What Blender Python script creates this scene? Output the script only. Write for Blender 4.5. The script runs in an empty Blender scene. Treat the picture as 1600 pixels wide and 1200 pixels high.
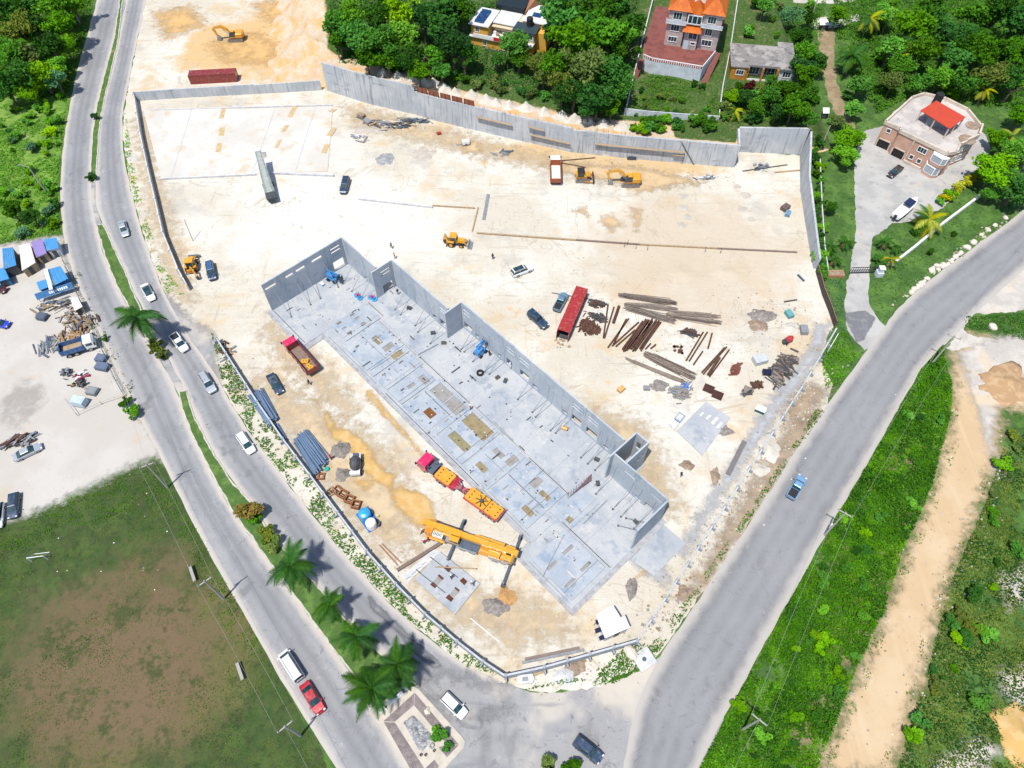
import bpy, bmesh, math, random
import numpy as np
from mathutils import Vector, Matrix, noise as mnoise

random.seed(7); RNG = np.random.default_rng(11)
SC = bpy.context.scene
COL = SC.collection
R = math.radians

# ------------------------------------------------------------------ camera
H0, FPX, AL = 115.0, 1110.0, R(34)
cam_d = bpy.data.cameras.new('camera'); cam = bpy.data.objects.new('camera', cam_d); COL.objects.link(cam)
cam_d.sensor_fit = 'HORIZONTAL'; cam_d.sensor_width = 36.0; cam_d.lens = 36.0 * FPX / 1600.0
cam_d.clip_start = 1.0; cam_d.clip_end = 5000.0
cam.location = (0, 0, H0); cam.rotation_euler = (AL, 0, 0)
SC.camera = cam

# ------------------------------------------------------------------ sky and sun
SUN_EL = R(67); SH = Vector((0.58, 0.815))            # shadows fall towards SH on the ground
W = bpy.data.worlds.new('World'); SC.world = W; W.use_nodes = True
wn = W.node_tree; bg = wn.nodes['Background']
sky = wn.nodes.new('ShaderNodeTexSky'); sky.sky_type = 'NISHITA'; sky.sun_disc = False
sky.sun_elevation = SUN_EL; sky.sun_rotation = math.atan2(-SH.x, -SH.y); sky.air_density = 1.0; sky.dust_density = 1.0
wn.links.new(sky.outputs[0], bg.inputs[0]); bg.inputs[1].default_value = 0.125
sl = bpy.data.lights.new('sun', 'SUN'); sl.energy = 4.2; sl.angle = R(0.9); sl.color = (1.0, 0.945, 0.86)
so = bpy.data.objects.new('sun', sl); COL.objects.link(so)
sd = Vector((SH.x, SH.y, -math.tan(SUN_EL) * SH.length)).normalized()
so.rotation_euler = sd.to_track_quat('-Z', 'Y').to_euler(); so.location = (-60, -60, 200)
SC.view_settings.view_transform = 'Standard'; SC.view_settings.look = 'None'
SC.view_settings.exposure = 0.42; SC.view_settings.gamma = 1.0; SC.view_settings.use_curve_mapping = False
SC.cycles.use_denoising = True; SC.cycles.max_bounces = 5; SC.cycles.diffuse_bounces = 3; SC.cycles.adaptive_threshold = .02; SC.cycles.transparent_max_bounces = 8

# ------------------------------------------------------------------ photo pixel -> place on the ground
CA, SA = math.cos(AL), math.sin(AL)
def G(px, py, z=0.0):
    dx = px - 800.0; dv = py - 600.0
    d = Vector((dx, FPX * SA - dv * CA, -FPX * CA - dv * SA))
    t = (z - H0) / d.z
    return Vector((d.x * t, d.y * t, z))
def sstep(a, b, x):
    t = np.clip((x - a) / (b - a), 0, 1); return t * t * (3 - 2 * t)

# retaining wall line (base) and the hill behind it
WALLPX = [(512,141),(575,161),(652,179),(682,188),(795,215),(892,237),(985,247),(1147,261)]
WB = [G(*p) for p in WALLPX]
SETB = [G(1143,236), G(1250,241)]
HX = np.array([-120.] + [p.x for p in WB] + [SETB[0].x + .3, SETB[1].x, 200.])
HY = np.array([WB[0].y] + [p.y for p in WB] + [SETB[0].y, SETB[1].y, SETB[1].y])
o_ = np.argsort(HX, kind='stable'); HX, HY = HX[o_], HY[o_]
XR = SETB[1].x
def hillz(x, y):
    x = np.asarray(x, float); y = np.asarray(y, float)
    t = y - np.interp(x, HX, HY) - .3
    base = np.interp(x, [-50, -22, -20, 60, 80], [7.2, 7.2, 5.6, 5.4, 5.0])
    z = base + 0.13 * np.clip(t - 7, 0, 60)
    xl = WB[0].x - .5 - np.clip(y - WB[0].y, 0, 80) * .16 + (np.sin(y*.33)*1.4+np.sin(y*.83+1)*.8+np.sin(y*1.9)*.4)*sstep(2, 8, t)
    z = z * sstep(-15, 0, x - xl)
    z = z * np.where(x < WB[0].x, sstep(0, 9, t), 1)
    z = z * (1 - sstep(1, 9, x - XR + np.clip(y - 160, 0, 80) * 0.02))
    z = z * np.where(x > XR + .3, sstep(0, 7, t), 1)
    return np.where(t > 0, z, 0.0)
def GT(px, py, dz=0.0):
    z = 0.0
    for _ in range(40):
        p = G(px, py, z); z = .5 * z + .5 * (float(hillz(p.x, p.y)) + dz)
    return G(px, py, z)

# ------------------------------------------------------------------ materials
MATS = {}
def _new(name):
    m = bpy.data.materials.new(name); m.use_nodes = True
    nt = m.node_tree; b = nt.nodes['Principled BSDF']
    return m, nt, b
def layered(name, base, layers, rough=.9, bump=0.0, bscale=6.0, coord='world', spec=.2, metal=0.0, uvlayers=()):
    """procedural colour: noise layers over a base. layer: c colour, s scale, lo/hi threshold, a amount, st stretch, rot degrees, el ellipse (cx,cy,rx,ry)"""
    if name in MATS: return MATS[name]
    m, nt, b = _new(name); N = nt.nodes.new; L = nt.links.new
    if coord == 'world': co = N('ShaderNodeNewGeometry').outputs['Position']
    else: co = N('ShaderNodeTexCoord').outputs['Object']
    cur = None; curv = (*base, 1)
    def mix(fac, col):
        nonlocal cur
        x = N('ShaderNodeMix'); x.data_type = 'RGBA'
        L(fac, x.inputs[0])
        if cur is None: x.inputs[6].default_value = curv
        else: L(cur, x.inputs[6])
        x.inputs[7].default_value = (*col, 1); cur = x.outputs[2]
    for i, l in enumerate(layers):
        src = co
        if 'st' in l or 'rot' in l:
            mp = N('ShaderNodeMapping'); L(co, mp.inputs[0])
            mp.inputs['Rotation'].default_value = (0, 0, R(l.get('rot', 0))); mp.inputs['Scale'].default_value = l.get('st', (1,1,1)); src = mp.outputs[0]
        of = N('ShaderNodeVectorMath'); of.operation = 'ADD'; of.inputs[1].default_value = (i*17.3, i*9.1, i*5.7); L(src, of.inputs[0]); n = N('ShaderNodeTexNoise'); L(of.outputs[0], n.inputs['Vector'])
        n.inputs['Scale'].default_value = l['s']; n.inputs['Detail'].default_value = l.get('d', 3.5)
        n.inputs['Roughness'].default_value = l.get('r', .6); n.inputs['Distortion'].default_value = l.get('di', 0.0)
        val = n.outputs['Fac']
        if 'el' in l:
            cx, cy, rx, ry = l['el'][:4]
            mp = N('ShaderNodeMapping'); mp.vector_type = 'TEXTURE'; L(co, mp.inputs[0])
            mp.inputs['Location'].default_value = (cx, cy, 0); mp.inputs['Scale'].default_value = (rx, ry, 1e4); mp.inputs['Rotation'].default_value = (0, 0, R(l['el'][4] if len(l['el']) > 4 else 0))
            ln = N('ShaderNodeVectorMath'); ln.operation = 'LENGTH'; L(mp.outputs[0], ln.inputs[0])
            mr = N('ShaderNodeMapRange'); mr.inputs[1].default_value = 1.25; mr.inputs[2].default_value = 0.35; mr.inputs[3].default_value = -.5; mr.inputs[4].default_value = .3; L(ln.outputs['Value'], mr.inputs[0])
            ad = N('ShaderNodeMath'); ad.operation = 'ADD'; L(val, ad.inputs[0]); L(mr.outputs[0], ad.inputs[1]); val = ad.outputs[0]
        if 'band' in l:                      # thin meandering lines: cracks, ruts
            b0 = N('ShaderNodeMath'); b0.operation = 'SUBTRACT'; L(val, b0.inputs[0]); b0.inputs[1].default_value = .5; b1 = N('ShaderNodeMath'); b1.operation = 'ABSOLUTE'; L(b0.outputs[0], b1.inputs[0]); val = b1.outputs[0]; l['lo'] = l['band']; l['hi'] = 0.0
        mr = N('ShaderNodeMapRange'); mr.interpolation_type = 'SMOOTHSTEP'
        mr.inputs[1].default_value = l['lo']; mr.inputs[2].default_value = l['hi']; mr.inputs[3].default_value = 0; mr.inputs[4].default_value = l.get('a', 1)
        L(val, mr.inputs[0]); mix(mr.outputs[0], l['c'])
    for l in uvlayers:                       # across-the-road bands: u centre, half width, soft
        uv = N('ShaderNodeUVMap'); sx = N('ShaderNodeSeparateXYZ'); L(uv.outputs[0], sx.inputs[0])
        n = N('ShaderNodeTexNoise'); L(co, n.inputs['Vector']); n.inputs['Scale'].default_value = l.get('s', .35); n.inputs['Detail'].default_value = 6; n.inputs['Roughness'].default_value = .65
        a = N('ShaderNodeMath'); a.operation = 'MULTIPLY_ADD'; L(n.outputs['Fac'], a.inputs[0]); a.inputs[1].default_value = l.get('j', .1); L(sx.outputs[0], a.inputs[2])
        s_ = N('ShaderNodeMath'); s_.operation = 'SUBTRACT'; L(a.outputs[0], s_.inputs[0]); s_.inputs[1].default_value = l['u'] + l.get('j', .1) * .5
        ab = N('ShaderNodeMath'); ab.operation = 'ABSOLUTE'; L(s_.outputs[0], ab.inputs[0])
        mr = N('ShaderNodeMapRange'); mr.interpolation_type = 'SMOOTHSTEP'; mr.inputs[1].default_value = l['w'] + l['soft']; mr.inputs[2].default_value = l['w'] - l['soft'] * .3
        mr.inputs[3].default_value = 0; mr.inputs[4].default_value = l.get('a', 1); L(ab.outputs[0], mr.inputs[0]); mix(mr.outputs[0], l['c'])
    if cur is None: b.inputs['Base Color'].default_value = curv
    else: L(cur, b.inputs['Base Color'])
    b.inputs['Roughness'].default_value = rough; b.inputs['Specular IOR Level'].default_value = spec; b.inputs['Metallic'].default_value = metal
    if bump:
        n = N('ShaderNodeTexNoise'); L(co, n.inputs['Vector']); n.inputs['Scale'].default_value = bscale; n.inputs['Detail'].default_value = 3
        bp = N('ShaderNodeBump'); bp.inputs['Strength'].default_value = min(1, bump); bp.inputs['Distance'].default_value = .15; L(n.outputs['Fac'], bp.inputs['Height']); L(bp.outputs[0], b.inputs['Normal'])
    MATS[name] = m; return m
def dk(c, k): return tuple(min(1, x * k) for x in c)
def M(name, c, rough=.7, var=.18, s=1.5, metal=0.0, spec=.3, dirt=None):
    """plain surface with slight mottling, and optional grime colour"""
    if name in MATS: return MATS[name]
    ly = [dict(c=dk(c, 1 - var), s=s, lo=.42, hi=.68), dict(c=dk(c, 1 + var * .6), s=s * 3.1, lo=.55, hi=.8, a=.6)]
    if dirt: ly.append(dict(c=dirt, s=s * .8, lo=.5, hi=.75, a=.55, r=.7))
    return layered(name, c, ly, rough, coord='object', spec=spec, metal=metal)
def paint(name, c, metal=.15):
    if name in MATS: return MATS[name]
    m = layered(name, c, [dict(c=dk(c, .85), s=1.3, lo=.45, hi=.7, a=.7), dict(c=(.42,.36,.28), s=1.6, lo=.48, hi=.8, a=.38, r=.75)], .38, coord='object', spec=.5, metal=metal)
    b = m.node_tree.nodes['Principled BSDF']; b.inputs['Coat Weight'].default_value = .5; b.inputs['Coat Roughness'].default_value = .12
    return m
def leafmat(name, c, c2, trans=.25):
    if name in MATS: return MATS[name]
    m, nt, b = _new(name); N = nt.nodes.new; L = nt.links.new
    at = N('ShaderNodeAttribute'); at.attribute_name = 'tint'
    co = N('ShaderNodeTexCoord'); n = N('ShaderNodeTexNoise'); L(co.outputs['Object'], n.inputs['Vector']); n.inputs['Scale'].default_value = .8
    oi = N('ShaderNodeObjectInfo')
    a = N('ShaderNodeMath'); a.operation = 'MULTIPLY_ADD'; L(at.outputs['Fac'], a.inputs[0]); a.inputs[1].default_value = .75
    a2 = N('ShaderNodeMath'); a2.operation = 'MULTIPLY_ADD'; L(n.outputs['Fac'], a2.inputs[0]); a2.inputs[1].default_value = .7; a2.inputs[2].default_value = -.22
    L(a2.outputs[0], a.inputs[2])
    x = N('ShaderNodeMix'); x.data_type = 'RGBA'; L(a.outputs[0], x.inputs[0]); x.inputs[6].default_value = (*c, 1); x.inputs[7].default_value = (*c2, 1)
    hs = N('ShaderNodeHueSaturation'); L(x.outputs[2], hs.inputs['Color'])
    mr = N('ShaderNodeMapRange'); L(oi.outputs['Random'], mr.inputs[0]); mr.inputs[3].default_value = .78; mr.inputs[4].default_value = 1.4; L(mr.outputs[0], hs.inputs['Value'])
    m2 = N('ShaderNodeMath'); m2.operation = 'MULTIPLY'; L(oi.outputs['Random'], m2.inputs[0]); m2.inputs[1].default_value = 7.31; m3 = N('ShaderNodeMath'); m3.operation = 'FRACT'; L(m2.outputs[0], m3.inputs[0]); m4 = N('ShaderNodeMapRange'); L(m3.outputs[0], m4.inputs[0]); m4.inputs[3].default_value = .92; m4.inputs[4].default_value = 1.12; L(m4.outputs[0], hs.inputs['Saturation'])
    m5 = N('ShaderNodeMapRange'); L(m3.outputs[0], m5.inputs[0]); m5.inputs[3].default_value = .515; m5.inputs[4].default_value = .48; L(m5.outputs[0], hs.inputs['Hue'])
    L(hs.outputs[0], b.inputs['Base Color']); b.inputs['Roughness'].default_value = .65; b.inputs['Specular IOR Level'].default_value = .12
    tr = N('ShaderNodeBsdfTranslucent'); L(hs.outputs[0], tr.inputs[0]); ms = N('ShaderNodeMixShader'); ms.inputs[0].default_value = trans
    L(b.outputs[0], ms.inputs[1]); L(tr.outputs[0], ms.inputs[2]); L(ms.outputs[0], nt.nodes['Material Output'].inputs[0])
    MATS[name] = m; return m

# ------------------------------------------------------------------ mesh builder
class MB:
    def __init__(s): s.v = []; s.f = []; s.m = []
    def add(s, vs, fs, m=0):
        o = len(s.v); s.v += [tuple(v) for v in vs]; s.f += [tuple(i + o for i in f) for f in fs]; s.m += [m] * len(fs); return s
    def b(s, x0, x1, y0, y1, z0, z1, m=0):
        return s.hexa([(x0,y0,z0),(x1,y0,z0),(x1,y1,z0),(x0,y1,z0)], [(x0,y0,z1),(x1,y0,z1),(x1,y1,z1),(x0,y1,z1)], m)
    def hexa(s, lo, hi, m=0):
        return s.add(list(lo) + list(hi), [(3,2,1,0),(4,5,6,7),(0,1,5,4),(1,2,6,5),(2,3,7,6),(3,0,4,7)], m)
    def prism(s, poly, z0, z1, m=0):
        n = len(poly); vs = [(p[0],p[1],z0) for p in poly] + [(p[0],p[1],z1) for p in poly]
        a = sum(poly[i][0]*poly[(i+1)%n][1] - poly[(i+1)%n][0]*poly[i][1] for i in range(n))
        fs = [tuple(range(n-1,-1,-1)), tuple(range(n,2*n))] + [(i,(i+1)%n,(i+1)%n+n,i+n) for i in range(n)]
        if a < 0: fs = [f[::-1] for f in fs]
        return s.add(vs, fs, m)
    def xz(s, poly, y0, y1, m=0):                 # outline in x,z extruded along y
        n = len(poly); vs = [(p[0],y0,p[1]) for p in poly] + [(p[0],y1,p[1]) for p in poly]
        a = sum(poly[i][0]*poly[(i+1)%n][1] - poly[(i+1)%n][0]*poly[i][1] for i in range(n))
        fs = [tuple(range(n)), tuple(range(2*n-1,n-1,-1))] + [(i,i+n,(i+1)%n+n,(i+1)%n) for i in range(n)]
        if a < 0: fs = [f[::-1] for f in fs]
        return s.add(vs, fs, m)
    def cyl(s, p0, p1, r0, r1=None, n=8, m=0, cap=True):
        r1 = r0 if r1 is None else r1; p0 = Vector(p0); p1 = Vector(p1); d = (p1 - p0)
        if d.length < 1e-6: return s
        d.normalize(); a = d.orthogonal().normalized(); c = d.cross(a)
        vs = []
        for p, r in ((p0, r0), (p1, r1)):
            for k in range(n):
                t = 2*math.pi*k/n; vs.append(p + a*(r*math.cos(t)) + c*(r*math.sin(t)))
        fs = [(k,(k+1)%n,(k+1)%n+n,k+n) for k in range(n)]
        if cap: fs += [tuple(range(n-1,-1,-1)), tuple(range(n,2*n))]
        return s.add(vs, fs, m)
    def tube(s, pts, rs, n=6, m=0):
        pts = [Vector(p) for p in pts]; vs = []
        for i, p in enumerate(pts):
            d = (pts[min(i+1,len(pts)-1)] - pts[max(i-1,0)]).normalized()
            a = d.cross(Vector((0.13,1,.21))).normalized(); c = d.cross(a)
            r = rs[i] if hasattr(rs, '__len__') else rs
            for k in range(n):
                t = 2*math.pi*k/n; vs.append(p + a*(r*math.cos(t)) + c*(r*math.sin(t)))
        fs = [(i*n+k, i*n+(k+1)%n, (i+1)*n+(k+1)%n, (i+1)*n+k) for i in range(len(pts)-1) for k in range(n)]
        fs += [tuple(range(n-1,-1,-1)), tuple(range((len(pts)-1)*n, len(pts)*n))]
        return s.add(vs, fs, m)
    def beam(s, p0, p1, w, h, m=0, up=(0,0,1)):
        p0 = Vector(p0); p1 = Vector(p1); d = (p1-p0).normalized(); a = d.cross(Vector(up))
        if a.length < 1e-4: a = d.cross(Vector((1,0,0)))
        a.normalize(); c = a.cross(d); a *= w/2; c *= h/2
        return s.hexa([p0-a-c,p0+a-c,p1+a-c,p1-a-c],[p0-a+c,p0+a+c,p1+a+c,p1-a+c], m)
    def loft(s, rings, m=0, cap=True):
        n = len(rings[0]); vs = [p for r in rings for p in r]
        fs = [(i*n+k, i*n+(k+1)%n, (i+1)*n+(k+1)%n, (i+1)*n+k) for i in range(len(rings)-1) for k in range(n)]
        if cap: fs += [tuple(range(n-1,-1,-1)), tuple(range((len(rings)-1)*n, len(rings)*n))]
        return s.add(vs, fs, m)
    def sph(s, c, rx, ry=None, rz=None, n=8, k=5, m=0):
        ry = rx if ry is None else ry; rz = rx if rz is None else rz; rings = []
        for i in range(k+1):
            t = math.pi*i/k; q = max(math.sin(t), .02)
            rings.append([(c[0]+rx*q*math.cos(2*math.pi*j/n), c[1]+ry*q*math.sin(2*math.pi*j/n), c[2]-rz*math.cos(t)) for j in range(n)])
        return s.loft(rings, m)
    def mesh(s, name, mats, smooth=False):
        me = bpy.data.meshes.new(name); me.from_pydata(s.v, [], s.f)
        for mt in (mats if isinstance(mats, (list, tuple)) else [mats]): me.materials.append(mt)
        me.polygons.foreach_set('material_index', s.m)
        if smooth: me.polygons.foreach_set('use_smooth', [True]*len(s.f))
        me.update(); return me
    def obj(s, name, mats, parent=None, loc=None, rz=0.0, smooth=False, **tags):
        return link(name, s.mesh(name, mats, smooth), parent, loc, rz, **tags)
def tag(o, label=None, cat=None, group=None, kind=None):
    if label: o['label'] = label
    if cat: o['category'] = cat
    if group: o['group'] = group
    if kind: o['kind'] = kind
    return o
def link(name, data, parent=None, loc=None, rz=0.0, label=None, cat=None, group=None, kind=None):
    o = bpy.data.objects.new(name, data); COL.objects.link(o)
    if parent is not None: o.parent = parent
    if loc is not None: o.location = loc
    if rz: o.rotation_euler = (0, 0, rz)
    return tag(o, label, cat, group, kind)
def thing(name, label, cat, loc=(0,0,0), rz=0.0, group=None):
    return link(name, None, None, loc, rz, label, cat, group)
def kids(o): return [c for c in o.children]
def copy_tree(o, parent=None):
    ch = kids(o); c = o.copy(); COL.objects.link(c)
    if parent is not None: c.parent = parent
    for k in ch: copy_tree(k, c)
    return c
def holed(S, Hh, holes, T):
    """upright slab in x (0..S), z (0..Hh), thickness T along y, with rectangular holes (x0,x1,z0,z1)"""
    mb = MB(); xs = sorted({0, S, *[h[0] for h in holes], *[h[1] for h in holes]}); zs = sorted({0, Hh, *[h[2] for h in holes], *[h[3] for h in holes]})
    def solid(i, j):
        if i < 0 or j < 0 or i >= len(xs)-1 or j >= len(zs)-1: return False
        cx = (xs[i]+xs[i+1])/2; cz = (zs[j]+zs[j+1])/2
        return not any(h[0] < cx < h[1] and h[2] < cz < h[3] for h in holes)
    for i in range(len(xs)-1):
        for j in range(len(zs)-1):
            if not solid(i, j): continue
            a, b_, c, d = xs[i], xs[i+1], zs[j], zs[j+1]
            mb.add([(a,0,c),(b_,0,c),(b_,0,d),(a,0,d)], [(0,1,2,3)]); mb.add([(a,T,c),(b_,T,c),(b_,T,d),(a,T,d)], [(3,2,1,0)])
            if not solid(i-1, j): mb.add([(a,0,c),(a,0,d),(a,T,d),(a,T,c)], [(0,1,2,3)])
            if not solid(i+1, j): mb.add([(b_,0,c),(b_,0,d),(b_,T,d),(b_,T,c)], [(3,2,1,0)])
            if not solid(i, j-1): mb.add([(a,0,c),(b_,0,c),(b_,T,c),(a,T,c)], [(3,2,1,0)])
            if not solid(i, j+1): mb.add([(a,0,d),(b_,0,d),(b_,T,d),(a,T,d)], [(0,1,2,3)])
    return mb
def ragged(pts, step=.7, amp=.35, closed=True, seed=0.0):
    out = []; n = len(pts)
    for i in range(n if closed else n-1):
        a = Vector(pts[i][:2]); b = Vector(pts[(i+1)%n][:2]); L = (b-a).length; k = max(1, int(L/step))
        nv = Vector((-(b-a).y, (b-a).x)).normalized() if L > 1e-6 else Vector((0,0))
        for j in range(k):
            p = a.lerp(b, j/k)
            d = mnoise.noise(Vector((p.x*.35, p.y*.35, seed)))*amp*1.4 + mnoise.noise(Vector((p.x*1.3, p.y*1.3, seed+5)))*amp
            out.append((p.x + nv.x*d, p.y + nv.y*d))
    return out
def sheet(name, px, mat, z, amp=.35, kind='structure', step=.7, world=False, **t):
    pts = px if world else [G(*p) for p in px]
    poly = ragged(pts, step, amp, seed=z*100) if amp else [(p[0], p[1]) for p in pts]
    me = bpy.data.meshes.new(name); me.from_pydata([(x, y, z) for x, y in poly], [], [tuple(range(len(poly)))])
    me.materials.append(mat); me.update()
    if me.polygons[0].normal.z < 0: me.flip_normals()
    return link(name, me, kind=kind, **t)
SOFTN = [0]
def softsheet(name, px, mat, z, fade=.9, step=.4, kind='structure', world=False, **t):
    """thin layer with a ragged, thinning-out edge: fine grid carrying the distance to the outline"""
    SOFTN[0] += 1; z = z + .0025*(SOFTN[0] % 6)
    P = np.array([tuple((p if world else G(*p))[:2]) for p in px]); lo = P.min(0)-fade*1.3; hi = P.max(0)+fade*1.3
    nx = int((hi[0]-lo[0])/step)+2; ny = int((hi[1]-lo[1])/step)+2; X, Y = np.meshgrid(lo[0]+np.arange(nx)*step, lo[1]+np.arange(ny)*step); D = np.full(X.shape, 1e9); ins = np.zeros(X.shape, bool)
    for i in range(len(P)):
        a, b = P[i-1], P[i]; d = b-a; tt = np.clip(((X-a[0])*d[0]+(Y-a[1])*d[1])/(d@d+1e-9), 0, 1); D = np.minimum(D, np.hypot(X-a[0]-d[0]*tt, Y-a[1]-d[1]*tt))
        ins ^= ((a[1] > Y) != (b[1] > Y)) & (X < (b[0]-a[0])*(Y-a[1])/(b[1]-a[1]+1e-12)+a[0])
    S = np.where(ins, D, -D)/fade; ok = S > -1.3; idx = -np.ones(X.shape, int); idx[ok] = np.arange(ok.sum())
    q = ok[:-1,:-1] & ok[1:,:-1] & ok[:-1,1:] & ok[1:,1:]; F = np.stack([idx[:-1,:-1][q], idx[:-1,1:][q], idx[1:,1:][q], idx[1:,:-1][q]], 1)
    me = bpy.data.meshes.new(name); me.from_pydata(np.stack([X[ok], Y[ok], np.full(ok.sum(), z)], 1).tolist(), [], F.tolist()); a = me.attributes.new('edge', 'FLOAT', 'POINT'); a.data.foreach_set('value', S[ok].astype(np.float32))
    me.materials.append(soft(mat)); me.update(); return link(name, me, kind=kind, **t)
def soft(mat):
    k = mat.name+'_thin'
    if k in MATS: return MATS[k]
    m = mat.copy(); m.name = k; nt = m.node_tree; N = nt.nodes.new; L = nt.links.new; out = nt.nodes['Material Output']; sh = nt.nodes['Principled BSDF'].outputs[0]
    at = N('ShaderNodeAttribute'); at.attribute_name = 'edge'; g = N('ShaderNodeNewGeometry'); n = N('ShaderNodeTexNoise'); L(g.outputs['Position'], n.inputs['Vector']); n.inputs['Scale'].default_value = .55; n.inputs['Detail'].default_value = 6; n.inputs['Roughness'].default_value = .68
    ma = N('ShaderNodeMath'); ma.operation = 'MULTIPLY_ADD'; L(n.outputs['Fac'], ma.inputs[0]); ma.inputs[1].default_value = 3.4; L(at.outputs['Fac'], ma.inputs[2])
    mr = N('ShaderNodeMapRange'); mr.interpolation_type = 'SMOOTHSTEP'; mr.inputs[1].default_value = .95; mr.inputs[2].default_value = 2.75; L(ma.outputs[0], mr.inputs[0])
    tr = N('ShaderNodeBsdfTransparent'); mx = N('ShaderNodeMixShader'); L(mr.outputs[0], mx.inputs[0]); L(tr.outputs[0], mx.inputs[1]); L(sh, mx.inputs[2]); L(mx.outputs[0], out.inputs[0]); MATS[k] = m; return m
def quadcloud(name, P4, tint, mat):
    """P4: (n,4,3) leaf quads"""
    n = len(P4); me = bpy.data.meshes.new(name)
    me.vertices.add(n*4); me.vertices.foreach_set('co', P4.astype(np.float32).ravel())
    me.loops.add(n*4); me.loops.foreach_set('vertex_index', np.arange(n*4, dtype=np.int32))
    me.polygons.add(n); me.polygons.foreach_set('loop_start', np.arange(0, n*4, 4, dtype=np.int32))
    at = me.attributes.new('tint', 'FLOAT', 'FACE'); at.data.foreach_set('value', tint.astype(np.float32))
    me.materials.append(mat); me.update(calc_edges=True); return me
def leaves(C, size, up=.55, rng=RNG):
    """quads at centres C (n,3) with random tilt; size array"""
    n = len(C); nr = rng.normal(size=(n,3)); nr[:,2] = np.abs(nr[:,2]) + up; nr /= np.linalg.norm(nr, axis=1)[:,None]
    a = np.cross(nr, rng.normal(size=(n,3))); a /= np.linalg.norm(a, axis=1)[:,None]; b = np.cross(nr, a)
    sz = np.broadcast_to(size, (n,))[:,None]; a = a*sz*.62; b = b*sz*.38
    return np.stack([C-a, C-b*.9, C+a, C+b*.9], 1)
# ================================================================== SETTING
GRASS = layered('grass_ground', (.045,.10,.022), [dict(c=(.085,.165,.034), s=.25, lo=.4, hi=.65), dict(c=(.02,.055,.012), s=1.6, lo=.5, hi=.72), dict(c=(.12,.16,.05), s=.9, lo=.6, hi=.8, a=.8), dict(c=(.26,.2,.12), s=.16, lo=.66, hi=.78, a=.8), dict(c=(.1,.22,.04), s=5, lo=.55, hi=.8, a=.7)], bump=.6, bscale=4)
YARD = layered('limestone_ground', (.465,.432,.362), [
    dict(c=(.53,.515,.465), s=.045, lo=.40, hi=.58), dict(c=(.47,.365,.225), s=.07, lo=.52, hi=.70, a=.85, r=.72), dict(c=(.385,.37,.335), s=.1, lo=.55, hi=.68, a=.75, r=.72),
    dict(c=(.50,.325,.14), s=.15, lo=.63, hi=.76, a=.75, r=.75), dict(c=(.355,.315,.255), s=.9, lo=.54, hi=.74, a=.65, r=.78), dict(c=(.56,.545,.50), s=2.2, lo=.54, hi=.72, a=.6, r=.75),
    dict(c=(.36,.315,.25), s=.5, lo=.57, hi=.70, a=.65, st=(.15,1.6,1), rot=35, r=.78), dict(c=(.375,.32,.25), s=.4, lo=.59, hi=.72, a=.65, st=(1.7,.12,1), rot=-12, r=.78),
    dict(c=(.50,.335,.15), s=.12, lo=.38, hi=.66, a=.9, r=.72, el=(-72,195,34,24)), dict(c=(.435,.36,.265), s=.1, lo=.36, hi=.75, a=.75, r=.7, el=(40,112,36,30)), dict(c=(.56,.55,.515), s=.1, lo=.34, hi=.7, a=.85, el=(-42,124,36,24)), dict(c=(.47,.33,.165), s=.12, lo=.48, hi=.72, a=.85, r=.75, el=(20,146,50,7,-8)),
    dict(c=(.30,.265,.21), s=6, lo=.60, hi=.72, a=.6, r=.7), dict(c=(.34,.29,.22), s=.06, band=.006, a=.6, di=.8), dict(c=(.37,.32,.25), s=.4, band=.012, a=.28, st=(.16,1.2,1), rot=40, di=.9), dict(c=(.37,.325,.255), s=.35, band=.012, a=.28, st=(.14,1.1,1), rot=-52, di=.9)], bump=.6, bscale=2.2)
LOT = layered('lot_ground', (.40,.378,.345), [dict(c=(.435,.418,.39), s=.08, lo=.4, hi=.6), dict(c=(.43,.35,.25), s=.2, lo=.58, hi=.75, a=.7), dict(c=(.34,.32,.285), s=1.1, lo=.6, hi=.78, a=.6), dict(c=(.22,.205,.185), s=.3, lo=.45, hi=.85, a=.7, r=.8, el=(-94,73,7,9))], bump=.3)
FIELD = layered('field_ground', (.036,.070,.018), [dict(c=(.058,.095,.024), s=.3, lo=.4, hi=.65, r=.7), dict(c=(.018,.040,.010), s=.5, lo=.48, hi=.68, a=.85, r=.75), dict(c=(.115,.115,.04), s=.12, lo=.40, hi=.72, a=.8, r=.75, el=(-50,26,16,30,-35)),
    dict(c=(.138,.094,.056), s=.1, lo=.30, hi=.78, r=.84, a=.9, el=(-61,26,27,24)), dict(c=(.145,.10,.062), s=.2, lo=.45, hi=.75, a=.7, r=.8, el=(-60,24,16,16)), dict(c=(.040,.058,.020), s=.22, lo=.50, hi=.64, a=.85, r=.82), dict(c=(.062,.07,.028), s=.7, lo=.50, hi=.66, a=.6, r=.82), dict(c=(.075,.08,.034), s=4, lo=.48, hi=.7, a=.6, r=.75)], bump=.5, bscale=6)
TRACK = layered('track_ground', (.44,.325,.195), [dict(c=(.48,.37,.24), s=.1, lo=.4, hi=.65), dict(c=(.38,.27,.155), s=.6, lo=.6, hi=.78, a=.6), dict(c=(.36,.27,.17), s=2.4, lo=.62, hi=.78, a=.7, r=.7), dict(c=(.51,.40,.27), s=.3, lo=.5, hi=.7, a=.5, st=(2.2,.14,1), rot=-18)], bump=.3)
GRAVEL = layered('gravel_ground', (.38,.36,.33), [dict(c=(.47,.44,.4), s=.2, lo=.4, hi=.6), dict(c=(.5,.41,.3), s=.15, lo=.52, hi=.7), dict(c=(.28,.26,.23), s=1.3, lo=.55, hi=.75, a=.7)], bump=.4)
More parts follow.
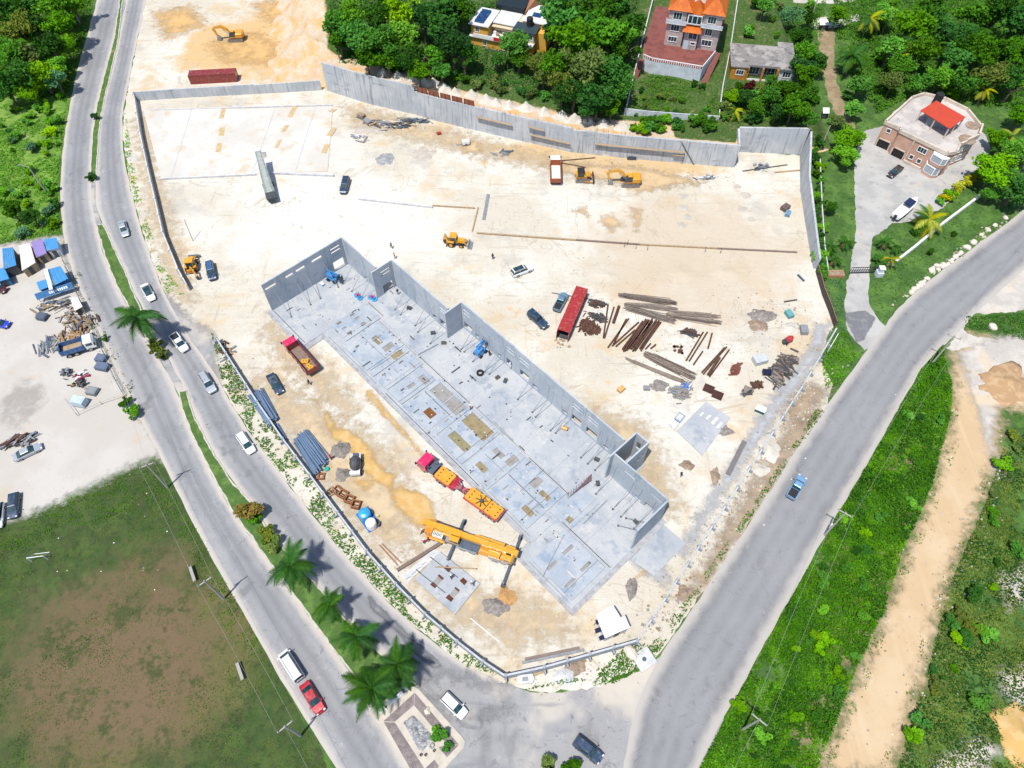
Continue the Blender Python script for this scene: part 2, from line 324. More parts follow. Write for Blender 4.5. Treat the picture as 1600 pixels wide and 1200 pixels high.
ROADL = [dict(c=(.28,.283,.292), s=.08, lo=.4, hi=.65), dict(c=(.165,.166,.172), s=.25, lo=.56, hi=.74, a=.7, st=(1,.4,1)), dict(c=(.30,.295,.29), s=2.5, lo=.55, hi=.8, a=.6), dict(c=(.10,.10,.105), s=.16, band=.0035, a=.75, di=1.0), dict(c=(.09,.09,.095), s=.4, band=.0035, a=.5, di=1.5), dict(c=(.15,.153,.16), s=.13, lo=.62, hi=.72, a=.7, r=.75), dict(c=(.14,.142,.15), s=.35, lo=.60, hi=.66, a=.55, r=.8, di=1.2), dict(c=(.40,.385,.365), s=.3, lo=.60, hi=.74, a=.6, r=.75)]
def roadmat(nm, tr, dust=(.42,.39,.355), k=1.0, tc=(.15,.155,.17)):
    return layered(nm, dk((.235,.24,.252),k), [dict(l, c=dk(l['c'],k)) for l in ROADL], .85, bump=.15, bscale=9, uvlayers=[dict(u=t, w=.03, soft=.13, j=.12, c=tc, a=.6) for t in tr] + [dict(u=-.02, w=.085, soft=.12, j=.14, c=dust, a=.95), dict(u=1.02, w=.085, soft=.12, j=.14, c=dust, a=.95)])
JUNC = layered('junction_asphalt', (.26,.26,.265), ROADL + [dict(c=(.42,.39,.35), s=.09, lo=.5, hi=.66, a=.9), dict(c=(.46,.42,.36), s=.12, lo=.42, hi=.7, a=.95, el=(18,25.5,7,9,-30)), dict(c=(.17,.175,.19), s=.2, lo=.56, hi=.7, a=.7, st=(.3,1.5,1), rot=35)], .85, bump=.15, bscale=9)
CONC = layered('concrete_slab_surface', (.315,.34,.37), [dict(c=(.375,.39,.405), s=.12, lo=.4, hi=.6, r=.7), dict(c=(.23,.265,.315), s=.2, lo=.52, hi=.68, a=.85, r=.75), dict(c=(.43,.43,.42), s=.3, lo=.56, hi=.70, a=.85, r=.78), dict(c=(.235,.255,.28), s=1.8, lo=.55, hi=.72, a=.65, r=.78), dict(c=(.40,.40,.395), s=.6, lo=.55, hi=.72, a=.65, st=(1.5,.3,1), rot=46, r=.75), dict(c=(.20,.215,.235), s=.35, band=.004, a=.6, di=1.2), dict(c=(.19,.2,.215), s=5, lo=.66, hi=.74, a=.6)], .85, bump=.12, bscale=5)
WALLC = layered('wall_concrete', (.33,.372,.425), [dict(c=(.40,.43,.465), s=.16, lo=.42, hi=.62, r=.7), dict(c=(.24,.285,.345), s=.45, lo=.52, hi=.70, a=.85, st=(1,1,.3), r=.75), dict(c=(.25,.27,.295), s=1.3, lo=.57, hi=.72, a=.75, st=(1.4,1.4,.2), r=.78), dict(c=(.43,.44,.45), s=.7, lo=.60, hi=.75, a=.7, r=.75), dict(c=(.19,.21,.24), s=.3, band=.006, a=.5, di=1.0)], .88, bump=.15)
RETC = layered('retaining_wall_concrete', (.36,.385,.415), [dict(c=(.44,.455,.475), s=.13, lo=.42, hi=.6, r=.7), dict(c=(.215,.24,.275), s=1.0, lo=.50, hi=.66, a=.85, st=(1.6,1.6,.08), r=.75), dict(c=(.50,.505,.505), s=1.6, lo=.56, hi=.70, a=.75, st=(1.8,1.8,.07), r=.7), dict(c=(.2,.215,.235), s=.5, lo=.58, hi=.70, a=.7, st=(.3,.3,1.6), r=.75), dict(c=(.40,.345,.26), s=.22, lo=.60, hi=.74, a=.6, r=.75)], .9, bump=.25)
WHITEC = M('pale_concrete', (.50,.51,.52), .85, .2, .8, dirt=(.34,.33,.31))
KERB = M('kerb_concrete', (.46,.43,.39), .9, .25, 1.2, dirt=(.3,.26,.2))
TIMBER = M('raw_timber', (.34,.25,.16), .8, .3, 2.0)
RUST = M('rusty_steel', (.085,.042,.03), .85, .4, 1.2, dirt=(.15,.07,.035))
BLACK = M('black_rubber', (.018,.018,.02), .75, .2); DARK = M('dark_steel', (.06,.065,.07), .6, .3)
GREY = M('grey_steel', (.24,.26,.28), .5, .25, metal=.2); STEELB = M('blue_grey_steel', (.075,.10,.14), .5, .3)
WHITE = M('white_paint', (.72,.73,.74), .5, .08, dirt=(.55,.52,.47)); GLASSD = layered('dark_glass', (.012,.035,.045), [dict(c=(.03,.075,.09), s=.9, lo=.4, hi=.7)], .08, coord='object', spec=.6)
ORANGEW = M('plywood', (.50,.31,.12), .8, .25, 2)

sheet('ground', [(-1500,-1500),(1500,-1500),(1500,1500),(-1500,1500)], GRASS, 0.0, 0, world=True)
# hill
xs = np.concatenate([np.linspace(-85, -46, 40), np.linspace(-45, XR - 1, 110), np.linspace(XR - .5, XR + 20, 24)])
ts = np.concatenate([np.linspace(0.32, 12, 14), np.linspace(13.5, 160, 60)])
HILLM, hnt, hb_ = _new('hill_ground'); MATS['hill_ground'] = HILLM
def build_hill():
    V = []; sand = []
    for t in ts:
        for x in xs:
            y = float(np.interp(x, HX, HY)) + t; z = float(hillz(x, y))
            z += (mnoise.noise(Vector((x*.12, y*.12, 0)))*.7 + mnoise.noise(Vector((x*.4, y*.4, 3)))*.25 + (abs(mnoise.noise(Vector((x*.16, y*.5, 8))))*-4.2+.9 if x < -42 else 0)) * min(1, t/9) * min(1, z/3)
            V.append((x, y, z - .05 + .06*min(1, z)))
            xl = WB[0].x - .5 - max(0, min(80, y - WB[0].y)) * .16
            bank = 1 - sstep(0.5, 4.0, x - xl); back = (1 - sstep(5, 9.5, t)) * (1 if x < 40 else .0) + (1 - sstep(1, 3, t))
            sand.append(float(max(bank, min(1, back))))
    nx = len(xs); F = [(j*nx+i, j*nx+i+1, (j+1)*nx+i+1, (j+1)*nx+i) for j in range(len(ts)-1) for i in range(nx-1)]
    me = bpy.data.meshes.new('hill'); me.from_pydata(V, [], F); a = me.attributes.new('sand', 'FLOAT', 'POINT'); a.data.foreach_set('value', sand)
    me.polygons.foreach_set('use_smooth', [True]*len(F)); me.materials.append(HILLM); link('hill', me, kind='structure')
    N = hnt.nodes.new; L = hnt.links.new
    def noi(s, d=6, r=.65):
        g = N('ShaderNodeNewGeometry'); n = N('ShaderNodeTexNoise'); L(g.outputs['Position'], n.inputs['Vector']); n.inputs['Scale'].default_value = s; n.inputs['Detail'].default_value = d; n.inputs['Roughness'].default_value = r; return n.outputs['Fac']
    def mx(f, a, b_, rng=(0, 1)):
        r = N('ShaderNodeMapRange'); r.inputs[1].default_value, r.inputs[2].default_value = rng; L(f, r.inputs[0]); x = N('ShaderNodeMix'); x.data_type = 'RGBA'; L(r.outputs[0], x.inputs[0])
        for i, c in ((6, a), (7, b_)):
            if isinstance(c, tuple): x.inputs[i].default_value = (*c, 1)
            else: L(c, x.inputs[i])
        return x.outputs[2]
    g = mx(noi(.5), mx(noi(2.2), (.03,.07,.016), (.085,.13,.035), (.4,.65)), (.2,.16,.09), (.55,.72))
    s_ = mx(noi(.3), mx(noi(1.4), (.47,.42,.345), (.43,.33,.21), (.45,.7)), (.52,.30,.11), (.42,.66))
    at = N('ShaderNodeAttribute'); at.attribute_name = 'sand'; ad = N('ShaderNodeMath'); ad.operation = 'MULTIPLY_ADD'; L(noi(.7), ad.inputs[0]); ad.inputs[1].default_value = .7; L(at.outputs['Fac'], ad.inputs[2])
    L(mx(ad.outputs[0], g, s_, (.72, .98)), hb_.inputs['Base Color']); hb_.inputs['Roughness'].default_value = .95; hb_.inputs['Specular IOR Level'].default_value = .1
    bp = N('ShaderNodeBump'); bp.inputs['Strength'].default_value = .5; bp.inputs['Distance'].default_value = .3; L(noi(1.2), bp.inputs['Height']); L(bp.outputs[0], hb_.inputs['Normal'])
build_hill()

YARDPX = [(232,-60),(215,60),(203,120),(190,200),(205,300),(228,380),(262,470),(300,540),(345,600),(400,690),(465,775),(540,870),(630,965),(730,1045),(830,1082),(930,1077),(1030,1025),(1110,910),(1200,775),(1290,642),(1302,600),(1282,560),(1303,505),(1277,430),(1266,380),(1256,300),(1256,243),(1143,236),(1147,262),(985,247),(795,215),(652,179),(512,141),(520,100),(515,40),(540,-60)]
sheet('construction_yard', YARDPX, YARD, .02, .3)
softsheet('dirt_lot', [(-60,395),(0,382),(60,372),(98,368),(112,400),(128,445),(150,490),(175,545),(200,600),(225,650),(255,700),(262,722),(240,716),(200,732),(160,752),(100,782),(60,800),(0,818),(-80,850)], LOT, .028, 1.6, .6)
sheet('playing_field', [(-80,852),(0,820),(60,802),(100,784),(160,754),(200,734),(240,718),(262,735),(300,815),(340,890),(385,965),(430,1050),(480,1130),(560,1300),(-120,1300)], FIELD, .024, .4)
softsheet('dirt_track', [(1488,545),(1515,520),(1545,525),(1600,560),(1640,600),(1610,640),(1565,640),(1563,705),(1552,735),(1535,785),(1515,835),(1497,875),(1478,925),(1463,985),(1448,1045),(1428,1105),(1398,1215),(1272,1215),(1312,1120),(1332,1068),(1352,1020),(1382,960),(1402,900),(1418,850),(1440,800),(1457,760),(1472,700),(1486,650),(1489,600)], TRACK, .02, 2.2, .6)
softsheet('gravel_patch', [(1496,552),(1540,530),(1610,520),(1640,580),(1585,590),(1560,640),(1550,690),(1572,745),(1560,745),(1540,690),(1518,620)], GRAVEL, .03, 1.4, .5)
sheet('side_road', [(1480,545),(1500,505),(1540,470),(1620,400),(1660,470),(1600,483),(1560,490),(1520,492),(1505,500),(1512,520),(1600,545),(1590,565),(1520,545)], GRAVEL, .034, .5)
for q in ([(1558,905),(1600,880),(1625,930),(1575,950)], [(1560,1050),(1600,1040),(1625,1110),(1590,1105),(1565,1080)], [(1455,1190),(1530,1150),(1560,1175),(1520,1230),(1440,1230)]):
    softsheet('bare_earth', q, GRAVEL, .03, 1.6)
sheet('road_junction', [(655,1070),(700,1025),(770,1060),(830,1080),(880,1083),(930,1075),(985,1055),(1030,1025),(1090,1000),(1130,1120),(1085,1230),(520,1230),(560,1100)], JUNC, .04, .3)
softsheet('entrance_apron', [(255,455),(300,500),(335,520),(345,600),(330,640),(300,600),(262,560),(232,520)], JUNC, .042, 1.5)

def resample(pts, n):
    P = [Vector(p) for p in pts]; d = [0]
    for a, b in zip(P, P[1:]): d.append(d[-1] + (b-a).length)
    P = np.array([tuple(p) for p in P]); t = np.linspace(0, d[-1], n)
    return np.stack([np.interp(t, d, P[:, k]) for k in range(P.shape[1])], 1), d[-1]
def smooth(P, it=6):
    P = P.copy()
    for _ in range(it): P[1:-1] = (P[:-2] + 2*P[1:-1] + P[2:]) / 4
    return P
def strip(name, Lpx, Rpx, mat, z, n=110, k=8, jag=.22):
    A, la = resample([G(*p) for p in Lpx], n); B, _ = resample([G(*p) for p in Rpx], n); A = smooth(A); B = smooth(B)
    V = []; UV = []
    for i in range(n):
        w = np.linalg.norm(A[i]-B[i])
        for j in range(k+1):
            u = j/k; q = 0
            if j in (0, k): q = (mnoise.noise(Vector((A[i][0]*.9, A[i][1]*.9, j)))*jag + mnoise.noise(Vector((A[i][0]*.2, A[i][1]*.2, j)))*jag)/w
            p = A[i]*(1-u-q) + B[i]*(u+q); V.append((p[0], p[1], z)); UV.append((u, i/n))
    F = [(i*(k+1)+j, i*(k+1)+j+1, (i+1)*(k+1)+j+1, (i+1)*(k+1)+j) for i in range(n-1) for j in range(k)]
    me = bpy.data.meshes.new(name); me.from_pydata(V, [], F); me.materials.append(mat)
    uv = me.uv_layers.new(name='UVMap'); li = np.zeros(len(me.loops), np.int32); me.loops.foreach_get('vertex_index', li); uv.data.foreach_set('uv', np.array(UV, np.float32)[li].ravel())
    me.update()
    if me.polygons[0].normal.z < 0: me.flip_normals()
    return link(name, me, kind='structure')
LCL = [(160,-40),(152,0),(135,60),(118,120),(106,180),(98,230),(94,290),(96,350),(105,400),(120,445),(140,490),(165,545),(190,600),(215,650),(245,700),(270,755),(300,815),(340,890),(385,965),(430,1050),(480,1130),(545,1230)]
LCR = [(200,-40),(193,0),(180,60),(167,110),(152,165),(146,210),(143,270),(142,310),(150,352),(162,400),(180,445),(205,490),(232,535),(258,575),(281,620),(300,680),(318,718),(340,760),(360,797),(378,820),(402,855),(432,895),(462,935),(502,990),(545,1045),(590,1115),(655,1230)]
RCL = [(203,-40),(197,0),(186,60),(175,110),(160,165),(153,210),(150,270),(148,310),(157,345),(177,385),(194,420),(214,465),(239,520),(262,560),(290,610),(304,650),(328,700),(362,752),(392,785),(414,820),(452,870),(488,905),(521,945),(561,990),(606,1030),(652,1070),(690,1100)]
RCR = [(236,-40),(228,0),(215,60),(203,120),(193,170),(190,200),(195,250),(205,300),(215,340),(228,380),(245,430),(262,470),(290,520),(320,560),(345,600),(370,648),(400,690),(430,730),(465,775),(500,820),(540,870),(585,920),(630,965),(680,1010),(730,1045),(785,1066)]
ERL = [(968,1230),(985,1130),(1005,1070),(1040,1010),(1080,955),(1115,900),(1155,840),(1205,765),(1245,700),(1290,635),(1330,580),(1372,525),(1395,490),(1430,455),(1500,402),(1560,358),(1640,298)]
ERR = [(1082,1230),(1100,1175),(1138,1110),(1182,1030),(1242,920),(1302,815),(1352,730),(1402,640),(1440,575),(1472,542),(1505,510),(1545,470),(1590,430),(1660,370)]
sheet('road_crossover', LCR[:-2] + RCL[:-1][::-1], JUNC, .045, 0)
strip('road_outbound', LCL, LCR, roadmat('asphalt_outbound', (.42,.62)), .055)
strip('road_inbound', RCL, RCR, roadmat('asphalt_inbound', (.4,.6)), .07)
strip('road_east', ERL, ERR, roadmat('asphalt_east', (.31,.51,.71), (.37,.35,.325), .74, (.245,.25,.262)), .085)
sheet('driveway', [(1338,235),(1352,205),(1385,195),(1440,200),(1520,195),(1540,212),(1550,235),(1517,285),(1472,325),(1430,345),(1395,350),(1365,370),(1360,400),(1358,430),(1357,470),(1368,495),(1395,520),(1350,548),(1325,520),(1320,490),(1322,450),(1332,400),(1338,360),(1335,310),(1335,270)], layered('driveway_concrete', (.31,.31,.305), [dict(c=(.38,.375,.36), s=.15, lo=.4, hi=.6), dict(c=(.23,.23,.23), s=.5, lo=.55, hi=.72, a=.7), dict(c=(.41,.36,.30), s=.25, lo=.58, hi=.72, a=.7)], bump=.1), .05, .25)

softsheet('road_junction', [(655,1075),(690,1050),(735,1058),(790,1075),(800,1110),(720,1130),(690,1115)], JUNC, .092, 2.0, .4)
# repairs and joints in the asphalt
PATCH = layered('fresh_asphalt', (.14,.145,.16), [dict(c=(.19,.193,.2), s=.5, lo=.45, hi=.65, r=.75), dict(c=(.3,.285,.26), s=.3, lo=.58, hi=.72, a=.7, r=.78)], .85, bump=.2, bscale=9)
for q, z in (([(1318,490),(1352,486),(1368,497),(1350,530),(1338,535)],.095),([(575,930),(590,945),(650,1000),(640,1006),(580,950)],.085),([(620,985),(660,1010),(690,1040),(676,1044),(640,1015)],.085)): softsheet('asphalt_patch', q, PATCH, z, .18 if z > .097 else .35, .12 if z > .097 else .25)
for q in ([(395,5),(440,0),(500,-5),(505,60),(490,95),(455,60),(420,30)],[(330,70),(400,50),(450,80),(420,100),(350,95)],[(240,20),(300,10),(320,40),(260,60)]): softsheet('orange_subsoil', q, M('orange_subsoil',(.50,.325,.14),.95,.25,.3), .034, 4.0, .8)
softsheet('slope_grass', [(-40,140),(60,135),(112,150),(104,200),(97,240),(92,300),(94,365),(40,372),(-40,388)], layered('slope_grass_ground',(.10,.20,.03),[dict(c=(.17,.28,.05),s=.3,lo=.42,hi=.62,r=.7),dict(c=(.05,.12,.02),s=.8,lo=.5,hi=.7,r=.75),dict(c=(.36,.29,.18),s=.2,lo=.62,hi=.72,a=.8,r=.75)],bump=.6,bscale=4), .012, 1.5, .8)
OCH = M('ochre_dust',(.475,.375,.245),.95,.2,.3); GRD = M('grey_dust',(.36,.375,.40),.95,.2,.3)
for q in ([(400,590),(440,600),(520,650),(600,700),(650,780),(640,850),(600,860),(540,800),(470,700),(420,640)],[(430,500),(470,540),(520,590),(560,640),(540,650),(480,600),(440,560),(415,520)],[(230,180),(250,300),(285,420),(300,470),(280,470),(255,400),(230,290),(215,190)],[(540,165),(700,205),(800,235),(900,255),(1100,285),(1000,290),(850,262),(700,232),(560,195)],[(900,640),(1000,660),(1040,740),(1060,800),(1020,790),(960,700)],[(640,870),(700,960),(800,1010),(900,990),(850,950),(800,930),(760,930)]): softsheet('ochre_patch', q, OCH, .03, 4.5, .8)
for q in ([(1296,505),(1280,560),(1235,620),(1180,700),(1120,790),(1070,870),(1058,862),(1105,785),(1165,690),(1215,610),(1262,550),(1275,510)],[(960,820),(1000,860),(1050,900),(1040,915),(990,880),(950,840)]): softsheet('grey_wash', q, GRD, .036, 1.6, .5)
# medians: kerb ring + grass
MG = layered('median_grass', (.06,.12,.028), [dict(c=(.10,.175,.042), s=.5, lo=.45, hi=.65), dict(c=(.03,.065,.014), s=2, lo=.55, hi=.75), dict(c=(.22,.2,.1), s=.35, lo=.62, hi=.74, a=.8)], bump=.5, bscale=7)
def median(px, amp=.12, inset=.28):
    poly = ragged([G(*p) for p in px], .8, amp, seed=2.0)
    MB().prism(poly, 0, .17).obj('median_kerb', KERB, kind='structure')
    n = len(poly); area = sum(poly[i][0]*poly[(i+1)%n][1]-poly[(i+1)%n][0]*poly[i][1] for i in range(n)); sg = 1 if area > 0 else -1; q = []
    for i in range(n):
        a = Vector(poly[i-2]); b = Vector(poly[(i+2)%n]); d = (b-a).normalized(); p = Vector(poly[i]); w = inset*(1+.5*mnoise.noise(Vector((p.x, p.y, 1)))); q.append((p.x - d.y*sg*w, p.y + d.x*sg*w))
    MB().prism(q, .1, .2).obj('median_grass', MG, kind='structure')
    return q
MED1 = median([(191,-30),(196,-30),(186,60),(175,110),(162,165),(155,210),(152,270),(149,285),(140,285),(141,268),(144,210),(151,165),(165,110),(178,60)])
MED2 = median([(150,352),(162,350),(178,385),(194,420),(213,465),(238,520),(262,558),(256,566),(236,540),(212,502),(182,447),(164,402)])
MED3 = median([(280,612),(292,610),(304,650),(329,700),(363,752),(393,785),(415,820),(453,870),(489,905),(522,945),(562,990),(607,1030),(645,1066),(588,1106),(547,1050),(504,994),(464,938),(434,898),(404,858),(380,823),(361,797),(341,760),(319,718),(301,682),(284,640)])

# ---- retaining wall: one thing, each cast bay a part
rw = thing('retaining_wall', 'long tall grey concrete retaining wall behind the construction yard', 'wall')
def bays(parent, a, b, h0, h1, T=.45, bw=3.3, batter=.25, nm='wall_bay', mat=RETC):
    a = Vector(a); b = Vector(b); d = (b-a); L = d.length; d.normalize(); nrm = Vector((-d.y, d.x, 0)); k = max(1, round(L/bw))
    for i in range(k):
        t0, t1 = i/k, (i+1)/k; p = a.lerp(b, t0) + d*.015; q = a.lerp(b, t1) - d*.015; z0 = h0+(h1-h0)*t0; z1 = h0+(h1-h0)*t1; f = nrm*(-batter)
        pr = random.uniform(-.03, .03)*nrm
        MB().hexa([p+f+pr,q+f+pr,q+nrm*T,p+nrm*T], [p+pr+Vector((0,0,z0)),q+pr+Vector((0,0,z1)),q+nrm*T+Vector((0,0,z1)),p+nrm*T+Vector((0,0,z0))]).obj(nm, mat, parent)
hs = [8.3,8.4,8.4]; 
bays(rw, WB[0], WB[1], 8.0, 8.2, bw=5); bays(rw, WB[1], WB[2], 8.2, 8.2, bw=5)
for i in range(2, len(WB)-1): bays(rw, WB[i], WB[i+1], 6.7 if i < 5 else 6.3, 6.7 if i < 5 else 6.2)
bays(rw, WB[-1] + Vector((0,.4,0)), SETB[0] + Vector((.3,0,0)), 6.2, 6.6, batter=0); bays(rw, SETB[0] + Vector((.3,0,0)), SETB[1], 6.8, 7.4)
SIDE = [SETB[1], G(1252,300), G(1264,375), G(1272,420)]
bays(rw, SETB[1] + Vector((0,-.6,0)), SIDE[1], 7.2, 5.2, bw=4); bays(rw, SIDE[1], SIDE[2], 5.2, 4.0, bw=4); bays(rw, SIDE[2], SIDE[3], 4.0, 3.2, bw=4)
# rust-red formwork on top of the wall, scaffold planks and tubes on its face
REDF = M('red_formwork', (.22,.075,.045), .8, .3)
a, b = WB[2].lerp(WB[3], .1), WB[4].lerp(WB[3], .45); dd = (b-a).normalized(); ang = math.atan2(dd.y, dd.x)
for i in range(5):
    t = thing('formwork_panel', 'rust red steel formwork panel standing on top of the retaining wall', 'formwork', a.lerp(b, (i+.1)/5) + Vector((0,.1,6.7)), ang, 'row of red formwork panels')
    Lw = (b-a).length/5*.86; MB().b(0,Lw,0,.06,0,1.5).obj('face_sheet', REDF, t)
    for k in range(3): MB().b(Lw*k/2-.06+.06*(1-k), Lw*k/2+.06+.06*(1-k), -.1,-.005,.0,1.5).obj('stiffener', RUST, t)
for (x0,y0,x1,y1,z,lab) in ((745,178,800,190,4.4,'weathered timber walkway plank high on the retaining wall above the rubble'),(825,192,850,198,5.0,'short timber walkway plank beside the tie rods'),(828,206,890,222,2.8,'timber walkway plank low on the curved middle of the retaining wall'),(928,214,1000,226,3.6,'long pale timber walkway plank on the middle of the retaining wall'),(1000,226,1070,236,3.6,'long pale timber walkway plank towards the stepped wall end'),(1050,231,1068,238,2.6,'short timber plank under the walkway near the wall end')):
    pa = None
    P0 = Vector((0,0,0))
    for px_, py_ in ((x0,y0),(x1,y1)):
        g = G(px_, py_, z); yw = float(np.interp(g.x, HX, HY)); q = Vector((g.x, yw - .75, z))
        if pa is None: pa = q
    t = thing('walkway_plank', lab, 'plank', pa, group='walkway planks on the retaining wall')
    MB().beam((0,0,0), q-pa, .55, .07).obj('board', TIMBER, t)
    for k in (.15,.85): MB().beam((q-pa)*k + Vector((0,.55,-.12)), (q-pa)*k + Vector((0,-.3,-.12)), .08,.1).obj('bracket', DARK, t)
nb = MB()
for i in range(70):
    x = random.uniform(WB[3].x, WB[6].x); yw = float(np.interp(x, HX, HY)); nb.cyl((x, yw+.2, 6.5), (x+random.uniform(-.1,.1), yw+.2, 7.3), .025, n=4)
nb.obj('starter_bars', RUST, rw, kind='stuff')
t = thing('steel_ladder', 'reddish steel ladder against the middle of the retaining wall', 'ladder', (G(900,236).x, G(900,236).y-.6, 0))
for s_ in (-.3,.3): MB().cyl((s_,0,0),(s_,.5,6.6),.06,n=5).obj('rail', REDF, t)
for k in range(12): MB().cyl((-.3,.04*k,.5*k+.3),(.3,.04*k,.5*k+.3),.04,n=4).obj('rung', REDF, t)
t = thing('brace_pole', 'long thin pole leaning on the retaining wall right of the ladder', 'pole', G(1085,258)); MB().cyl((0,0,0),(-4.2,.9,6),.08,n=6).obj('shaft', DARK, t)
for c, l in (((949,241),'pale tarpaulin bundle at the foot of the retaining wall'),((987,247),'dark tarpaulin bundle under the wall beside the excavator')):
    g = G(*c); mb = MB()
    for k in range(3): mb.hexa([(-1.2+k*.7,-.5,0),(-.3+k*.7,-.6,0),(-.3+k*.7,.4,0),(-1.2+k*.7,.4,0)],[(-1.0+k*.7,-.3,.7+.2*(k%2)),(-.4+k*.7,-.35,.8),(-.4+k*.7,.3,.75),(-1.0+k*.7,.3,.6)])
    mb.obj('tarpaulin_bundle', M('tarp_'+l[:4], (.5,.46,.4) if l[0]=='p' else (.05,.055,.07)), None, (g.x, g.y-.3, .02), label=l, cat='tarpaulin')
# low wall in front of the sand pit, left part of the top boundary
bw_ = thing('pit_wall', 'plain grey concrete wall below the red container and sand pit', 'wall')
pw = [G(213,158), G(300,152), G(400,147), G(503,141)]
for i in range(3): bays(bw_, pw[i], pw[i+1], 2.6, 2.6+.2*(i>0), .3, 4.5, .05)
lw = thing('roadside_wall', 'thin grey concrete wall along the verge of the inbound carriageway', 'wall')
lp = [G(213,158), G(222,215), G(234,270), G(246,320), G(258,372), G(282,430), G(296,455)]
for i in range(6): bays(lw, lp[i], lp[i+1], 2.0, 2.0, .25, 3.2, 0, 'wall_panel', WHITEC)
for i, p in enumerate(lp[:-1]):
    for k in (0, .5): q = p.lerp(lp[i+1], k); MB().b(-.22,.22,-.22,.22,0,2.2).obj('post', WHITEC, lw, q, .3)
# perimeter block wall with pilasters
pm = [G(342,535), G(372,583), G(405,634), G(445,692), G(487,748), G(530,806), G(575,866), G(620,917), G(665,963), G(715,1006), G(755,1037), G(790,1060), G(850,1047), G(920,1027), G(993,1006), G(1038,938), G(1090,858), G(1150,766), G(1205,680), G(1250,610), G(1303,520)]
for nm, lab, i0, i1, hh in (('perimeter_wall','long low concrete panel wall with pilasters beside the inbound road',0,11,1.7),('perimeter_wall','short concrete panel wall behind the junction verge',11,14,2.2),('perimeter_wall','long pale concrete wall between yard and east road',14,20,1.8)):
    t = thing(nm, lab, 'wall', group='yard perimeter walls')
    for i in range(i0, i1):
        L = (pm[i+1]-pm[i]).length; k = max(1, round(L/4.2))
        for j in range(k):
            a = pm[i].lerp(pm[i+1], j/k); b = pm[i].lerp(pm[i+1], (j+1)/k); d = (b-a).normalized(); an = math.atan2(d.y, d.x)
            MB().b(.2, (b-a).length-.2, -.12, .12, 0, hh-.15).b(.2, (b-a).length-.2, -.14, .14, hh-.147, hh, 1).obj('wall_panel', [M('blockwork_grey',(.27,.30,.34),.9,.25,.6), M('grey_coping', (.43,.455,.485), .85, .2, dirt=(.33,.33,.33))], t, a, an)
            MB().b(-.19,.19,-.24,.24,0,hh+.15).b(-.1,.1,-.75,-.243,0,hh*.5).obj('pilaster', M('blockwork_grey',(.27,.30,.34),.9,.25,.6), t, a, an)
t = thing('corner_fence', 'dark timber hoarding with pale rails at the eastern corner of the yard', 'fence')
cf = [G(1274,424), G(1284,460), G(1295,488), G(1303,512)]
for i in range(3):
    a, b = cf[i], cf[i+1]; k = 5; d = (b-a).normalized(); an = math.atan2(d.y, d.x)
    for j in range(k):
        p = a.lerp(b, j/k); MB().b(0,(b-a).length/k-.04,-.03,.03,0,2.3).obj('hoarding_board', M('dark_board', (.07,.055,.05), .85, .3), t, p, an)
    MB().b(0,(b-a).length,-.09,-.035,2.05,2.2).obj('rail', TIMBER, t, a, an)
t = thing('roof_sign', 'white site signboard fixed outside the eastern corner of the yard wall', 'signboard', G(1298,532), math.atan2((pm[19]-pm[20]).y, (pm[19]-pm[20]).x))
MB().b(0,4.2,.5,.6,1.0,2.8).obj('board', WHITE, t); 
for x in (.5,3.7): MB().b(x-.06,x+.06,.61,.72,0,2.7).obj('post', GREY, t)
# ================================================================== UNFINISHED BUILDING
TH = R(-46.7); BO = G(425, 486); BU = Vector((math.cos(TH), math.sin(TH))); BV = Vector((-math.sin(TH), math.cos(TH)))
def UV(u, v, z=0.0): return Vector((BO.x + BU.x*u + BV.x*v, BO.y + BU.y*u + BV.y*v, z))
def toB(px, py, z=0.0):
    g = G(px, py, z); d = Vector((g.x-BO.x, g.y-BO.y)); return d.dot(BU), d.dot(BV)
bl = thing('unfinished_building', 'unfinished roofless concrete building with tall grey walls on its slab', 'building', BO, TH)
BH = 8.2; ST = .32
base = MB().prism([(-.3,-1.1),(13.6,-1.1),(13.6,3.6),(73.4,3.6),(73.4,.3),(87.2,.3),(87.2,23.6),(77.4,23.6),(77.4,29.6),(73.5,29.6),(73.5,26.9),(30.4,26.9),(30.4,23.9),(12,23.9),(12,20.2),(-.3,20.2)], 0, .2)
base.obj('foundation', M('foundation_concrete', (.33,.34,.36), .9, .3, .9, dirt=(.24,.23,.22)), bl)
def bays_slab(u0, u1, v0, v1, nu, vs):
    vv = [v0] + vs + [v1]
    for i in range(nu):
        for a, b in zip(vv, vv[1:]):
            x0 = u0+(u1-u0)*i/nu; x1 = u0+(u1-u0)*(i+1)/nu
            MB().b(x0+.012, x1-.012, a+.012, b-.012, .15, ST).obj('slab_bay', CONC, bl)
bays_slab(-.05,12.4,-.5,19.5,2,[6.2,13]); bays_slab(12.4,30.8,4.2,23.2,3,[9.6,15.2]); bays_slab(30.8,74,4.2,26.2,6,[9.6,15.2,20.6]); bays_slab(74,86.4,.9,23,2,[10,16.4])
T = .28
def wallrun(axis, c, cuts, holes, h=BH):
    for s0, s1 in zip(cuts, cuts[1:]):
        hl = [(a-s0, b-s0, max(z0,.01), z1) for a, b, z0, z1 in holes if s0 < (a+b)/2 < s1]
        hl = [(max(.05,a), min(s1-s0-.05,b), z0, z1) for a, b, z0, z1 in hl]
        mb = holed(s1-s0-.025, h, hl, T); 
        if axis == 'u': mb.obj('wall_panel', WALLC, bl, (s0+.012, c, .0))
        else: mb.obj('wall_panel', WALLC, bl, (c, s0+.012, .0), R(90))
sl = lambda a, b: [(a,b,6.3,6.85),(a,b,5.35,5.9)]
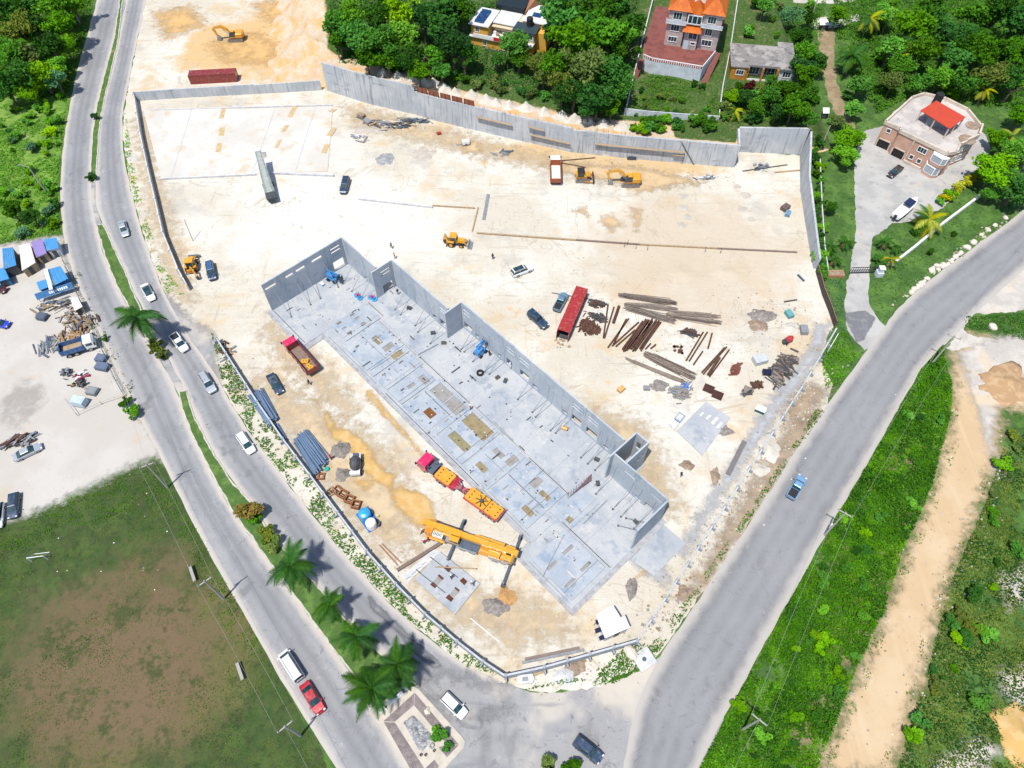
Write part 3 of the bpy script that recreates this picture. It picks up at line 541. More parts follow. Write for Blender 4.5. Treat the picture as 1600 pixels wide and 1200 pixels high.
wallrun('v', T, [-.0,5,10.1,15.2,19.5], [(.4,2.9,6.1,6.85),(5.2,7.0,6.1,6.85),(7.7,9.9,6.1,6.85),(11.6,14.1,6.1,6.85)] + sl(16.3,18.7) + [(16.05,18.75,.7,3.05)])
wallrun('u', 19.5, [T,6.2,12.1], [(6.55,7.45,.7,1.6)])
wallrun('v', 12.4+T, [18.1,23.2], sl(20.05,22.45) + [(19.95,22.5,.4,2.85)])
wallrun('u', 23.2, [12.4+T,18.6,24.7,30.5], [(25,26.1,.8,2.0),(27.4,29.6,.8,2.6)] + sl(27.7,29.4))
wallrun('v', 30.8+T, [22,26.2], [])
wallrun('u', 26.2, [30.8+T,37,43.3,46.8,53.2,59.2,64.8,69.2,73.8], sl(31.4,33.4)+sl(44,46.2)+sl(47.6,50.3)+sl(61.7,64.2)+sl(65.5,68)+[(31.4,33.8,.9,2.7),(34.9,35.9,1.1,2.0),(41.6,42.6,1,1.9),(44,45.6,.9,2.8),(47.8,50.3,.9,2.9),(51.4,52.6,.8,1.8),(59.6,60.6,1,1.9),(61.8,64.2,.9,2.9),(65.5,68.2,.9,2.9),(69.9,71,1,1.9)])
wallrun('v', 74.1+T, [22,29], [], 8.4)
wallrun('u', 28.72, [74.1+T,76.8], [(74.9,75.8,4.2,6.3)], 8.4)
wallrun('v', 76.8+T, [23+T,29], [(24.4,24.8,4.6,5.8),(25.45,25.85,4.6,5.8),(26.5,26.95,4.6,5.8),(27.75,28.2,4.6,5.8)], 8.4)
wallrun('u', 23, [74.1+T,79.9,86], [(77.1,79.4,5.7,6.3),(80.4,81.7,.45,1.4),(82.6,84.5,.4,2.0),(83,85.3,5.8,6.1)])
wallrun('v', 86.3, [15.4,23], [], 8.2)
# wall panels still lying on the slab where they were cast
SOIL = [M('tan_fill', (.25,.20,.115), .95, .25, .8), M('olive_fill', (.22,.20,.11), .95, .25, .8), M('grey_fill', (.26,.25,.24), .95, .2, .8), M('rust_fill', (.16,.065,.02), .9, .25, .8)]
CP = [((12.0,17.5,6.6,15.3), [(12.3,13.1,7.7,8.7,9),(14.3,14.8,7.7,8.7,2),(15.9,16.6,7.7,8.8,9),(15.9,16.7,11.2,12.2,2),(13.9,14.5,11.2,12.2,2),(12.4,13.1,11,12,9)], 'lying wall panel with small square openings nearest the northwest wall'),
 ((17.8,28.3,5.2,14.2), [(20.5,22.9,10.6,11.8,0),(23.9,25.3,10.6,13.0,2),(26.7,28.0,10.7,13.1,0),(19.9,20.5,6.9,7.7,9)], 'lying wall panel with three brown openings in a staggered row'),
 ((28.6,32.6,5.2,14.2), [(29.1,29.5,10.8,11.8,9),(29.1,29.5,6.6,7.4,9)], 'narrow lying wall panel with two tiny dark slots'),
 ((32.9,37.2,5.2,13.6), [(34.6,36.9,11.3,12.6,2),(34.7,35.5,8.4,10.1,2)], 'narrow lying wall panel with one brown opening and one small slot'),
 ((37.5,46.9,5.1,14.3), [(38.4,42.4,11.1,13.9,2),(42.65,46.3,11.1,13.8,2),(41.3,43.5,7.1,8.7,3)], 'lying wall panel with twin large brown openings and a rust square'),
 ((47.2,54.7,5.1,14.5), [(47.8,53.9,11.1,13.9,0),(48.5,53.2,7.1,8.8,1)], 'lying wall panel with one very long brown opening and an olive one'),
 ((55.1,61.6,5.1,14.6), [(56.5,58.8,11,12.1,2),(59.7,61.1,11.1,13.4,2),(56.5,58.8,6.8,8,0)], 'lying wall panel with three brown openings behind the counterweight truck'),
 ((61.9,71.7,5.1,14.6), [(65.9,67.3,11.3,13.5,2),(68.3,70.5,11.2,12.2,0),(68.3,70.6,7,8.1,0)], 'long lying wall panel with three openings in an L layout'),
 ((72.0,76.9,10.2,17.8), [(75,76.1,11.1,12.2,0)], 'lying wall panel with a single square opening below the rust mesh'),
 ((76.2,85.5,1.9,9.8), [(78.8,79.4,6.4,8.7,2),(78.9,79.45,2.6,4.8,2),(82.85,83.4,6.5,8.7,2),(83,83.5,2.6,4.9,2)], 'lying wall panel with four slim slots at the south corner')]
PANM = layered('cast_panel_concrete', (.285,.325,.372), [dict(c=(.345,.375,.41), s=.2, lo=.4, hi=.6, r=.7), dict(c=(.20,.26,.345), s=.3, lo=.52, hi=.68, a=.85, r=.75), dict(c=(.40,.41,.415), s=.6, lo=.57, hi=.72, a=.8, r=.78), dict(c=(.22,.24,.265), s=2, lo=.56, hi=.72, a=.6, r=.78)], .85, bump=.1)
for k, ((u0,u1,v0,v1), hl, lab) in enumerate(CP):
    t = thing('cast_panel', lab, 'wall panel', UV(u0, v0, ST), TH, 'wall panels cast flat on the slab')
    h = .2 + .03*(k % 2)
    m = holed(u1-u0, v1-v0, [(a-u0,b-u0,c-v0,d-v0) for a,b,c,d,_ in hl], h); m.v = [(x, z, h-y) for x, y, z in m.v]; m.obj('panel_face', PANM, t)
    for a,b,c,d,q in hl:
        if q < 9: MB().b(a-u0+.01,b-u0-.01,c-v0+.01,d-v0-.01,.0,.09).obj('opening_fill', SOIL[q], t)
        else: MB().b(a-u0+.01,b-u0-.01,c-v0+.01,d-v0-.01,.0,h-.05).b((a+b)/2-u0-.05,(a+b)/2-u0+.05,c-v0,d-v0,h-.05,h+.05,1).obj('opening_fill', [SOIL[2], DARK], t)
    for q in range(3): x = (u1-u0)*(q+.6)/3.2; MB().b(x,x+.05,-.06,v1-v0+.06,-.0+h+.004,h+.05).obj('edge_form', DARK if (k+q)%2 else TIMBER, t) if q == 2 else None
# inserts, small block-outs and scraps strewn over the slab and the lying panels
rgi = random.Random(5); ins = MB()
for k in range(330):
    u = rgi.uniform(1,85); v = rgi.uniform(5.4,14.4) if k % 3 else rgi.uniform(5,22); 
    if u < 12: v = rgi.uniform(1,18)
    if u > 76 and k % 3: v = rgi.uniform(2,9.6)
    z = ST+(.235 if 12 < u < 86 and v < 14.4 else 0); s_ = rgi.uniform(.05,.16); l_ = s_*(rgi.choice((1,1,1.5,3,7)) if k % 4 else 1)
    if rgi.random() < .5: ins.b(u-s_,u+s_,v-l_,v+l_,z,z+.05,k%3)
    else: ins.b(u-l_,u+l_,v-s_,v+s_,z,z+.05,k%3)
ins.obj('slab_inserts', [DARK, GREY, M('pale_insert',(.45,.45,.44))], bl, kind='stuff')
for k, (u0, u1, v, m) in enumerate(((12.2,17.4,16.0,0),(17.6,30,14.6,1),(31,46,14.9,0),(47,61,15.1,1),(62,73,15.0,0),(14,30,4.6,1),(33,60,4.6,0),(61,73,4.6,1),(75,86,10.4,0),(76,85,1.4,1),(.5,12,.2,0),(18,28,9.6,1),(38,46,10.3,0),(56,61,9.6,1),(62,71,9.9,0))): MB().b(u0,u1,v-.05,v+.05,ST+.002 if not 5.2 < v < 14.4 else ST+.24,(ST+.06) if not 5.2 < v < 14.4 else ST+.28).obj('joint_batten', (DARK, GREY)[m], bl)
# pipe braces
BRM = M('brace_steel', (.24,.27,.31), .5, .2)
def brace(f, tp, lab):
    a = UV(f[0], f[1], ST); b = UV(tp[0], tp[1], tp[2]); t = thing('pipe_brace', lab, 'brace', a, group='pipe braces propping the walls')
    d = b-a; MB().cyl((0,0,.05), d, .05, n=6).obj('tube', BRM, t); MB().cyl((0,0,.05)+d*0 if False else d*.0+Vector((0,0,.05)), d*.3+Vector((0,0,.035)), .065, n=6).obj('sleeve', GREY, t); MB().b(-.18,.18,-.18,.18,0,.06).obj('foot_plate', DARK, t)
for v in (2,6.8,9.3,13.9): brace((4.4,v), (T,v,5), 'slim pipe brace propping the northwest wall')
for u in (4.3,7.3,10.4): brace((u,15.3), (u+.2,19.45,5), 'slim pipe brace propping the short wall by the blue machines')
for u, v in ((17.7,18.9),(19.5,18.9),(23.9,19.3),(25.6,18.6),(29.6,18.6)): brace((u,v), (u+.3,23.15,5.2), 'slim pipe brace propping the second wall step')
for u in (35.0,35.9,38.9,42.3,43.4,51.5,55.5,56.7,60.7,61.7,68.5,70.2,72): brace((u,21.9+.3*(int(u)%2)), (u+.3,26.15,5.2), 'slim pipe brace propping the long northeast wall')
for u in (75.3,79.3,81.2,84.2): brace((u,18.6), (u+.2,22.95,5), 'slim pipe brace propping the last wall near the corner tower')
for v in (17,19): brace((82,v), (86-.0,v+.4,4.6), 'slim pipe brace propping the southeast end wall')
for c0, c1, lab in (((77.7,12.8),(77.5,19.0),'long thin pipe lying on the slab beside the rust mesh'),((26.8,5.7),(27.0,10.2),'short dark pipe lying across the second panel'),((65.9,9),(65.6,15.2),'thin pipe lying beside the L-layout panel openings'),((30.2,14.8),(30.9,19.5),'grey timber batten lying by the wall step'),((79.5,1.2),(76.8,9),'thin pipe lying over the slotted south panel'),((52,15.4),(57.5,15.2),'straight pipe lying in mid slab near the tyre')):
    a = UV(*c0, ST+.24); b = UV(*c1, ST+.24); tag(MB().cyl((0,0,.07), (b-a)+Vector((0,0,.07)), .07, n=6).obj('loose_pipe', BRM, None, a), lab, 'pipe', 'loose pipes on the slab')
# machines and small gear on the slab
BLUE = paint('machine_blue', (.02,.22,.55)); LBLUE = paint('light_blue', (.03,.32,.62)); MAG = paint('magenta_paint', (.55,.015,.09)); ORNG = paint('orange_paint', (.75,.22,.01))
def lift(loc, rz, lab, L=3.0, hb=1.9, mat=None):
    t = thing('boom_lift', lab, 'boom lift', loc, rz); m = mat or BLUE
    MB().b(-1.1,1.1,-.7,.7,.35,.9).obj('chassis', m, t)
    for x in (-.8,.8):
        for y in (-.8,.8): MB().cyl((x,y-.15,.4),(x,y+.15,.4),.4,n=12).obj('wheel', BLACK, t)
    MB().cyl((0,0,.9),(0,0,1.15),.5,n=10).obj('turntable', DARK, t); MB().b(-1.3,.3,-.55,.55,1.15,1.75).obj('counterweight', m, t)
    MB().beam((-.9,0,1.5),(L*.6,0,hb),.35,.35).beam((L*.6,0,hb),(L*.5,0,hb+.5),.3,.3).beam((L*.5,0,hb+.5),(-1.2,0,hb+.7),.25,.25).obj('boom', m, t)
    MB().b(L*.6,L*.6+.8,-.6,.6,hb-.9,hb-.8).b(L*.6,L*.6+.05,-.6,.6,hb-.8,hb+.2).b(L*.6+.75,L*.6+.8,-.6,.6,hb-.8,hb+.2).b(L*.6+.05,L*.6+.75,.56,.6,hb+.1,hb+.2).b(L*.6+.05,L*.6+.75,-.6,-.56,hb+.1,hb+.2).obj('basket', STEELB, t)
lift(UV(1.9,14.4,ST), TH+R(20), 'bright blue boom lift parked against the northwest wall', 2.6)
lift(UV(38.4,24.3,ST), TH+R(100), 'blue boom lift standing under the long northeast wall', 2.4, 2.6)
def trowel(loc, rz, lab):
    t = thing('ride_on_trowel', lab, 'trowel machine', loc, rz)
    for x in (-.55,.55): MB().cyl((x,0,.05),(x,0,.3),.62,n=14).obj('blade_guard', LBLUE, t)
    MB().b(-.7,.7,-.3,.3,.3,.62).obj('engine_deck', BLUE, t); MB().b(-.3,.3,-.3,.25,.62,.85).b(-.3,.3,-.38,-.3,.62,1.3).obj('seat', MAG, t)
    for x in (-.35,.35): MB().cyl((x,.3,.5),(x,.45,1.2),.04,n=5).obj('control_stick', DARK, t)
trowel(UV(9.6,15.4,ST), TH, 'blue trowel machine with magenta seat farther from the wall opening'); trowel(UV(12.0,17.3,ST), TH+R(15), 'blue trowel machine with magenta seat beside the wall step')
def ringobj(r, h, n=14, ri=.5):
    mb = MB(); A = [(r*math.cos(2*math.pi*k/n), r*math.sin(2*math.pi*k/n)) for k in range(n)]
    V = [(x,y,0) for x,y in A]+[(x,y,h) for x,y in A]+[(x*ri,y*ri,h) for x,y in A]+[(x*ri,y*ri,0) for x,y in A]
    return mb.add(V, [(k,(k+1)%n,(k+1)%n+n,k+n) for k in range(n)]+[(k+n,(k+1)%n+n,(k+1)%n+2*n,k+2*n) for k in range(n)]+[(k+2*n,(k+1)%n+2*n,(k+1)%n+3*n,k+3*n) for k in range(n)])
tag(ringobj(.75,.35).obj('spare_tyre', BLACK, None, UV(42,21,ST)), 'black tyre lying alone in the middle of the slab', 'tyre')
t = thing('orange_drum', 'orange plastic drum lying near the long wall windows', 'drum', UV(62.3,24.0,ST), TH+.4); MB().cyl((-.5,0,.38),(.5,0,.38),.38,n=12).obj('shell', ORNG, t); MB().cyl((.5,0,.38),(.56,0,.38),.3,n=12).obj('lid', DARK, t)
g = UV(72.6,14.2,ST+.24); t = thing('mesh_stack', 'bent rusty reinforcement mesh sheets stacked on the slab', 'steel mesh', g, R(28))
MB().add([(0,0,.05),(5.4,1.0,.3),(6.2,2.2,.1),(3.2,.9,.65),(0,0,.15),(5.4,1.0,.4),(6.2,2.2,.2),(3.2,.9,.8)], [(0,1,2,3),(7,6,5,4),(0,4,5,1),(1,5,6,2),(2,6,7,3),(3,7,4,0)]).obj('sheet', M('mauve_mesh', (.17,.11,.13), .8, .35, 3), t)
mb = MB()
for k in range(9): mb.cyl((.6*k,.1+.12*k,.45),(.6*k+.7,.9+.13*k,.5),.035,n=4)
mb.obj('bars', RUST, t, kind='stuff')
for k, (u, v) in enumerate(((1.5,11.8),(19.5,21.2),(28,20.6),(45.2,22.7),(46.8,23.3),(74.2,20.2),(83.6,19.6),(70.8,23.6),(31.5,20.5))):
    t = thing('tool_crate', ['pale blue tool crate by the northwest wall','dark tool box at the second wall step','dark tool box near the solid fin wall','small tool crate below the third window','second small tool crate below the third window','dark tool box at the corner tower foot','grey tool crate by the end wall braces','small dark tool box under the last window','small crate beside the solid fin'][k], 'crate', UV(u, v, ST), TH+k*.5)
    MB().b(-.45,.45,-.3,.3,0,.45).obj('body', [LBLUE, DARK, DARK, TIMBER, STEELB, DARK, GREY, DARK, TIMBER][k], t); MB().b(-.47,.47,-.32,.32,.452,.52).obj('lid', DARK if k else WHITE, t)

# ---- other slabs and pads in the yard
def pad(name, px, h, mat, label, cat='slab', **k):
    t = thing(name, label, cat, (0,0,0), 0, **k); MB().prism([tuple(G(*p)[:2]) for p in px], 0, h).obj('top_slab', mat, t); return t
t = pad('small_slab', [(688,863),(649,907),(711,961),(750,913)], .35, CONC, 'small square concrete slab with rusty openings beside the mobile crane')
def uvbox(parent, px, z0, z1, mat, nm):
    MB().prism([tuple(G(*p)[:2]) for p in px], z0, z1).obj(nm, mat, parent)
def zz(ox, oy, s, pts): return [(ox + x/s, oy + y/s) for x, y in pts]
for q in ([(680,355),(720,318),(770,365),(735,405)],[(525,540),(560,510),(610,555),(580,585)],[(610,440),(630,425),(685,470),(665,490)],[(860,500),(900,460),(950,505),(915,550)],[(800,580),(815,568),(865,605),(850,625)],[(700,690),(740,650),(795,700),(765,740)]):
    uvbox(t, zz(600,840,7.2727,q), .3, .362, M('rust_opening', (.10,.035,.02), .9, .3), 'opening_fill')
for q in ([(625,440),(680,475),(600,560),(555,510)],[(810,590),(860,625),(795,690),(745,650)]):
    uvbox(t, zz(600,840,7.2727,q), .3, .358, SOIL[2], 'opening_fill')
for q in ([(520,230),(525,225),(845,460),(840,465)],[(360,375),(365,370),(700,632),(695,638)]): uvbox(t, zz(600,840,7.2727,q), .36, .41, DARK, 'edge_form')
t = pad('strip_slab', zz(600,840,7.2727,[(280,500),(640,165),(560,130),(200,440)]), .1, WHITEC, 'thin striped concrete strip beside the small square slab')
for k in range(4): uvbox(t, zz(600,840,7.2727,[(250+60*k,470-55*k+5),(300+60*k,440-55*k),(306+60*k,446-55*k),(256+60*k,476-55*k+5)]), .1, .13, GREY, 'joint_strip')
t = pad('east_slab', zz(1020,560,7.2727,[(600,500),(880,680),(560,1110),(270,830)]), .22, CONC, 'pale concrete slab with four small blocks beside the rust plates')
for k, q in enumerate(([(650,745),(715,675),(745,700),(680,775)],[(705,800),(765,730),(795,755),(735,820)],[(590,700),(640,650),(665,670),(610,720)],[(520,660),(560,620),(580,640),(540,680)])): uvbox(t, zz(1020,560,7.2727,q), .22, .5, WHITEC, 'block')
pad('south_east_slab', [(1036,820),(1072,850),(1022,900),(986,875)], .12, CONC, 'bare pale concrete slab outside the southeast end wall')
t = pad('small_frame_base', zz(1020,560,7.2727,[(240,690),(300,620),(370,660),(310,740)]), .3, M('blue_form', (.2,.27,.36)), 'small bluish form box west of the pale slab'); uvbox(t, zz(1020,560,7.2727,[(255,690),(300,635),(352,662),(308,722)]), .25, .306, WHITEC, 'top_slab_fill')
pad('form_lid', zz(1020,560,7.2727,[(180,760),(240,700),(300,750),(240,815)]), .35, WHITEC, 'small white square form beside the bluish form box')
t = pad('north_pad', [(224,172),(380,170),(520,168),(512,268),(400,272),(252,279)], .14, layered('pad_concrete', (.47,.455,.42), [dict(c=(.52,.51,.48), s=.1, lo=.4, hi=.6), dict(c=(.46,.37,.25), s=.15, lo=.52, hi=.70, a=.8, r=.75), dict(c=(.38,.37,.35), s=.6, lo=.56, hi=.72, a=.6, r=.78), dict(c=(.5,.5,.52), s=.5, lo=.6, hi=.75, a=.5)], bump=.1), 'large pale concrete pad with brown trench openings in the northwest yard')
FILLY = M('sandy_fill', (.46,.34,.19), .95, .25)
for x0,y0,x1,y1,w in ((350,170,346,186,7),(348,200,346,213,8),(344,224,341,238,8),(462,166,453,184,8),(449,196,443,207,7),(438,219,432,232,6),(523,171,517,176,7),(522,201,514,213,9),(512,226,506,240,9)):
    uvbox(t, [(x0-w/2,y0),(x0+w/2,y0),(x1+w/2,y1),(x1-w/2,y1)], .12, .15, FILLY, 'trench_fill')
for x0,y0,x1,y1 in ((300,172,268,278),(430,170,395,270),(493,168,462,268)): uvbox(t, [(x0-.6,y0),(x0+.6,y0),(x1+.6,y1),(x1-.6,y1)], .139, .152, M('pad_joint',(.40,.41,.42)), 'joint_strip')
def beamthing(name, p, q, w, h, mat, lab, cat, z=0.0, group=None):
    a = G(*p); b = G(*q); a.z = b.z = z; t = thing(name, lab, cat, a, group=group); d = b-a
    MB().beam((0,0,h/2), d+Vector((0,0,h/2)), w, h).obj('length', mat, t); return t
KW = 'low concrete upstands in the yard'
for p, q, w, h, lab in (((250,281),(400,274),.35,.5,'low concrete upstand along the near edge of the north pad'),((425,272),(522,276),.4,.6,'low shaded concrete upstand right of the conveyor'),((560,312),(676,325),.4,.5,'low concrete upstand in the open middle of the yard'),((235,173),(520,165),.3,.35,'low concrete upstand along the far edge of the north pad')):
    beamthing('upstand', p, q, w, h, WHITEC, lab, 'upstand', group=KW)
for k, (p, q, w, h, m) in enumerate((((676,322),(742,326),.3,.3,TIMBER),((747,325),(738,362),.25,.3,TIMBER),((745,365),(900,376),.35,.35,TIMBER),((900,376),(1000,383),.3,.4,M('mauve_timber',(.2,.15,.13))),((1000,383),(1120,389),.3,.35,TIMBER),((1120,389),(1245,395),.3,.35,M('mauve_timber',(.2,.15,.13))),((763,304),(756,344),.8,.12,GREY),((930,247),(860,253),.3,.15,RUST),((866,253),(915,262),.3,.15,RUST))):
    beamthing('timber_form', p, q, w, h, m, ['timber edge form joining the upstand to the east pad','timber edge form running along the pad corner','timber edge form right of the backhoe loader','mauve timber edge form in mid yard','timber edge form below the low mounds','mauve timber edge form ending at the east wall','grey plank strip lying on the pad corner','rusty pipe lying behind the white tipper truck','rusty pipe lying behind the bulldozer'][k], 'timber form')
stk = MB()
for x, y in ((975,386),(993,389),(1011,391),(1125,396),(980,383),(1101,394)):
    t = thing('stake', 'thin steel stake standing along the timber edge form', 'stake', G(x,y), group='stakes along the edge form'); MB().cyl((0,0,0),(.05,0,1.6),.05,n=5).obj('rod', RUST, t)
# sand spills and heaps
SAND = layered('orange_sand', (.46,.295,.11), [dict(c=(.50,.35,.165), s=.5, lo=.42, hi=.62), dict(c=(.46,.28,.09), s=1.5, lo=.55, hi=.75, a=.7)], bump=.5, bscale=2)
for q in ([(570,612),(583,610),(592,625),(620,660),(655,702),(690,735),(720,760),(700,752),(670,722),(640,690),(605,655),(585,632)], [(505,648),(512,645),(525,670),(545,672),(570,690),(595,730),(618,745),(612,765),(590,755),(565,735),(545,700),(520,685)], [(608,768),(625,762),(660,772),(678,785),(676,805),(688,830),(668,832),(648,818),(620,795)], [(555,753),(570,745),(585,757),(570,768)], [(995,905),(1020,880),(1035,830),(1044,815),(1030,850),(1008,885)]):
    softsheet('sand_spill', q, SAND, .045, .8, .3)
for q in ([(900,330),(912,325),(918,338),(908,335)],[(940,340),(958,335),(972,352),(955,362),(942,352)],[(985,325),(1000,328),(1000,350),(994,360),(990,345)],[(845,255),(1000,262),(1090,283),(1000,300),(960,285),(870,268)],[(720,222),(750,220),(750,240),(725,238)]):
    softsheet('sand_spill', q, M('pale_tan_sand', (.48,.355,.21), .95, .2, .4), .045, 1.6, .4)
def heap(p, rx, ry, h, mat, lab, name='gravel_heap', rz=0.0, cat='heap', seed=0, z=0.0, terr=False, group=None):
    g = GT(*p) if terr else G(*p); mb = MB(); n, k = 22, 6; rings = []
    for i in range(k+1):
        f = i/k; r = 1-f**.8*.97; zz_ = h*f**1.35*.99; ring = []
        for j in range(n):
            a = 2*math.pi*j/n; w = 1+(.28+.3*(1-f))*mnoise.noise(Vector((math.cos(a)*1.6, math.sin(a)*1.6, seed+.3*i)))
            ring.append((rx*r*w*math.cos(a), ry*r*w*math.sin(a), zz_+.12*h*mnoise.noise(Vector((j*.7, i*.9, seed)))*(1 if 0 < i else 0)-.02))
        rings.append(ring)
    mb.loft(rings); o = mb.obj(name, mat, None, (g.x, g.y, g.z+z), rz, smooth=True, label=lab, cat=cat, group=group)
    return o
GRV = layered('grey_gravel', (.20,.18,.165), [dict(c=(.28,.255,.235), s=2, lo=.45, hi=.6), dict(c=(.13,.115,.105), s=5, lo=.52, hi=.66)], bump=.8, bscale=9)
PALEH = layered('pale_gravel', (.38,.345,.30), [dict(c=(.44,.405,.355), s=.8, lo=.45, hi=.6), dict(c=(.31,.275,.235), s=4, lo=.55, hi=.7, a=.7)], bump=.6, bscale=5)
BRN = layered('brown_soil', (.24,.18,.135), [dict(c=(.32,.25,.19), s=1, lo=.45, hi=.62), dict(c=(.15,.105,.075), s=3, lo=.52, hi=.7)], bump=.8, bscale=5)
WLIME = layered('white_lime', (.46,.425,.37), [dict(c=(.52,.49,.44), s=.5, lo=.42, hi=.6), dict(c=(.40,.35,.28), s=2, lo=.55, hi=.72, a=.7)], bump=.5, bscale=3)
for k, (p, rx, ry, h, m, lab) in enumerate((((604,249),3.0,2.6,.5,layered('slate_gravel',(.23,.24,.25),[dict(c=(.32,.33,.34),s=1.5,lo=.45,hi=.6)],bump=.7,bscale=7),'dark grey flattened gravel heap north of the upstand'),((662,241),4.2,3.6,.25,PALEH,'pale flattened gravel heap ringed by wheel tracks'),((530,703),2.3,2.1,1.3,GRV,'grey brown gravel heap beside the stacked pipes'),((536,742),1.9,1.6,.9,GRV,'smaller grey gravel heap below the stacked pipes'),((776,946),2.6,1.9,.9,GRV,'dark grey spoil heap at the crane outrigger'),((790,935),1.7,2.1,.7,layered('orange_clay',(.42,.24,.10),[dict(c=(.3,.16,.06),s=1,lo=.45,hi=.65)],bump=.8,bscale=4),'orange clay heap behind the dark spoil'),((987,920),1.3,2.3,.6,GRV,'slim grey gravel heap north of the site office'),((899,1040),2.0,1.6,.6,BRN,'brown soil heap outside the junction wall'),((881,1056),2.4,1.6,.5,M('pale_grey_sand',(.46,.47,.48),.95,.15,1),'pale grey sand heap outside the junction wall'),((1071,926),1.9,1.8,.5,BRN,'brown soil heap on the east verge'),((948,431),4.2,2.8,.35,YARD,'low pale mound in front of the edge form'),((1066,427),4.6,3.6,.4,YARD,'broad low pale mound near the east yard'),((1130,425),5.0,3.0,.3,YARD,'low pale mound beside the broad one'),((1200,702),2.6,3.2,1.1,WLIME,'white lime heap on the east verge'),((1188,735),1.9,1.7,.8,WLIME,'smaller white lime heap on the east verge'),((1075,728),1.7,1.2,.6,BRN,'dark soil heap south of the pale slab'),((1118,745),1.2,2.0,.5,BRN,'dark soil heap beside the grey trough'),((1128,672),2.4,1.9,.3,GRV,'flattened grey gravel heap at the pale slab corner'),((1235,515),2.4,1.8,1.0,WLIME,'small white heap at the east corner of the yard'),((1190,492),3.0,2.2,.9,GRV,'grey rubble heap at the east side of the yard'),((1185,508),2.4,1.9,.6,BRN,'brown rubble heap beside the grey rubble'),((1572,600),6.5,5.0,1.6,layered('tan_clay',(.34,.22,.12),[dict(c=(.42,.29,.17),s=.6,lo=.45,hi=.62)],bump=.5,bscale=3),'large tan clay mound beside the dirt track'),((1590,1150),3.6,5.0,1.3,SAND,'orange clay mound at the lower edge of the scrub'),((577,204),4.6,1.9,.7,PALEH,'long pale heap beside the retaining wall rubble'),((1030,603),2.2,1.9,.4,GRV,'grey stone heap west of the rust plates'),((958,448),1.6,.9,.12,YARD,'tiny pale mound near the container'),((410,244),2.1,1.9,1.2,PALEH,'small pale heap under the conveyor head'))):
    heap(p, rx, ry, h, m, lab, seed=k*1.7)
for k in range(26):
    px = 1062 + (k % 6)*31 + random.uniform(-8,8) + (k//6 % 2)*14; py = 291 + (k//6)*16 + random.uniform(-4,4)
    if px < 1238: heap((px, py), random.uniform(1.9,2.6), random.uniform(1.6,2.2), random.uniform(.10,.2), YARD if k % 3 else PALEH, 'shallow tipped gravel mound in the field of mounds by the east wall', seed=k, group='tipped gravel mounds')
tops = [(600,114),(622,120),(645,125),(662,128),(677,131),(694,135),(711,140),(737,144),(760,153),(775,156),(795,161),(822,165),(850,170),(877,177),(897,183),(920,186),(942,190),(972,195)]
for k, p in enumerate(tops):
    heap((p[0], p[1]+(5 if k > 4 else 0)), 2.6+.4*(k%3), 2.4, 1.9+.5*((k*7)%3)/2, WLIME, 'white limestone backfill heap tipped behind the retaining wall', 'limestone_heap', seed=k*2.2, terr=True, z=-.35, group='backfill heaps behind the retaining wall')
# ================================================================== VEHICLES
RIM = M('alloy_rim', (.38,.39,.4), .35, .1, metal=.6); LAMPW = M('headlamp_glass', (.62,.64,.66), .15, .05); LAMPR = M('tail_lamp', (.35,.01,.01), .25, .1); TRIM = M('black_trim', (.025,.026,.028), .5, .1)
def frame(rear, front):
    a = G(*rear); b = G(*front); d = b-a; return (a+b)/2, math.atan2(d.y, d.x), d.length
def wheel(parent, x, y, r, w, rim=RIM, n=14):
    o = MB().cyl((0,-w/2,0),(0,w/2,0),r,n=n).obj('wheel', BLACK, parent, (x, y, r))
    s = 1 if y > 0 else -1; MB().cyl((0,s*(w/2+.001),0),(0,s*(w/2+.03),0),r*.6,n=10).obj('rim', rim, o)
CARK = dict(  # H, belt, hood z, nose z, cabin base rear..front, roof rear..front (fractions of length, -0.5 rear .. 0.5 front), tail z
    sedan=dict(H=1.45,belt=.92,hood=.86,tail=.93,cb=(-.36,.24),cr=(-.20,.07)), hatch=dict(H=1.5,belt=.95,hood=.9,tail=.95,cb=(-.485,.27),cr=(-.42,.10)),
    suv=dict(H=1.75,belt=1.08,hood=1.05,tail=1.1,cb=(-.49,.24),cr=(-.44,.10)), jeep=dict(H=1.85,belt=1.15,hood=1.12,tail=1.15,cb=(-.49,.12),cr=(-.47,.06)),
    van=dict(H=2.0,belt=1.15,hood=1.05,tail=1.15,cb=(-.495,.40),cr=(-.48,.26)), pickup=dict(H=1.75,belt=1.08,hood=1.05,tail=1.08,cb=(-.12,.25),cr=(-.08,.12)))
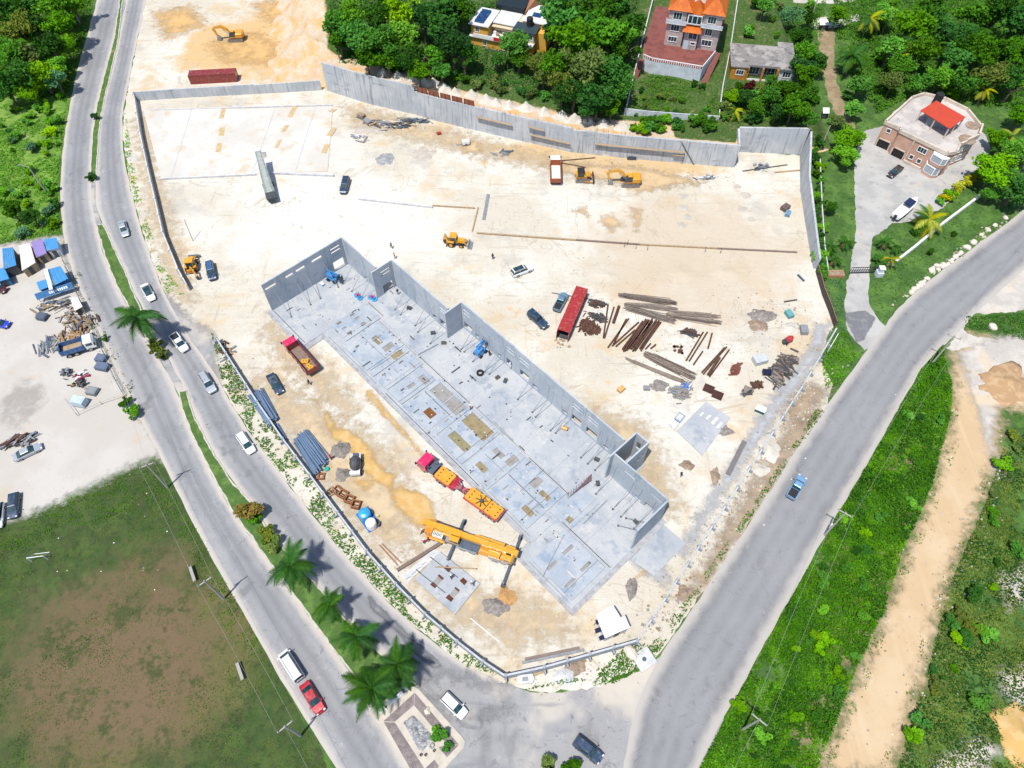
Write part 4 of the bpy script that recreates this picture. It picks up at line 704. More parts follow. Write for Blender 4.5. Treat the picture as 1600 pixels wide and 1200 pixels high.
def car(rear, front, kind, pm, lab, W=1.78, roofmat=None, extra=None):
    c, rz, L = frame(rear, front); L = max(3.7, min(5.3, L)); k = CARK[kind]; 
    if kind in ('suv','pickup','van','jeep'): W = max(W, 1.85)
    t = thing(dict(sedan='sedan_car', hatch='hatchback_car', suv='suv_car', jeep='jeep_car', van='passenger_van', pickup='pickup_truck')[kind], lab, dict(van='van', pickup='pickup truck').get(kind, 'car'), c, rz)
    w = W/2; B = k['belt']
    def ring(f, hw, zl, zm, zt, tw): x = f*L; return [(x,-hw*.9,zl),(x,hw*.9,zl),(x,hw,zm),(x,hw*.985,zt-.1),(x,hw*tw,zt),(x,-hw*tw,zt),(x,-hw*.985,zt-.1),(x,-hw,zm)]
    hd, tl = k['hood'], k['tail']; cf = k['cb'][1]
    rings = [ring(-.5,w*.82,.42,.55,tl-.18,.8), ring(-.485,w*.93,.30,.55,tl-.05,.85), ring(-.40,w,.24,.55,tl,.88), ring(-.2,w,.22,.55,B,.9), ring(.1,w,.22,.55,B,.9), ring(cf,w,.22,.55,B-.01,.88), ring(.36,w*.985,.24,.52,hd-.03,.85), ring(.455,w*.92,.28,.5,hd-.12,.8), ring(.492,w*.8,.34,.48,hd-.24,.75), ring(.5,w*.66,.4,.48,hd-.3,.7)]
    body = MB(); body.loft(rings); bo = body.obj('body', pm, t)
    x0, x1 = k['cb'][0]*L, cf*L; r0, r1 = k['cr'][0]*L, k['cr'][1]*L; bw = w*.87; rw_ = w*.70; H = k['H']-.06
    lo = [(x0,-bw,B-.01),(x1,-bw*.94,B-.01),(x1,bw*.94,B-.01),(x0,bw,B-.01)]; hi = [(r0,-rw_,H),(r1,-rw_*.97,H),(r1,rw_*.97,H),(r0,rw_,H)]
    def pane(nm, a, b, c_, d, out):
        P = [Vector(q) for q in (a,b,c_,d)]; ce = sum(P, Vector())/4; P = [ce+(q-ce)*.97 for q in P]; o = Vector(out)*.012
        MB().hexa([q for q in P], [q+o for q in P]).obj(nm, GLASSD, t)
    MB().hexa(lo, hi).obj('cabin', pm, t)
    pane('windscreen', lo[1], lo[2], hi[2], hi[1], (1,0,.6)); pane('rear_window', lo[3], lo[0], hi[0], hi[3], (-1,0,.5))
    if kind != 'pickup':
        m_ = .48; L0 = Vector(lo[0]).lerp(Vector(lo[1]), m_); H0_ = Vector(hi[0]).lerp(Vector(hi[1]), m_)
        for s in (-1, 1):
            f = lambda q: (q[0], q[1]*-s if False else abs(q[1])*s, q[2])
            pane('side_window', f(lo[0]), f(L0), f(H0_), f(hi[0]), (0,s,.5)); pane('side_window', f(L0), f(lo[1]), f(hi[1]), f(H0_), (0,s,.5))
    else:
        for s in (-1, 1):
            f = lambda q: (q[0], abs(q[1])*s, q[2]); pane('side_window', f(lo[0]), f(lo[1]), f(hi[1]), f(hi[0]), (0,s,.5))
        MB().b(-.475*L, x0-.08, -w*.78, w*.78, tl-.06, tl+.006).obj('load_bed', TRIM, t)
        for s in (-1, 1): MB().b(-.49*L, x0-.02, s*w*.90-.06, s*w*.90+.06, tl-.1, tl+.09).obj('bed_side', pm, t)
        MB().b(-.5*L, -.48*L, -w*.88, w*.88, tl-.3, tl+.09).obj('tailgate', pm, t)
    mb = MB(); z = H+.004; mb.hexa([(r0-.02,-rw_*1.02,z),(r1+.02,-rw_*.99,z),(r1+.02,rw_*.99,z),(r0-.02,rw_*1.02,z)], [(r0+.12,-rw_*.86,z+.06),(r1-.1,-rw_*.84,z+.06),(r1-.1,rw_*.84,z+.06),(r0+.12,rw_*.86,z+.06)]); ro = mb.obj('roof', roofmat or pm, t)
    if kind in ('suv','van'):
        for s in (-1,1): MB().b(r0+.2, r1-.2, s*rw_*.9-.03, s*rw_*.9+.03, z+.03, z+.1).obj('roof_rail', TRIM, ro)
    if extra == 'rack': MB().b(r0+.15, r1-.25, -rw_*.75, rw_*.75, z+.1, z+.18).obj('sunroof', GLASSD, ro)
    for s in (-1, 1):
        MB().b(.445*L, .487*L, s*w*.68-.16, s*w*.68+.16, hd-.24, hd-.11).obj('headlight', LAMPW, t); MB().b(-.503*L, -.475*L, s*w*.68-.13, s*w*.68+.13, tl-.26, tl-.08).obj('tail_light', LAMPR, t)
        MB().b(x1-.28, x1-.08, s*(w+.01), s*(w+.17), B-.02, B+.13).obj('mirror', pm, t)
        for x in (.31*L, -.29*L): wheel(t, x, s*(w-.1), .33 if kind in ('sedan','hatch') else .38, .22)
    MB().b(.485*L,.503*L,-w*.6,w*.6,.36,.5).obj('bumper', TRIM, t); MB().b(-.506*L,-.49*L,-w*.7,w*.7,.36,.52).obj('bumper', TRIM, t)
    return t
P = lambda n, c, m=.15: paint('paint_'+n, c, m)
cW, cS, cB, cN, cR, cBl = P('white',(.74,.76,.78)), P('silver',(.42,.46,.50),.4), P('black',(.012,.014,.018)), P('navy',(.012,.04,.09)), P('red',(.38,.006,.02)), P('blue',(.02,.05,.5))
cSt, cSky = P('steel_blue',(.13,.25,.36),.3), P('sky_blue',(.18,.36,.55),.3)
car((543,281),(536,306),'suv',cN,'dark blue SUV parked alone in the upper yard')
car((329,414),(334,440),'suv',cN,'navy SUV beside the yellow backhoe near the roadside wall', roofmat=P('navy_roof',(.03,.1,.24)))
car((800,432),(831,420),'suv',cW,'white SUV parked alone in mid yard',extra='rack')
car((868,490),(884,460),'pickup',cSt,'blue grey pickup truck beside the red container')
car((827,491),(854,515),'jeep',cN,'dark jeep parked on the sand left of the red container')
car((423,588),(440,617),'sedan',cN,'dark navy sedan between red tipper truck and pipes')
car((191,347),(199,374),'sedan',cS,'silver sedan farthest up the inbound road')
car((226,446),(241,474),'sedan',cW,'white sedan with black roof near the tall palm', roofmat=GLASSD)
car((270,523),(295,555),'pickup',cW,'white pickup truck in the palm shade at the site entrance')
car((317,586),(336,617),'suv',cS,'silver SUV on the inbound road past the entrance')
car((376,680),(396,710),'hatch',cW,'white hatchback on the inbound road beside the pipes')
car((471,1064),(443,1020),'van',cW,'white van parked at the playing field kerb')
car((476,1069),(504,1115),'sedan',cR,'dark red sedan behind the white van')
car((693,1087),(727,1120),'hatch',cW,'white hatchback beside the paved traffic island')
car((898,1156),(939,1189),'suv',cN,'dark blue SUV crossing the road junction')
car((1232,782),(1253,746),'pickup',cSky,'light blue pickup truck on the east road')
car((1408,262),(1386,280),'sedan',cB,'black sedan outside the pink house garage')
car((24,719),(68,698),'sedan',cS,'silver sedan in the sandy lot above the playing field')
car((26,773),(23,812),'hatch',cN,'dark blue hatchback at the lower edge of the sandy lot')
car((2,789),(-1,828),'hatch',cW,'white car cut by the picture edge beside the dark hatchback')
car((-8,508),(15,510),'hatch',cBl,'bright blue car cut by the picture edge in the lot')
car((-10,452),(11,456),'sedan',P('maroon',(.08,.008,.012)),'dark maroon car cut by the picture edge near the shacks')

YEL = paint('machine_yellow', (.60,.29,.012), .05); YEL2 = paint('amber_yellow', (.52,.21,.008), .05); REDP = paint('container_red', (.30,.022,.022), 0); TR = paint('truck_red', (.34,.008,.03), .05)
# shipping containers
def container(p0, p1, lab, h=2.6, opened=False, mat=REDP):
    a = G(*p0); b = G(*p1); d = b-a; L = max(5, min(12.6, d.length)); rz = math.atan2(d.y, d.x); t = thing('shipping_container', lab, 'container', (a+b)/2, rz); w = 1.22
    n = int(L/.28)
    for s in (-1, 1):
        mb = MB()
        for k in range(n):
            x0 = -L/2+.12+(L-.24)*k/n; x1 = x0+(L-.24)/n; o = .0 if k % 2 else .04
            mb.b(x0, x1, s*(w-.05)-.02+s*o*.5, s*(w-.05)+.02+s*o*.5, .18, h-.12)
        mb.obj('side_sheeting', mat, t, kind='stuff')
    mb = MB()
    for k in range(n):
        x0 = -L/2+.1+(L-.2)*k/n; mb.b(x0, x0+(L-.2)/n*.55, -w+.12, w-.12, h-.035, h-.004)
    mb.b(-L/2+.06, L/2-.06, -w+.06, w-.06, h-.07, h-.036); mb.obj('roof', mat, t)
    MB().b(-L/2+.05, L/2-.05, -w+.05, w-.05, .1, .18).obj('floor', DARK, t)
    fr = MB()
    for s in (-1,1):
        for z in (.06, h-.07): fr.b(-L/2, L/2, s*w-.06, s*w+.06, z-.06, z+.07)
        for x in (-L/2+.08, L/2-.08): fr.b(x-.08, x+.08, s*w-.065, s*w+.065, .14, h-.14)
    fr.obj('corner_frame', mat, t); MB().b(L/2-.1, L/2-.04, -w+.08, w-.08, .14, h-.14).obj('end_wall', mat, t)
    if opened:
        for s in (-1,1): MB().b(-L/2-.55, -L/2-.02, s*(w+.0)-.03, s*(w+.0)+.03, .14, h-.14).obj('door', mat, t)
    else:
        for s in (-1,1): 
            o = MB().b(-L/2+.02, -L/2+.07, s*.58-.56, s*.58+.56, .14, h-.14).obj('door', mat, t)
            for q in (-.25,.25): MB().cyl((-L/2,s*.58+q,.2),(-L/2,s*.58+q,h-.2),.03,n=5).obj('lock_rod', GREY, o)
    return t
container((878,532),(909,459), 'long bright red container with open end amid the yard', opened=True)
container((298,128),(374,124), 'dark red container behind the pit wall', mat=paint('container_maroon', (.22,.022,.02), 0))
mb = MB()
for k in range(14): x, y = random.uniform(-1.6,1.6), random.uniform(-1.2,1.2); s = random.uniform(.15,.4); mb.b(x,x+s*1.4,y,y+s,0,s*.8,k%3)
mb.obj('rubbish_heap', [TIMBER, GREY, ORANGEW], None, G(878,537), label='rubbish spilled at the open container door', cat='rubbish')
# trucks
def truckwheels(t, xs, w, r=.52):
    for x in xs:
        for s in (-1,1): wheel(t, x, s*(w-.2), r, .42 if x < xs[-1] else .3)
def truckcab(t, x0, x1, w, z0, z1, mat):
    MB().loft([[(x,-w,z0),(x,w,z0),(x,w,zt-.1),(x,w*.9,zt),(x,-w*.9,zt),(x,-w,zt-.1)] for x, zt in ((x0,z1),(x1-.35,z1),(x1-.05,z1-.5),(x1,z1-1.1),(x1,z0+.4))]).obj('cab', mat, t)
    MB().hexa([(x1+.005,-w*.85,z0+.95),(x1+.005,w*.85,z0+.95),(x1-.1,w*.85,z0+.95),(x1-.1,-w*.85,z0+.95)],[(x1-.2,-w*.82,z1-.38),(x1-.2,w*.82,z1-.38),(x1-.35,w*.8,z1-.4),(x1-.35,-w*.8,z1-.4)]).obj('windscreen', GLASSD, t)
    for s in (-1,1):
        MB().b(x0+.3,x1-.45,s*w-.01,s*w+.012,z0+.9,z1-.35).obj('side_window', GLASSD, t); MB().b(x1-.1,x1+.12,s*(w+.05),s*(w+.3),z1-1.0,z1-.4).obj('mirror', TRIM, t); MB().b(x1-.02,x1+.03,s*w*.75-.18,s*w*.75+.18,z0+.15,z0+.4).obj('headlight', LAMPW, t)
    MB().b(x1-.05,x1+.08,-w*.95,w*.95,z0-.25,z0+.1).obj('bumper', GREY, t)
def tipper(rear, front, lab, cabm, bodym, load=None, roofm=None, inner=None):
    c, rz, L = frame(rear, front); L = max(6.5, min(9.5, L)); t = thing('tipper_truck', lab, 'truck', c, rz); w = 1.25
    MB().b(-L/2+.2, L/2-.4, -.45, .45, .75, 1.0).obj('chassis', DARK, t); truckwheels(t, [-L/2+1.2,-L/2+2.5,L/2-1.3], w)
    truckcab(t, L/2-1.9, L/2, w*.96, .85, 2.75, cabm)
    if roofm: MB().b(L/2-1.85,L/2-.45,-w*.85,w*.85,2.752,2.8).obj('cab_roof', roofm, t)
    x0, x1 = -L/2, L/2-2.15; zb, zt = 1.15, 2.35
    MB().b(x0,x1,-w+.1,w-.1,zb,zb+.12,0).obj('bed_floor', inner or M('bed_steel', (.2,.15,.12), .7, .3), t)
    for s in (-1,1):
        o = MB().hexa([(x0,s*w-.06,zb),(x1,s*w-.06,zb),(x1,s*w+.06,zb),(x0,s*w+.06,zb)],[(x0,s*w-.05,zt),(x1,s*w-.05,zt),(x1,s*w+.08,zt),(x0,s*w+.08,zt)]).obj('bed_side', bodym, t)
        for k in range(5): x = x0+.4+(x1-x0-.8)*k/4; MB().b(x-.06,x+.06,s*(w+.1)-.03,s*(w+.1)+.03,zb,zt-.05).obj('rib', bodym, o)
    MB().b(x0-.1,x0,-w,w,zb,zt).obj('tailgate', bodym, t); MB().hexa([(x1,-w,zb),(x1+.08,-w,zb),(x1+.08,w,zb),(x1,w,zb)],[(x1+.05,-w,zt+.5),(x1+.13,-w,zt+.5),(x1+.13,w,zt+.5),(x1+.05,w,zt+.5)]).obj('head_board', bodym, t)
    MB().b(x1+.1,x1+.75,-w*.9,w*.9,zt+.3,zt+.38).obj('cab_guard', bodym, t)
    return t, x0, x1, zb
t, x0, x1, zb = tipper((500,595),(446,532), 'red tipper truck with magenta cab carrying yellow blocks', paint('magenta_cab', (.62,.012,.10)), paint('tipper_maroon', (.19,.012,.025)))
for k, (x, rz, lab) in enumerate(((x0+1.2,.2,'yellow steel block at the tail of the red tipper bed'),(x0+2.9,.9,'yellow steel block in the middle of the red tipper bed'))):
    p = Vector((x, .1, 0)); ro = t.rotation_euler[2]; q = t.location + Vector((p.x*math.cos(ro)-p.y*math.sin(ro), p.x*math.sin(ro)+p.y*math.cos(ro), zb+.12))
    o = thing('counterweight_block', lab, 'steel block', q, ro+rz); MB().prism([(-.75,-.5),(-.3,-.62),(.1,-.45),(.7,-.6),(.8,.1),(.45,.5),(-.1,.4),(-.6,.6)],0,.5).obj('body', YEL, o)
    for y in (-.25,.25): MB().cyl((y,0,.5),(y,.0,.62),.09,n=6).obj('lug', DARK, o)
tipper((868,291),(867,256), 'white tipper truck with red brown tailgate below the retaining wall', WHITE, M('tipper_rust', (.30,.085,.035), .7, .2), inner=M('bed_white', (.62,.6,.56), .8, .15), roofm=WHITE)
# counterweight truck
c, rz, L = frame((783,811),(660,724)); t = thing('flatbed_truck', 'magenta cab flatbed truck loaded with yellow crane counterweights', 'truck', c, rz); w = 1.3
MB().b(-L/2,L/2-.5,-.5,.5,.8,1.05).obj('chassis', DARK, t); truckwheels(t, [-L/2+.9,-L/2+2.1,-L/2+3.3,L/2-6.0,L/2-4.8,L/2-1.2], w)
truckcab(t, L/2-2.1, L/2, w, .9, 3.0, paint('magenta_cab', (.62,.012,.10))); MB().b(L/2-3.6,L/2-2.25,-w*.8,w*.8,1.05,1.9).b(L/2-3.2,L/2-2.6,-w*.95,-w*.5,1.05,2.3).cyl((L/2-2.5,w*.7,1.0),(L/2-2.5,w*.7,3.1),.12,n=8).obj('engine_gear', STEELB, t)
MB().b(L/2-8.2,L/2-3.7,-w,w,1.06,1.3).obj('front_deck', TR, t); MB().b(-L/2,-L/2+7.4,-w*1.03,w*1.03,1.06,1.3).b(-L/2-.02,-L/2+.15,-w*1.03,w*1.03,1.31,1.9).obj('rear_deck', TR, t)
fm = MB()
for y in (-.8,-.3,.3,.8): fm.beam((L/2-8.2,y,1.35),(-L/2+7.4,-y,1.35),.12,.2)
fm.obj('coupling_frame', M('pink_frame', (.5,.12,.16), .6, .2), t)
def cweight(x0, x1, z0, z1, lab):
    ro = t.rotation_euler[2]; xc = (x0+x1)/2; q = t.location + Vector((xc*math.cos(ro), xc*math.sin(ro), z0)); h = (x1-x0)/2; o = thing('crane_counterweight', lab, 'counterweight', q, ro)
    MB().prism([(-h,-1.1),(-h+.35,-1.25),(-.2,-1.25),(.0,-1.1),(.25,-1.25),(h-.2,-1.25),(h,-1.05),(h,1.05),(h-.3,1.2),(.2,1.2),(0,1.05),(-.2,1.2),(-h+.3,1.2),(-h,1.0)], 0, z1-z0).obj('slab', YEL, o)
    for sx in (-.6,.6):
        for sy in (-.7,.0,.7): MB().cyl((sx*h,sy,z1-z0),(sx*h,sy,z1-z0+.06),.14,n=8).obj('lifting_eye', paint('dark_red', (.25,.01,.01)) if sy == 0 else DARK, o)
    return o
cweight(L/2-7.2, L/2-3.9, 1.3, 1.75, 'yellow counterweight slab just behind the magenta cab'); cweight(-L/2+3.0, -L/2+7.2, 1.3, 1.8, 'yellow counterweight slab carrying the black lifting spider'); cweight(-L/2+.2, -L/2+2.9, 1.3, 1.7, 'yellow counterweight slab at the truck tail')
ro = t.rotation_euler[2]; xs_ = -L/2+4.2; sp = thing('lifting_spider', 'black lifting chain spider lying on the yellow counterweight', 'lifting gear', t.location + Vector((xs_*math.cos(ro), xs_*math.sin(ro), 1.88)), ro)
MB().cyl((0,0,-.02),(0,0,.3),.33,n=10).obj('hub', DARK, sp)
for k in range(7): a = k*2*math.pi/7; MB().beam((.2*math.cos(a),.2*math.sin(a),.06),(1.15*math.cos(a+.15),1.15*math.sin(a+.15),.06),.13,.1).obj('chain_leg', BLACK, sp)
# mobile crane
c, rz, L = frame((668,829),(803,875)); t = thing('mobile_crane', 'yellow mobile crane with lowered telescopic boom and grey outriggers', 'crane', c, rz); w = 1.4
MB().b(-L/2+.3,L/2,-w+.1,w-.1,.95,1.35).obj('carrier_frame', YEL2, t); truckwheels(t, [-L/2+1.4,-L/2+2.9,-L/2+7.0,-L/2+8.7,L/2-2.9,L/2-1.4], w, .62)
for x0, x1 in ((-L/2+.5,-L/2+3.9),(-L/2+6.0,-L/2+9.6),(L/2-3.9,L/2-.6)):
    for s in (-1,1): MB().b(x0,x1,s*(w+.02)-.28,s*(w+.02)+.05,1.352,1.46).obj('mudguard', YEL if x0 < -L/2+1 else GREY, t)
MB().b(-L/2+3.6,-L/2+9.8,-w,w*.2,1.352,1.62).obj('deck', STEELB, t); MB().b(-L/2+3.9,-L/2+6.4,-w*.98,-w*.3,1.622,1.8).obj('deck_plate', GREY, t)
truckcab(t, L/2-1.7, L/2+.2, w*.92, 1.0, 2.55, YEL); MB().b(L/2-1.3,L/2-.35,-.45,.45,2.552,2.62).obj('roof_hatch', BLACK, t)
MB().cyl((-L/2+4.0,0,1.36),(-L/2+4.0,0,1.75),1.15,n=18).obj('slew_ring', DARK, t)
MB().b(-L/2+.2,-L/2+4.6,-.55,1.2,1.75,2.3).obj('turntable', YEL, t); MB().b(-L/2+.2,-L/2+1.5,-1.25,1.25,1.5,2.7).obj('counterweight', YEL2, t)
o = MB().b(-L/2+1.6,-L/2+3.4,-1.3,-.5,1.75,2.5).obj('engine_cover', WHITE, t)
for k in range(6): MB().b(-L/2+1.75+k*.26,-L/2+1.88+k*.26,-1.22,-.58,2.5,2.53).obj('vent', BLACK, o)
MB().b(-L/2+4.7,-L/2+6.3,-1.35,-.45,1.75,3.0).obj('operator_cab', YEL, t); MB().b(-L/2+4.85,-L/2+6.32,-1.37,-.55,2.3,2.9).obj('cab_window', GLASSD, t)
def boomsec(x0, x1, a, h, nm):
    MB().loft([[(x,.25-a,z-h),(x,.25+a,z-h),(x,.25+a,z+h*.6),(x,.25+a*.7,z+h),(x,.25-a*.7,z+h),(x,.25-a,z+h*.6)] for x, z in ((x0, 2.95-(x0+L/2)*.02), (x1, 2.95-(x1+L/2)*.02))]).obj(nm, YEL, t)
boomsec(-L/2-.5,-L/2+2.2,.5,.5,'boom_foot'); boomsec(-L/2+2.22,-L/2+6.4,.56,.56,'boom_section'); boomsec(-L/2+6.42,-L/2+11.2,.5,.5,'boom_section'); boomsec(-L/2+11.22,L/2-.2,.44,.44,'boom_section'); boomsec(L/2-.18,L/2+.6,.52,.55,'boom_head')
MB().cyl((-L/2+3.2,.25,2.0),(-L/2+7.5,.25,2.45),.2,n=8).obj('lift_cylinder', GREY, t); MB().b(-L/2+8.4,L/2-2.0,.8,1.3,1.9,2.5).obj('hook_box', YEL, t)
MB().b(L/2-4.2,L/2-2.2,-1.2,-.35,1.36,2.05).obj('tool_box', YEL, t); MB().b(-L/2+1.5,-L/2+5.5,.85,1.15,2.4,2.75).obj('winch_rail', RUST, t)
for x, l0, l1 in ((-L/2+5.4,-4.0,3.6),(L/2-.2,-4.8,4.2)):
    for s, l in ((-1,l0),(1,l1)):
        o = MB().beam((x,s*.6,1.15),(x,l,1.1),.34,.36).obj('outrigger', STEELB, t); MB().cyl((x,l-s*.15,.12),(x,l-s*.15,1.3),.13,n=8).obj('jack', GREY, o); MB().b(x-.4,x+.4,l-s*.15-.4,l-s*.15+.4,0,.12).obj('pad', DARK, o)
# excavators
TRK = M('track_steel', (.20,.185,.17), .7, .3)
def tracks(t, L, g, wd, h=.95):
    for s in (-1,1):
        pts = [(-L/2+.35,0),(L/2-.35,0),(L/2,h*.4),(L/2-.1,h*.8),(L/2-.45,h),(-L/2+.45,h),(-L/2+.1,h*.8),(-L/2,h*.4)]
        o = MB().xz(pts, s*g/2-wd/2, s*g/2+wd/2).obj('track', TRK, t)
        n = int(L/.3)
        for k in range(n): x = -L/2+.45+(L-.9)*k/(n-1); MB().b(x-.07,x+.07,s*g/2-wd/2-.02,s*g/2+wd/2+.02,h,h+.05).obj('track_pad', DARK, o)
def excavator(p, rz, lab, k=1.0):
    t = thing('excavator', lab, 'excavator', G(*p), rz); tracks(t, 4.4, 2.5, .62); MB().b(-1.2,1.2,-.95,.95,.5,1.0).obj('undercarriage', DARK, t); MB().cyl((0,0,1.0),(0,0,1.18),.8,n=14).obj('slew_ring', DARK, t)
    MB().prism([(-2.3,-1.0),(-2.0,-1.35),(1.3,-1.35),(1.3,1.35),(-2.0,1.35),(-2.3,1.0)],1.18,1.5).obj('deck', YEL2, t)
    MB().loft([[(x,-1.35*f,1.5),(x,1.35*f,1.5),(x,1.35*f,z-.15),(x,1.2*f,z),(x,-1.2*f,z),(x,-1.35*f,z-.15)] for x, z, f in ((-2.35,2.1,.8),(-2.15,2.4,.97),(-.5,2.45,1),(-.3,2.35,1))]).obj('engine_hood', YEL, t)
    MB().prism([(-2.45,-.9),(-2.2,-1.3),(-1.9,-1.36),(-1.9,1.36),(-2.2,1.3),(-2.45,.9)],1.2,2.2).obj('counterweight', YEL2, t)
    MB().loft([[(x,.35,1.5),(x,1.33,1.5),(x,1.3,z),(x,.4,z)] for x, z in ((-.28,3.0),(.9,3.0),(1.35,2.2),(1.4,1.6))]).obj('operator_cab', DARK, t); MB().b(-.2,.85,.38,1.28,3.0,3.06).obj('cab_roof', YEL, t); MB().hexa([(1.39,.45,1.75),(1.39,1.25,1.75),(1.34,1.25,1.75),(1.34,.45,1.75)],[(.98,.45,2.92),(.98,1.22,2.92),(.9,1.22,2.92),(.9,.45,2.92)]).obj('windscreen', GLASSD, t)
    MB().b(-.25,1.2,-1.33,-.4,1.5,2.0).obj('side_box', YEL, t)
    bo = [(.9,1.6),(1.9,3.2),(3.3,4.0),(4.6,3.9),(5.9,3.2)]; up = [(x-.1,z+.33) for x,z in bo]; lo = [(x+.1,z-.33) for x,z in bo]
    MB().xz([bo[0]]+up[1:-1]+[bo[-1]]+lo[1:-1][::-1], -.3, .3).obj('boom', YEL, t)
    MB().xz([(5.4,3.75),(6.05,3.55),(5.2,1.15),(4.85,1.2)], -.22, .22).obj('stick', YEL, t)
    MB().xz([(5.2,1.3),(4.75,1.25),(4.2,.75),(4.1,.25),(4.6,.05),(5.3,.35)], -.55, .55).obj('bucket', GREY, t)
    for a, b in (((1.2,.35,1.7),(2.9,.35,3.3)),((1.2,-.35,1.7),(2.9,-.35,3.3)),((3.2,0,4.4),(5.5,0,3.9)),((5.75,0,3.3),(5.35,0,1.5))): MB().cyl(a,b,.09,n=6).obj('hydraulic_ram', GREY, t)
    return t
excavator((370,62), R(183), 'yellow excavator alone on the sand pit, boom to the left'); excavator((984,287), R(180), 'yellow excavator below the retaining wall beside the bulldozer')
# bulldozer
t = thing('bulldozer', 'small yellow bulldozer between white tipper truck and excavator', 'bulldozer', G(910,281), R(0)); tracks(t, 3.6, 2.1, .55, 1.0)
MB().b(-1.6,1.0,-.75,.75,.6,1.5).obj('chassis', YEL2, t); MB().loft([[(x,-.65*f,1.5),(x,.65*f,1.5),(x,.6*f,z),(x,-.6*f,z)] for x,z,f in ((.2,2.1,1),(1.6,2.0,.95),(1.9,1.6,.85))]).obj('engine_hood', YEL, t)
MB().b(-1.3,.2,-.8,.8,1.5,2.9).obj('operator_cab', DARK, t); MB().b(-1.4,.3,-.9,.9,2.902,3.0).obj('cab_roof', TRIM, t); MB().b(.2,.22,-.7,.7,1.9,2.8).obj('windscreen', GLASSD, t); MB().b(-1.75,-1.3,-.8,.8,1.5,2.1).obj('fuel_tank', YEL, t)
MB().xz([(2.45,.05),(2.7,.15),(2.5,.7),(2.65,1.25),(2.55,1.3),(2.35,.7)],-1.75,1.75).obj('blade', RUST, t)
for s in (-1,1): MB().beam((.3,s*1.45,.6),(2.4,s*1.45,.45),.18,.2).obj('push_arm', YEL2, t); MB().cyl((1.2,s*.5,1.6),(2.4,s*.6,.95),.08,n=6).obj('hydraulic_ram', GREY, t)
# backhoe loaders
def backhoe(p, rz, lab, swing=0):
    t = thing('backhoe_loader', lab, 'backhoe', G(*p), rz)
    for s in (-1,1): wheel(t, -1.0, s*.95, .72, .5, YEL); wheel(t, 1.3, s*.9, .5, .35, YEL); MB().b(-1.6,-.3,s*.95-.3,s*.95+.3,1.48,1.6).obj('fender', YEL, t)
    MB().b(-1.7,2.0,-.5,.5,.6,1.0).obj('chassis', DARK, t); MB().loft([[(x,-.5,1.0),(x,.5,1.0),(x,.42,z),(x,-.42,z)] for x,z in ((.35,1.75),(1.8,1.6),(2.15,1.35))]).obj('engine_hood', YEL, t)
    MB().hexa([(-1.3,-.75,1.0),(.35,-.75,1.0),(.35,.75,1.0),(-1.3,.75,1.0)],[(-1.15,-.7,2.7),(.1,-.7,2.7),(.1,.7,2.7),(-1.15,.7,2.7)]).obj('operator_cab', GLASSD, t); MB().b(-1.3,.25,-.85,.85,2.702,2.85).obj('cab_roof', YEL, t)
    for s in (-1,1):
        for x, xt in ((-1.3,-1.15),(.37,.12)): MB().beam((x,s*.76,1.0),(xt,s*.71,2.7),.1,.1).obj('pillar', YEL, t)
        MB().beam((.5,s*.62,1.5),(2.0,s*.62,1.3),.14,.25).beam((2.0,s*.62,1.3),(2.9,s*.62,.5),.14,.25).obj('loader_arm', YEL, t)
    MB().xz([(2.85,.1),(3.75,.05),(3.0,.5),(2.95,1.05),(2.75,1.05),(2.7,.3)],-1.15,1.15).obj('loader_bucket', GREY, t)
    e = math.cos(R(swing)), math.sin(R(swing)); q = lambda r, z: (-1.9-r*e[0], -r*e[1], z)
    MB().b(-2.1,-1.7,-.8,.8,.5,1.2).obj('rear_frame', YEL2, t); MB().beam(q(0,1.0),q(1.2 if swing else .5,2.9),.28,.4).obj('boom', YEL, t); MB().beam(q(1.2 if swing else .5,2.9),q(2.7 if swing else .8,1.2),.25,.35).obj('dipper', YEL, t)
    MB().beam(q(2.7 if swing else .8,1.2),q(2.3 if swing else .6,.35),.55,.5).obj('rear_bucket', DARK, t)
    for s in (-1,1): MB().beam((-1.9,s*.8,1.0),(-2.1,s*1.1,.1),.16,.16).obj('stabilizer', DARK, t)
backhoe((713,382), R(-8), 'yellow backhoe loader in mid yard near the pad corner'); backhoe((302,418), R(97), 'yellow backhoe loader by the roadside wall with outstretched arm', 40)
# conveyor
a = G(426,314); b = G(412,262); d = b-a; t = thing('stacker_conveyor', 'long grey stacker conveyor over the edge of the north pad', 'conveyor', a, math.atan2(d.y, d.x)); Lc = d.length
cg = M('conveyor_grey', (.20,.23,.22), .6, .3)
for i, (s0, s1, w0, w1) in enumerate(((0,.28,1.2,1.1),(.28,.62,1.05,.9),(.62,1,.85,.7))):
    za, zb_ = 1.2+3.2*s0, 1.2+3.2*s1; MB().hexa([(Lc*s0+.02,-w0,za),(Lc*s1-.02,-w1,zb_),(Lc*s1-.02,w1,zb_),(Lc*s0+.02,w0,za)],[(Lc*s0+.02,-w0,za+.35),(Lc*s1-.02,-w1,zb_+.35),(Lc*s1-.02,w1,zb_+.35),(Lc*s0+.02,w0,za+.35)]).obj('frame_section', cg, t)
MB().hexa([(.1,-.6,1.56),(Lc,-.45,4.76),(Lc,.45,4.76),(.1,.6,1.56)],[(.1,-.6,1.6),(Lc,-.45,4.8),(Lc,.45,4.8),(.1,.6,1.6)]).obj('belt', M('belt_grey',(.3,.33,.32),.8,.2), t)
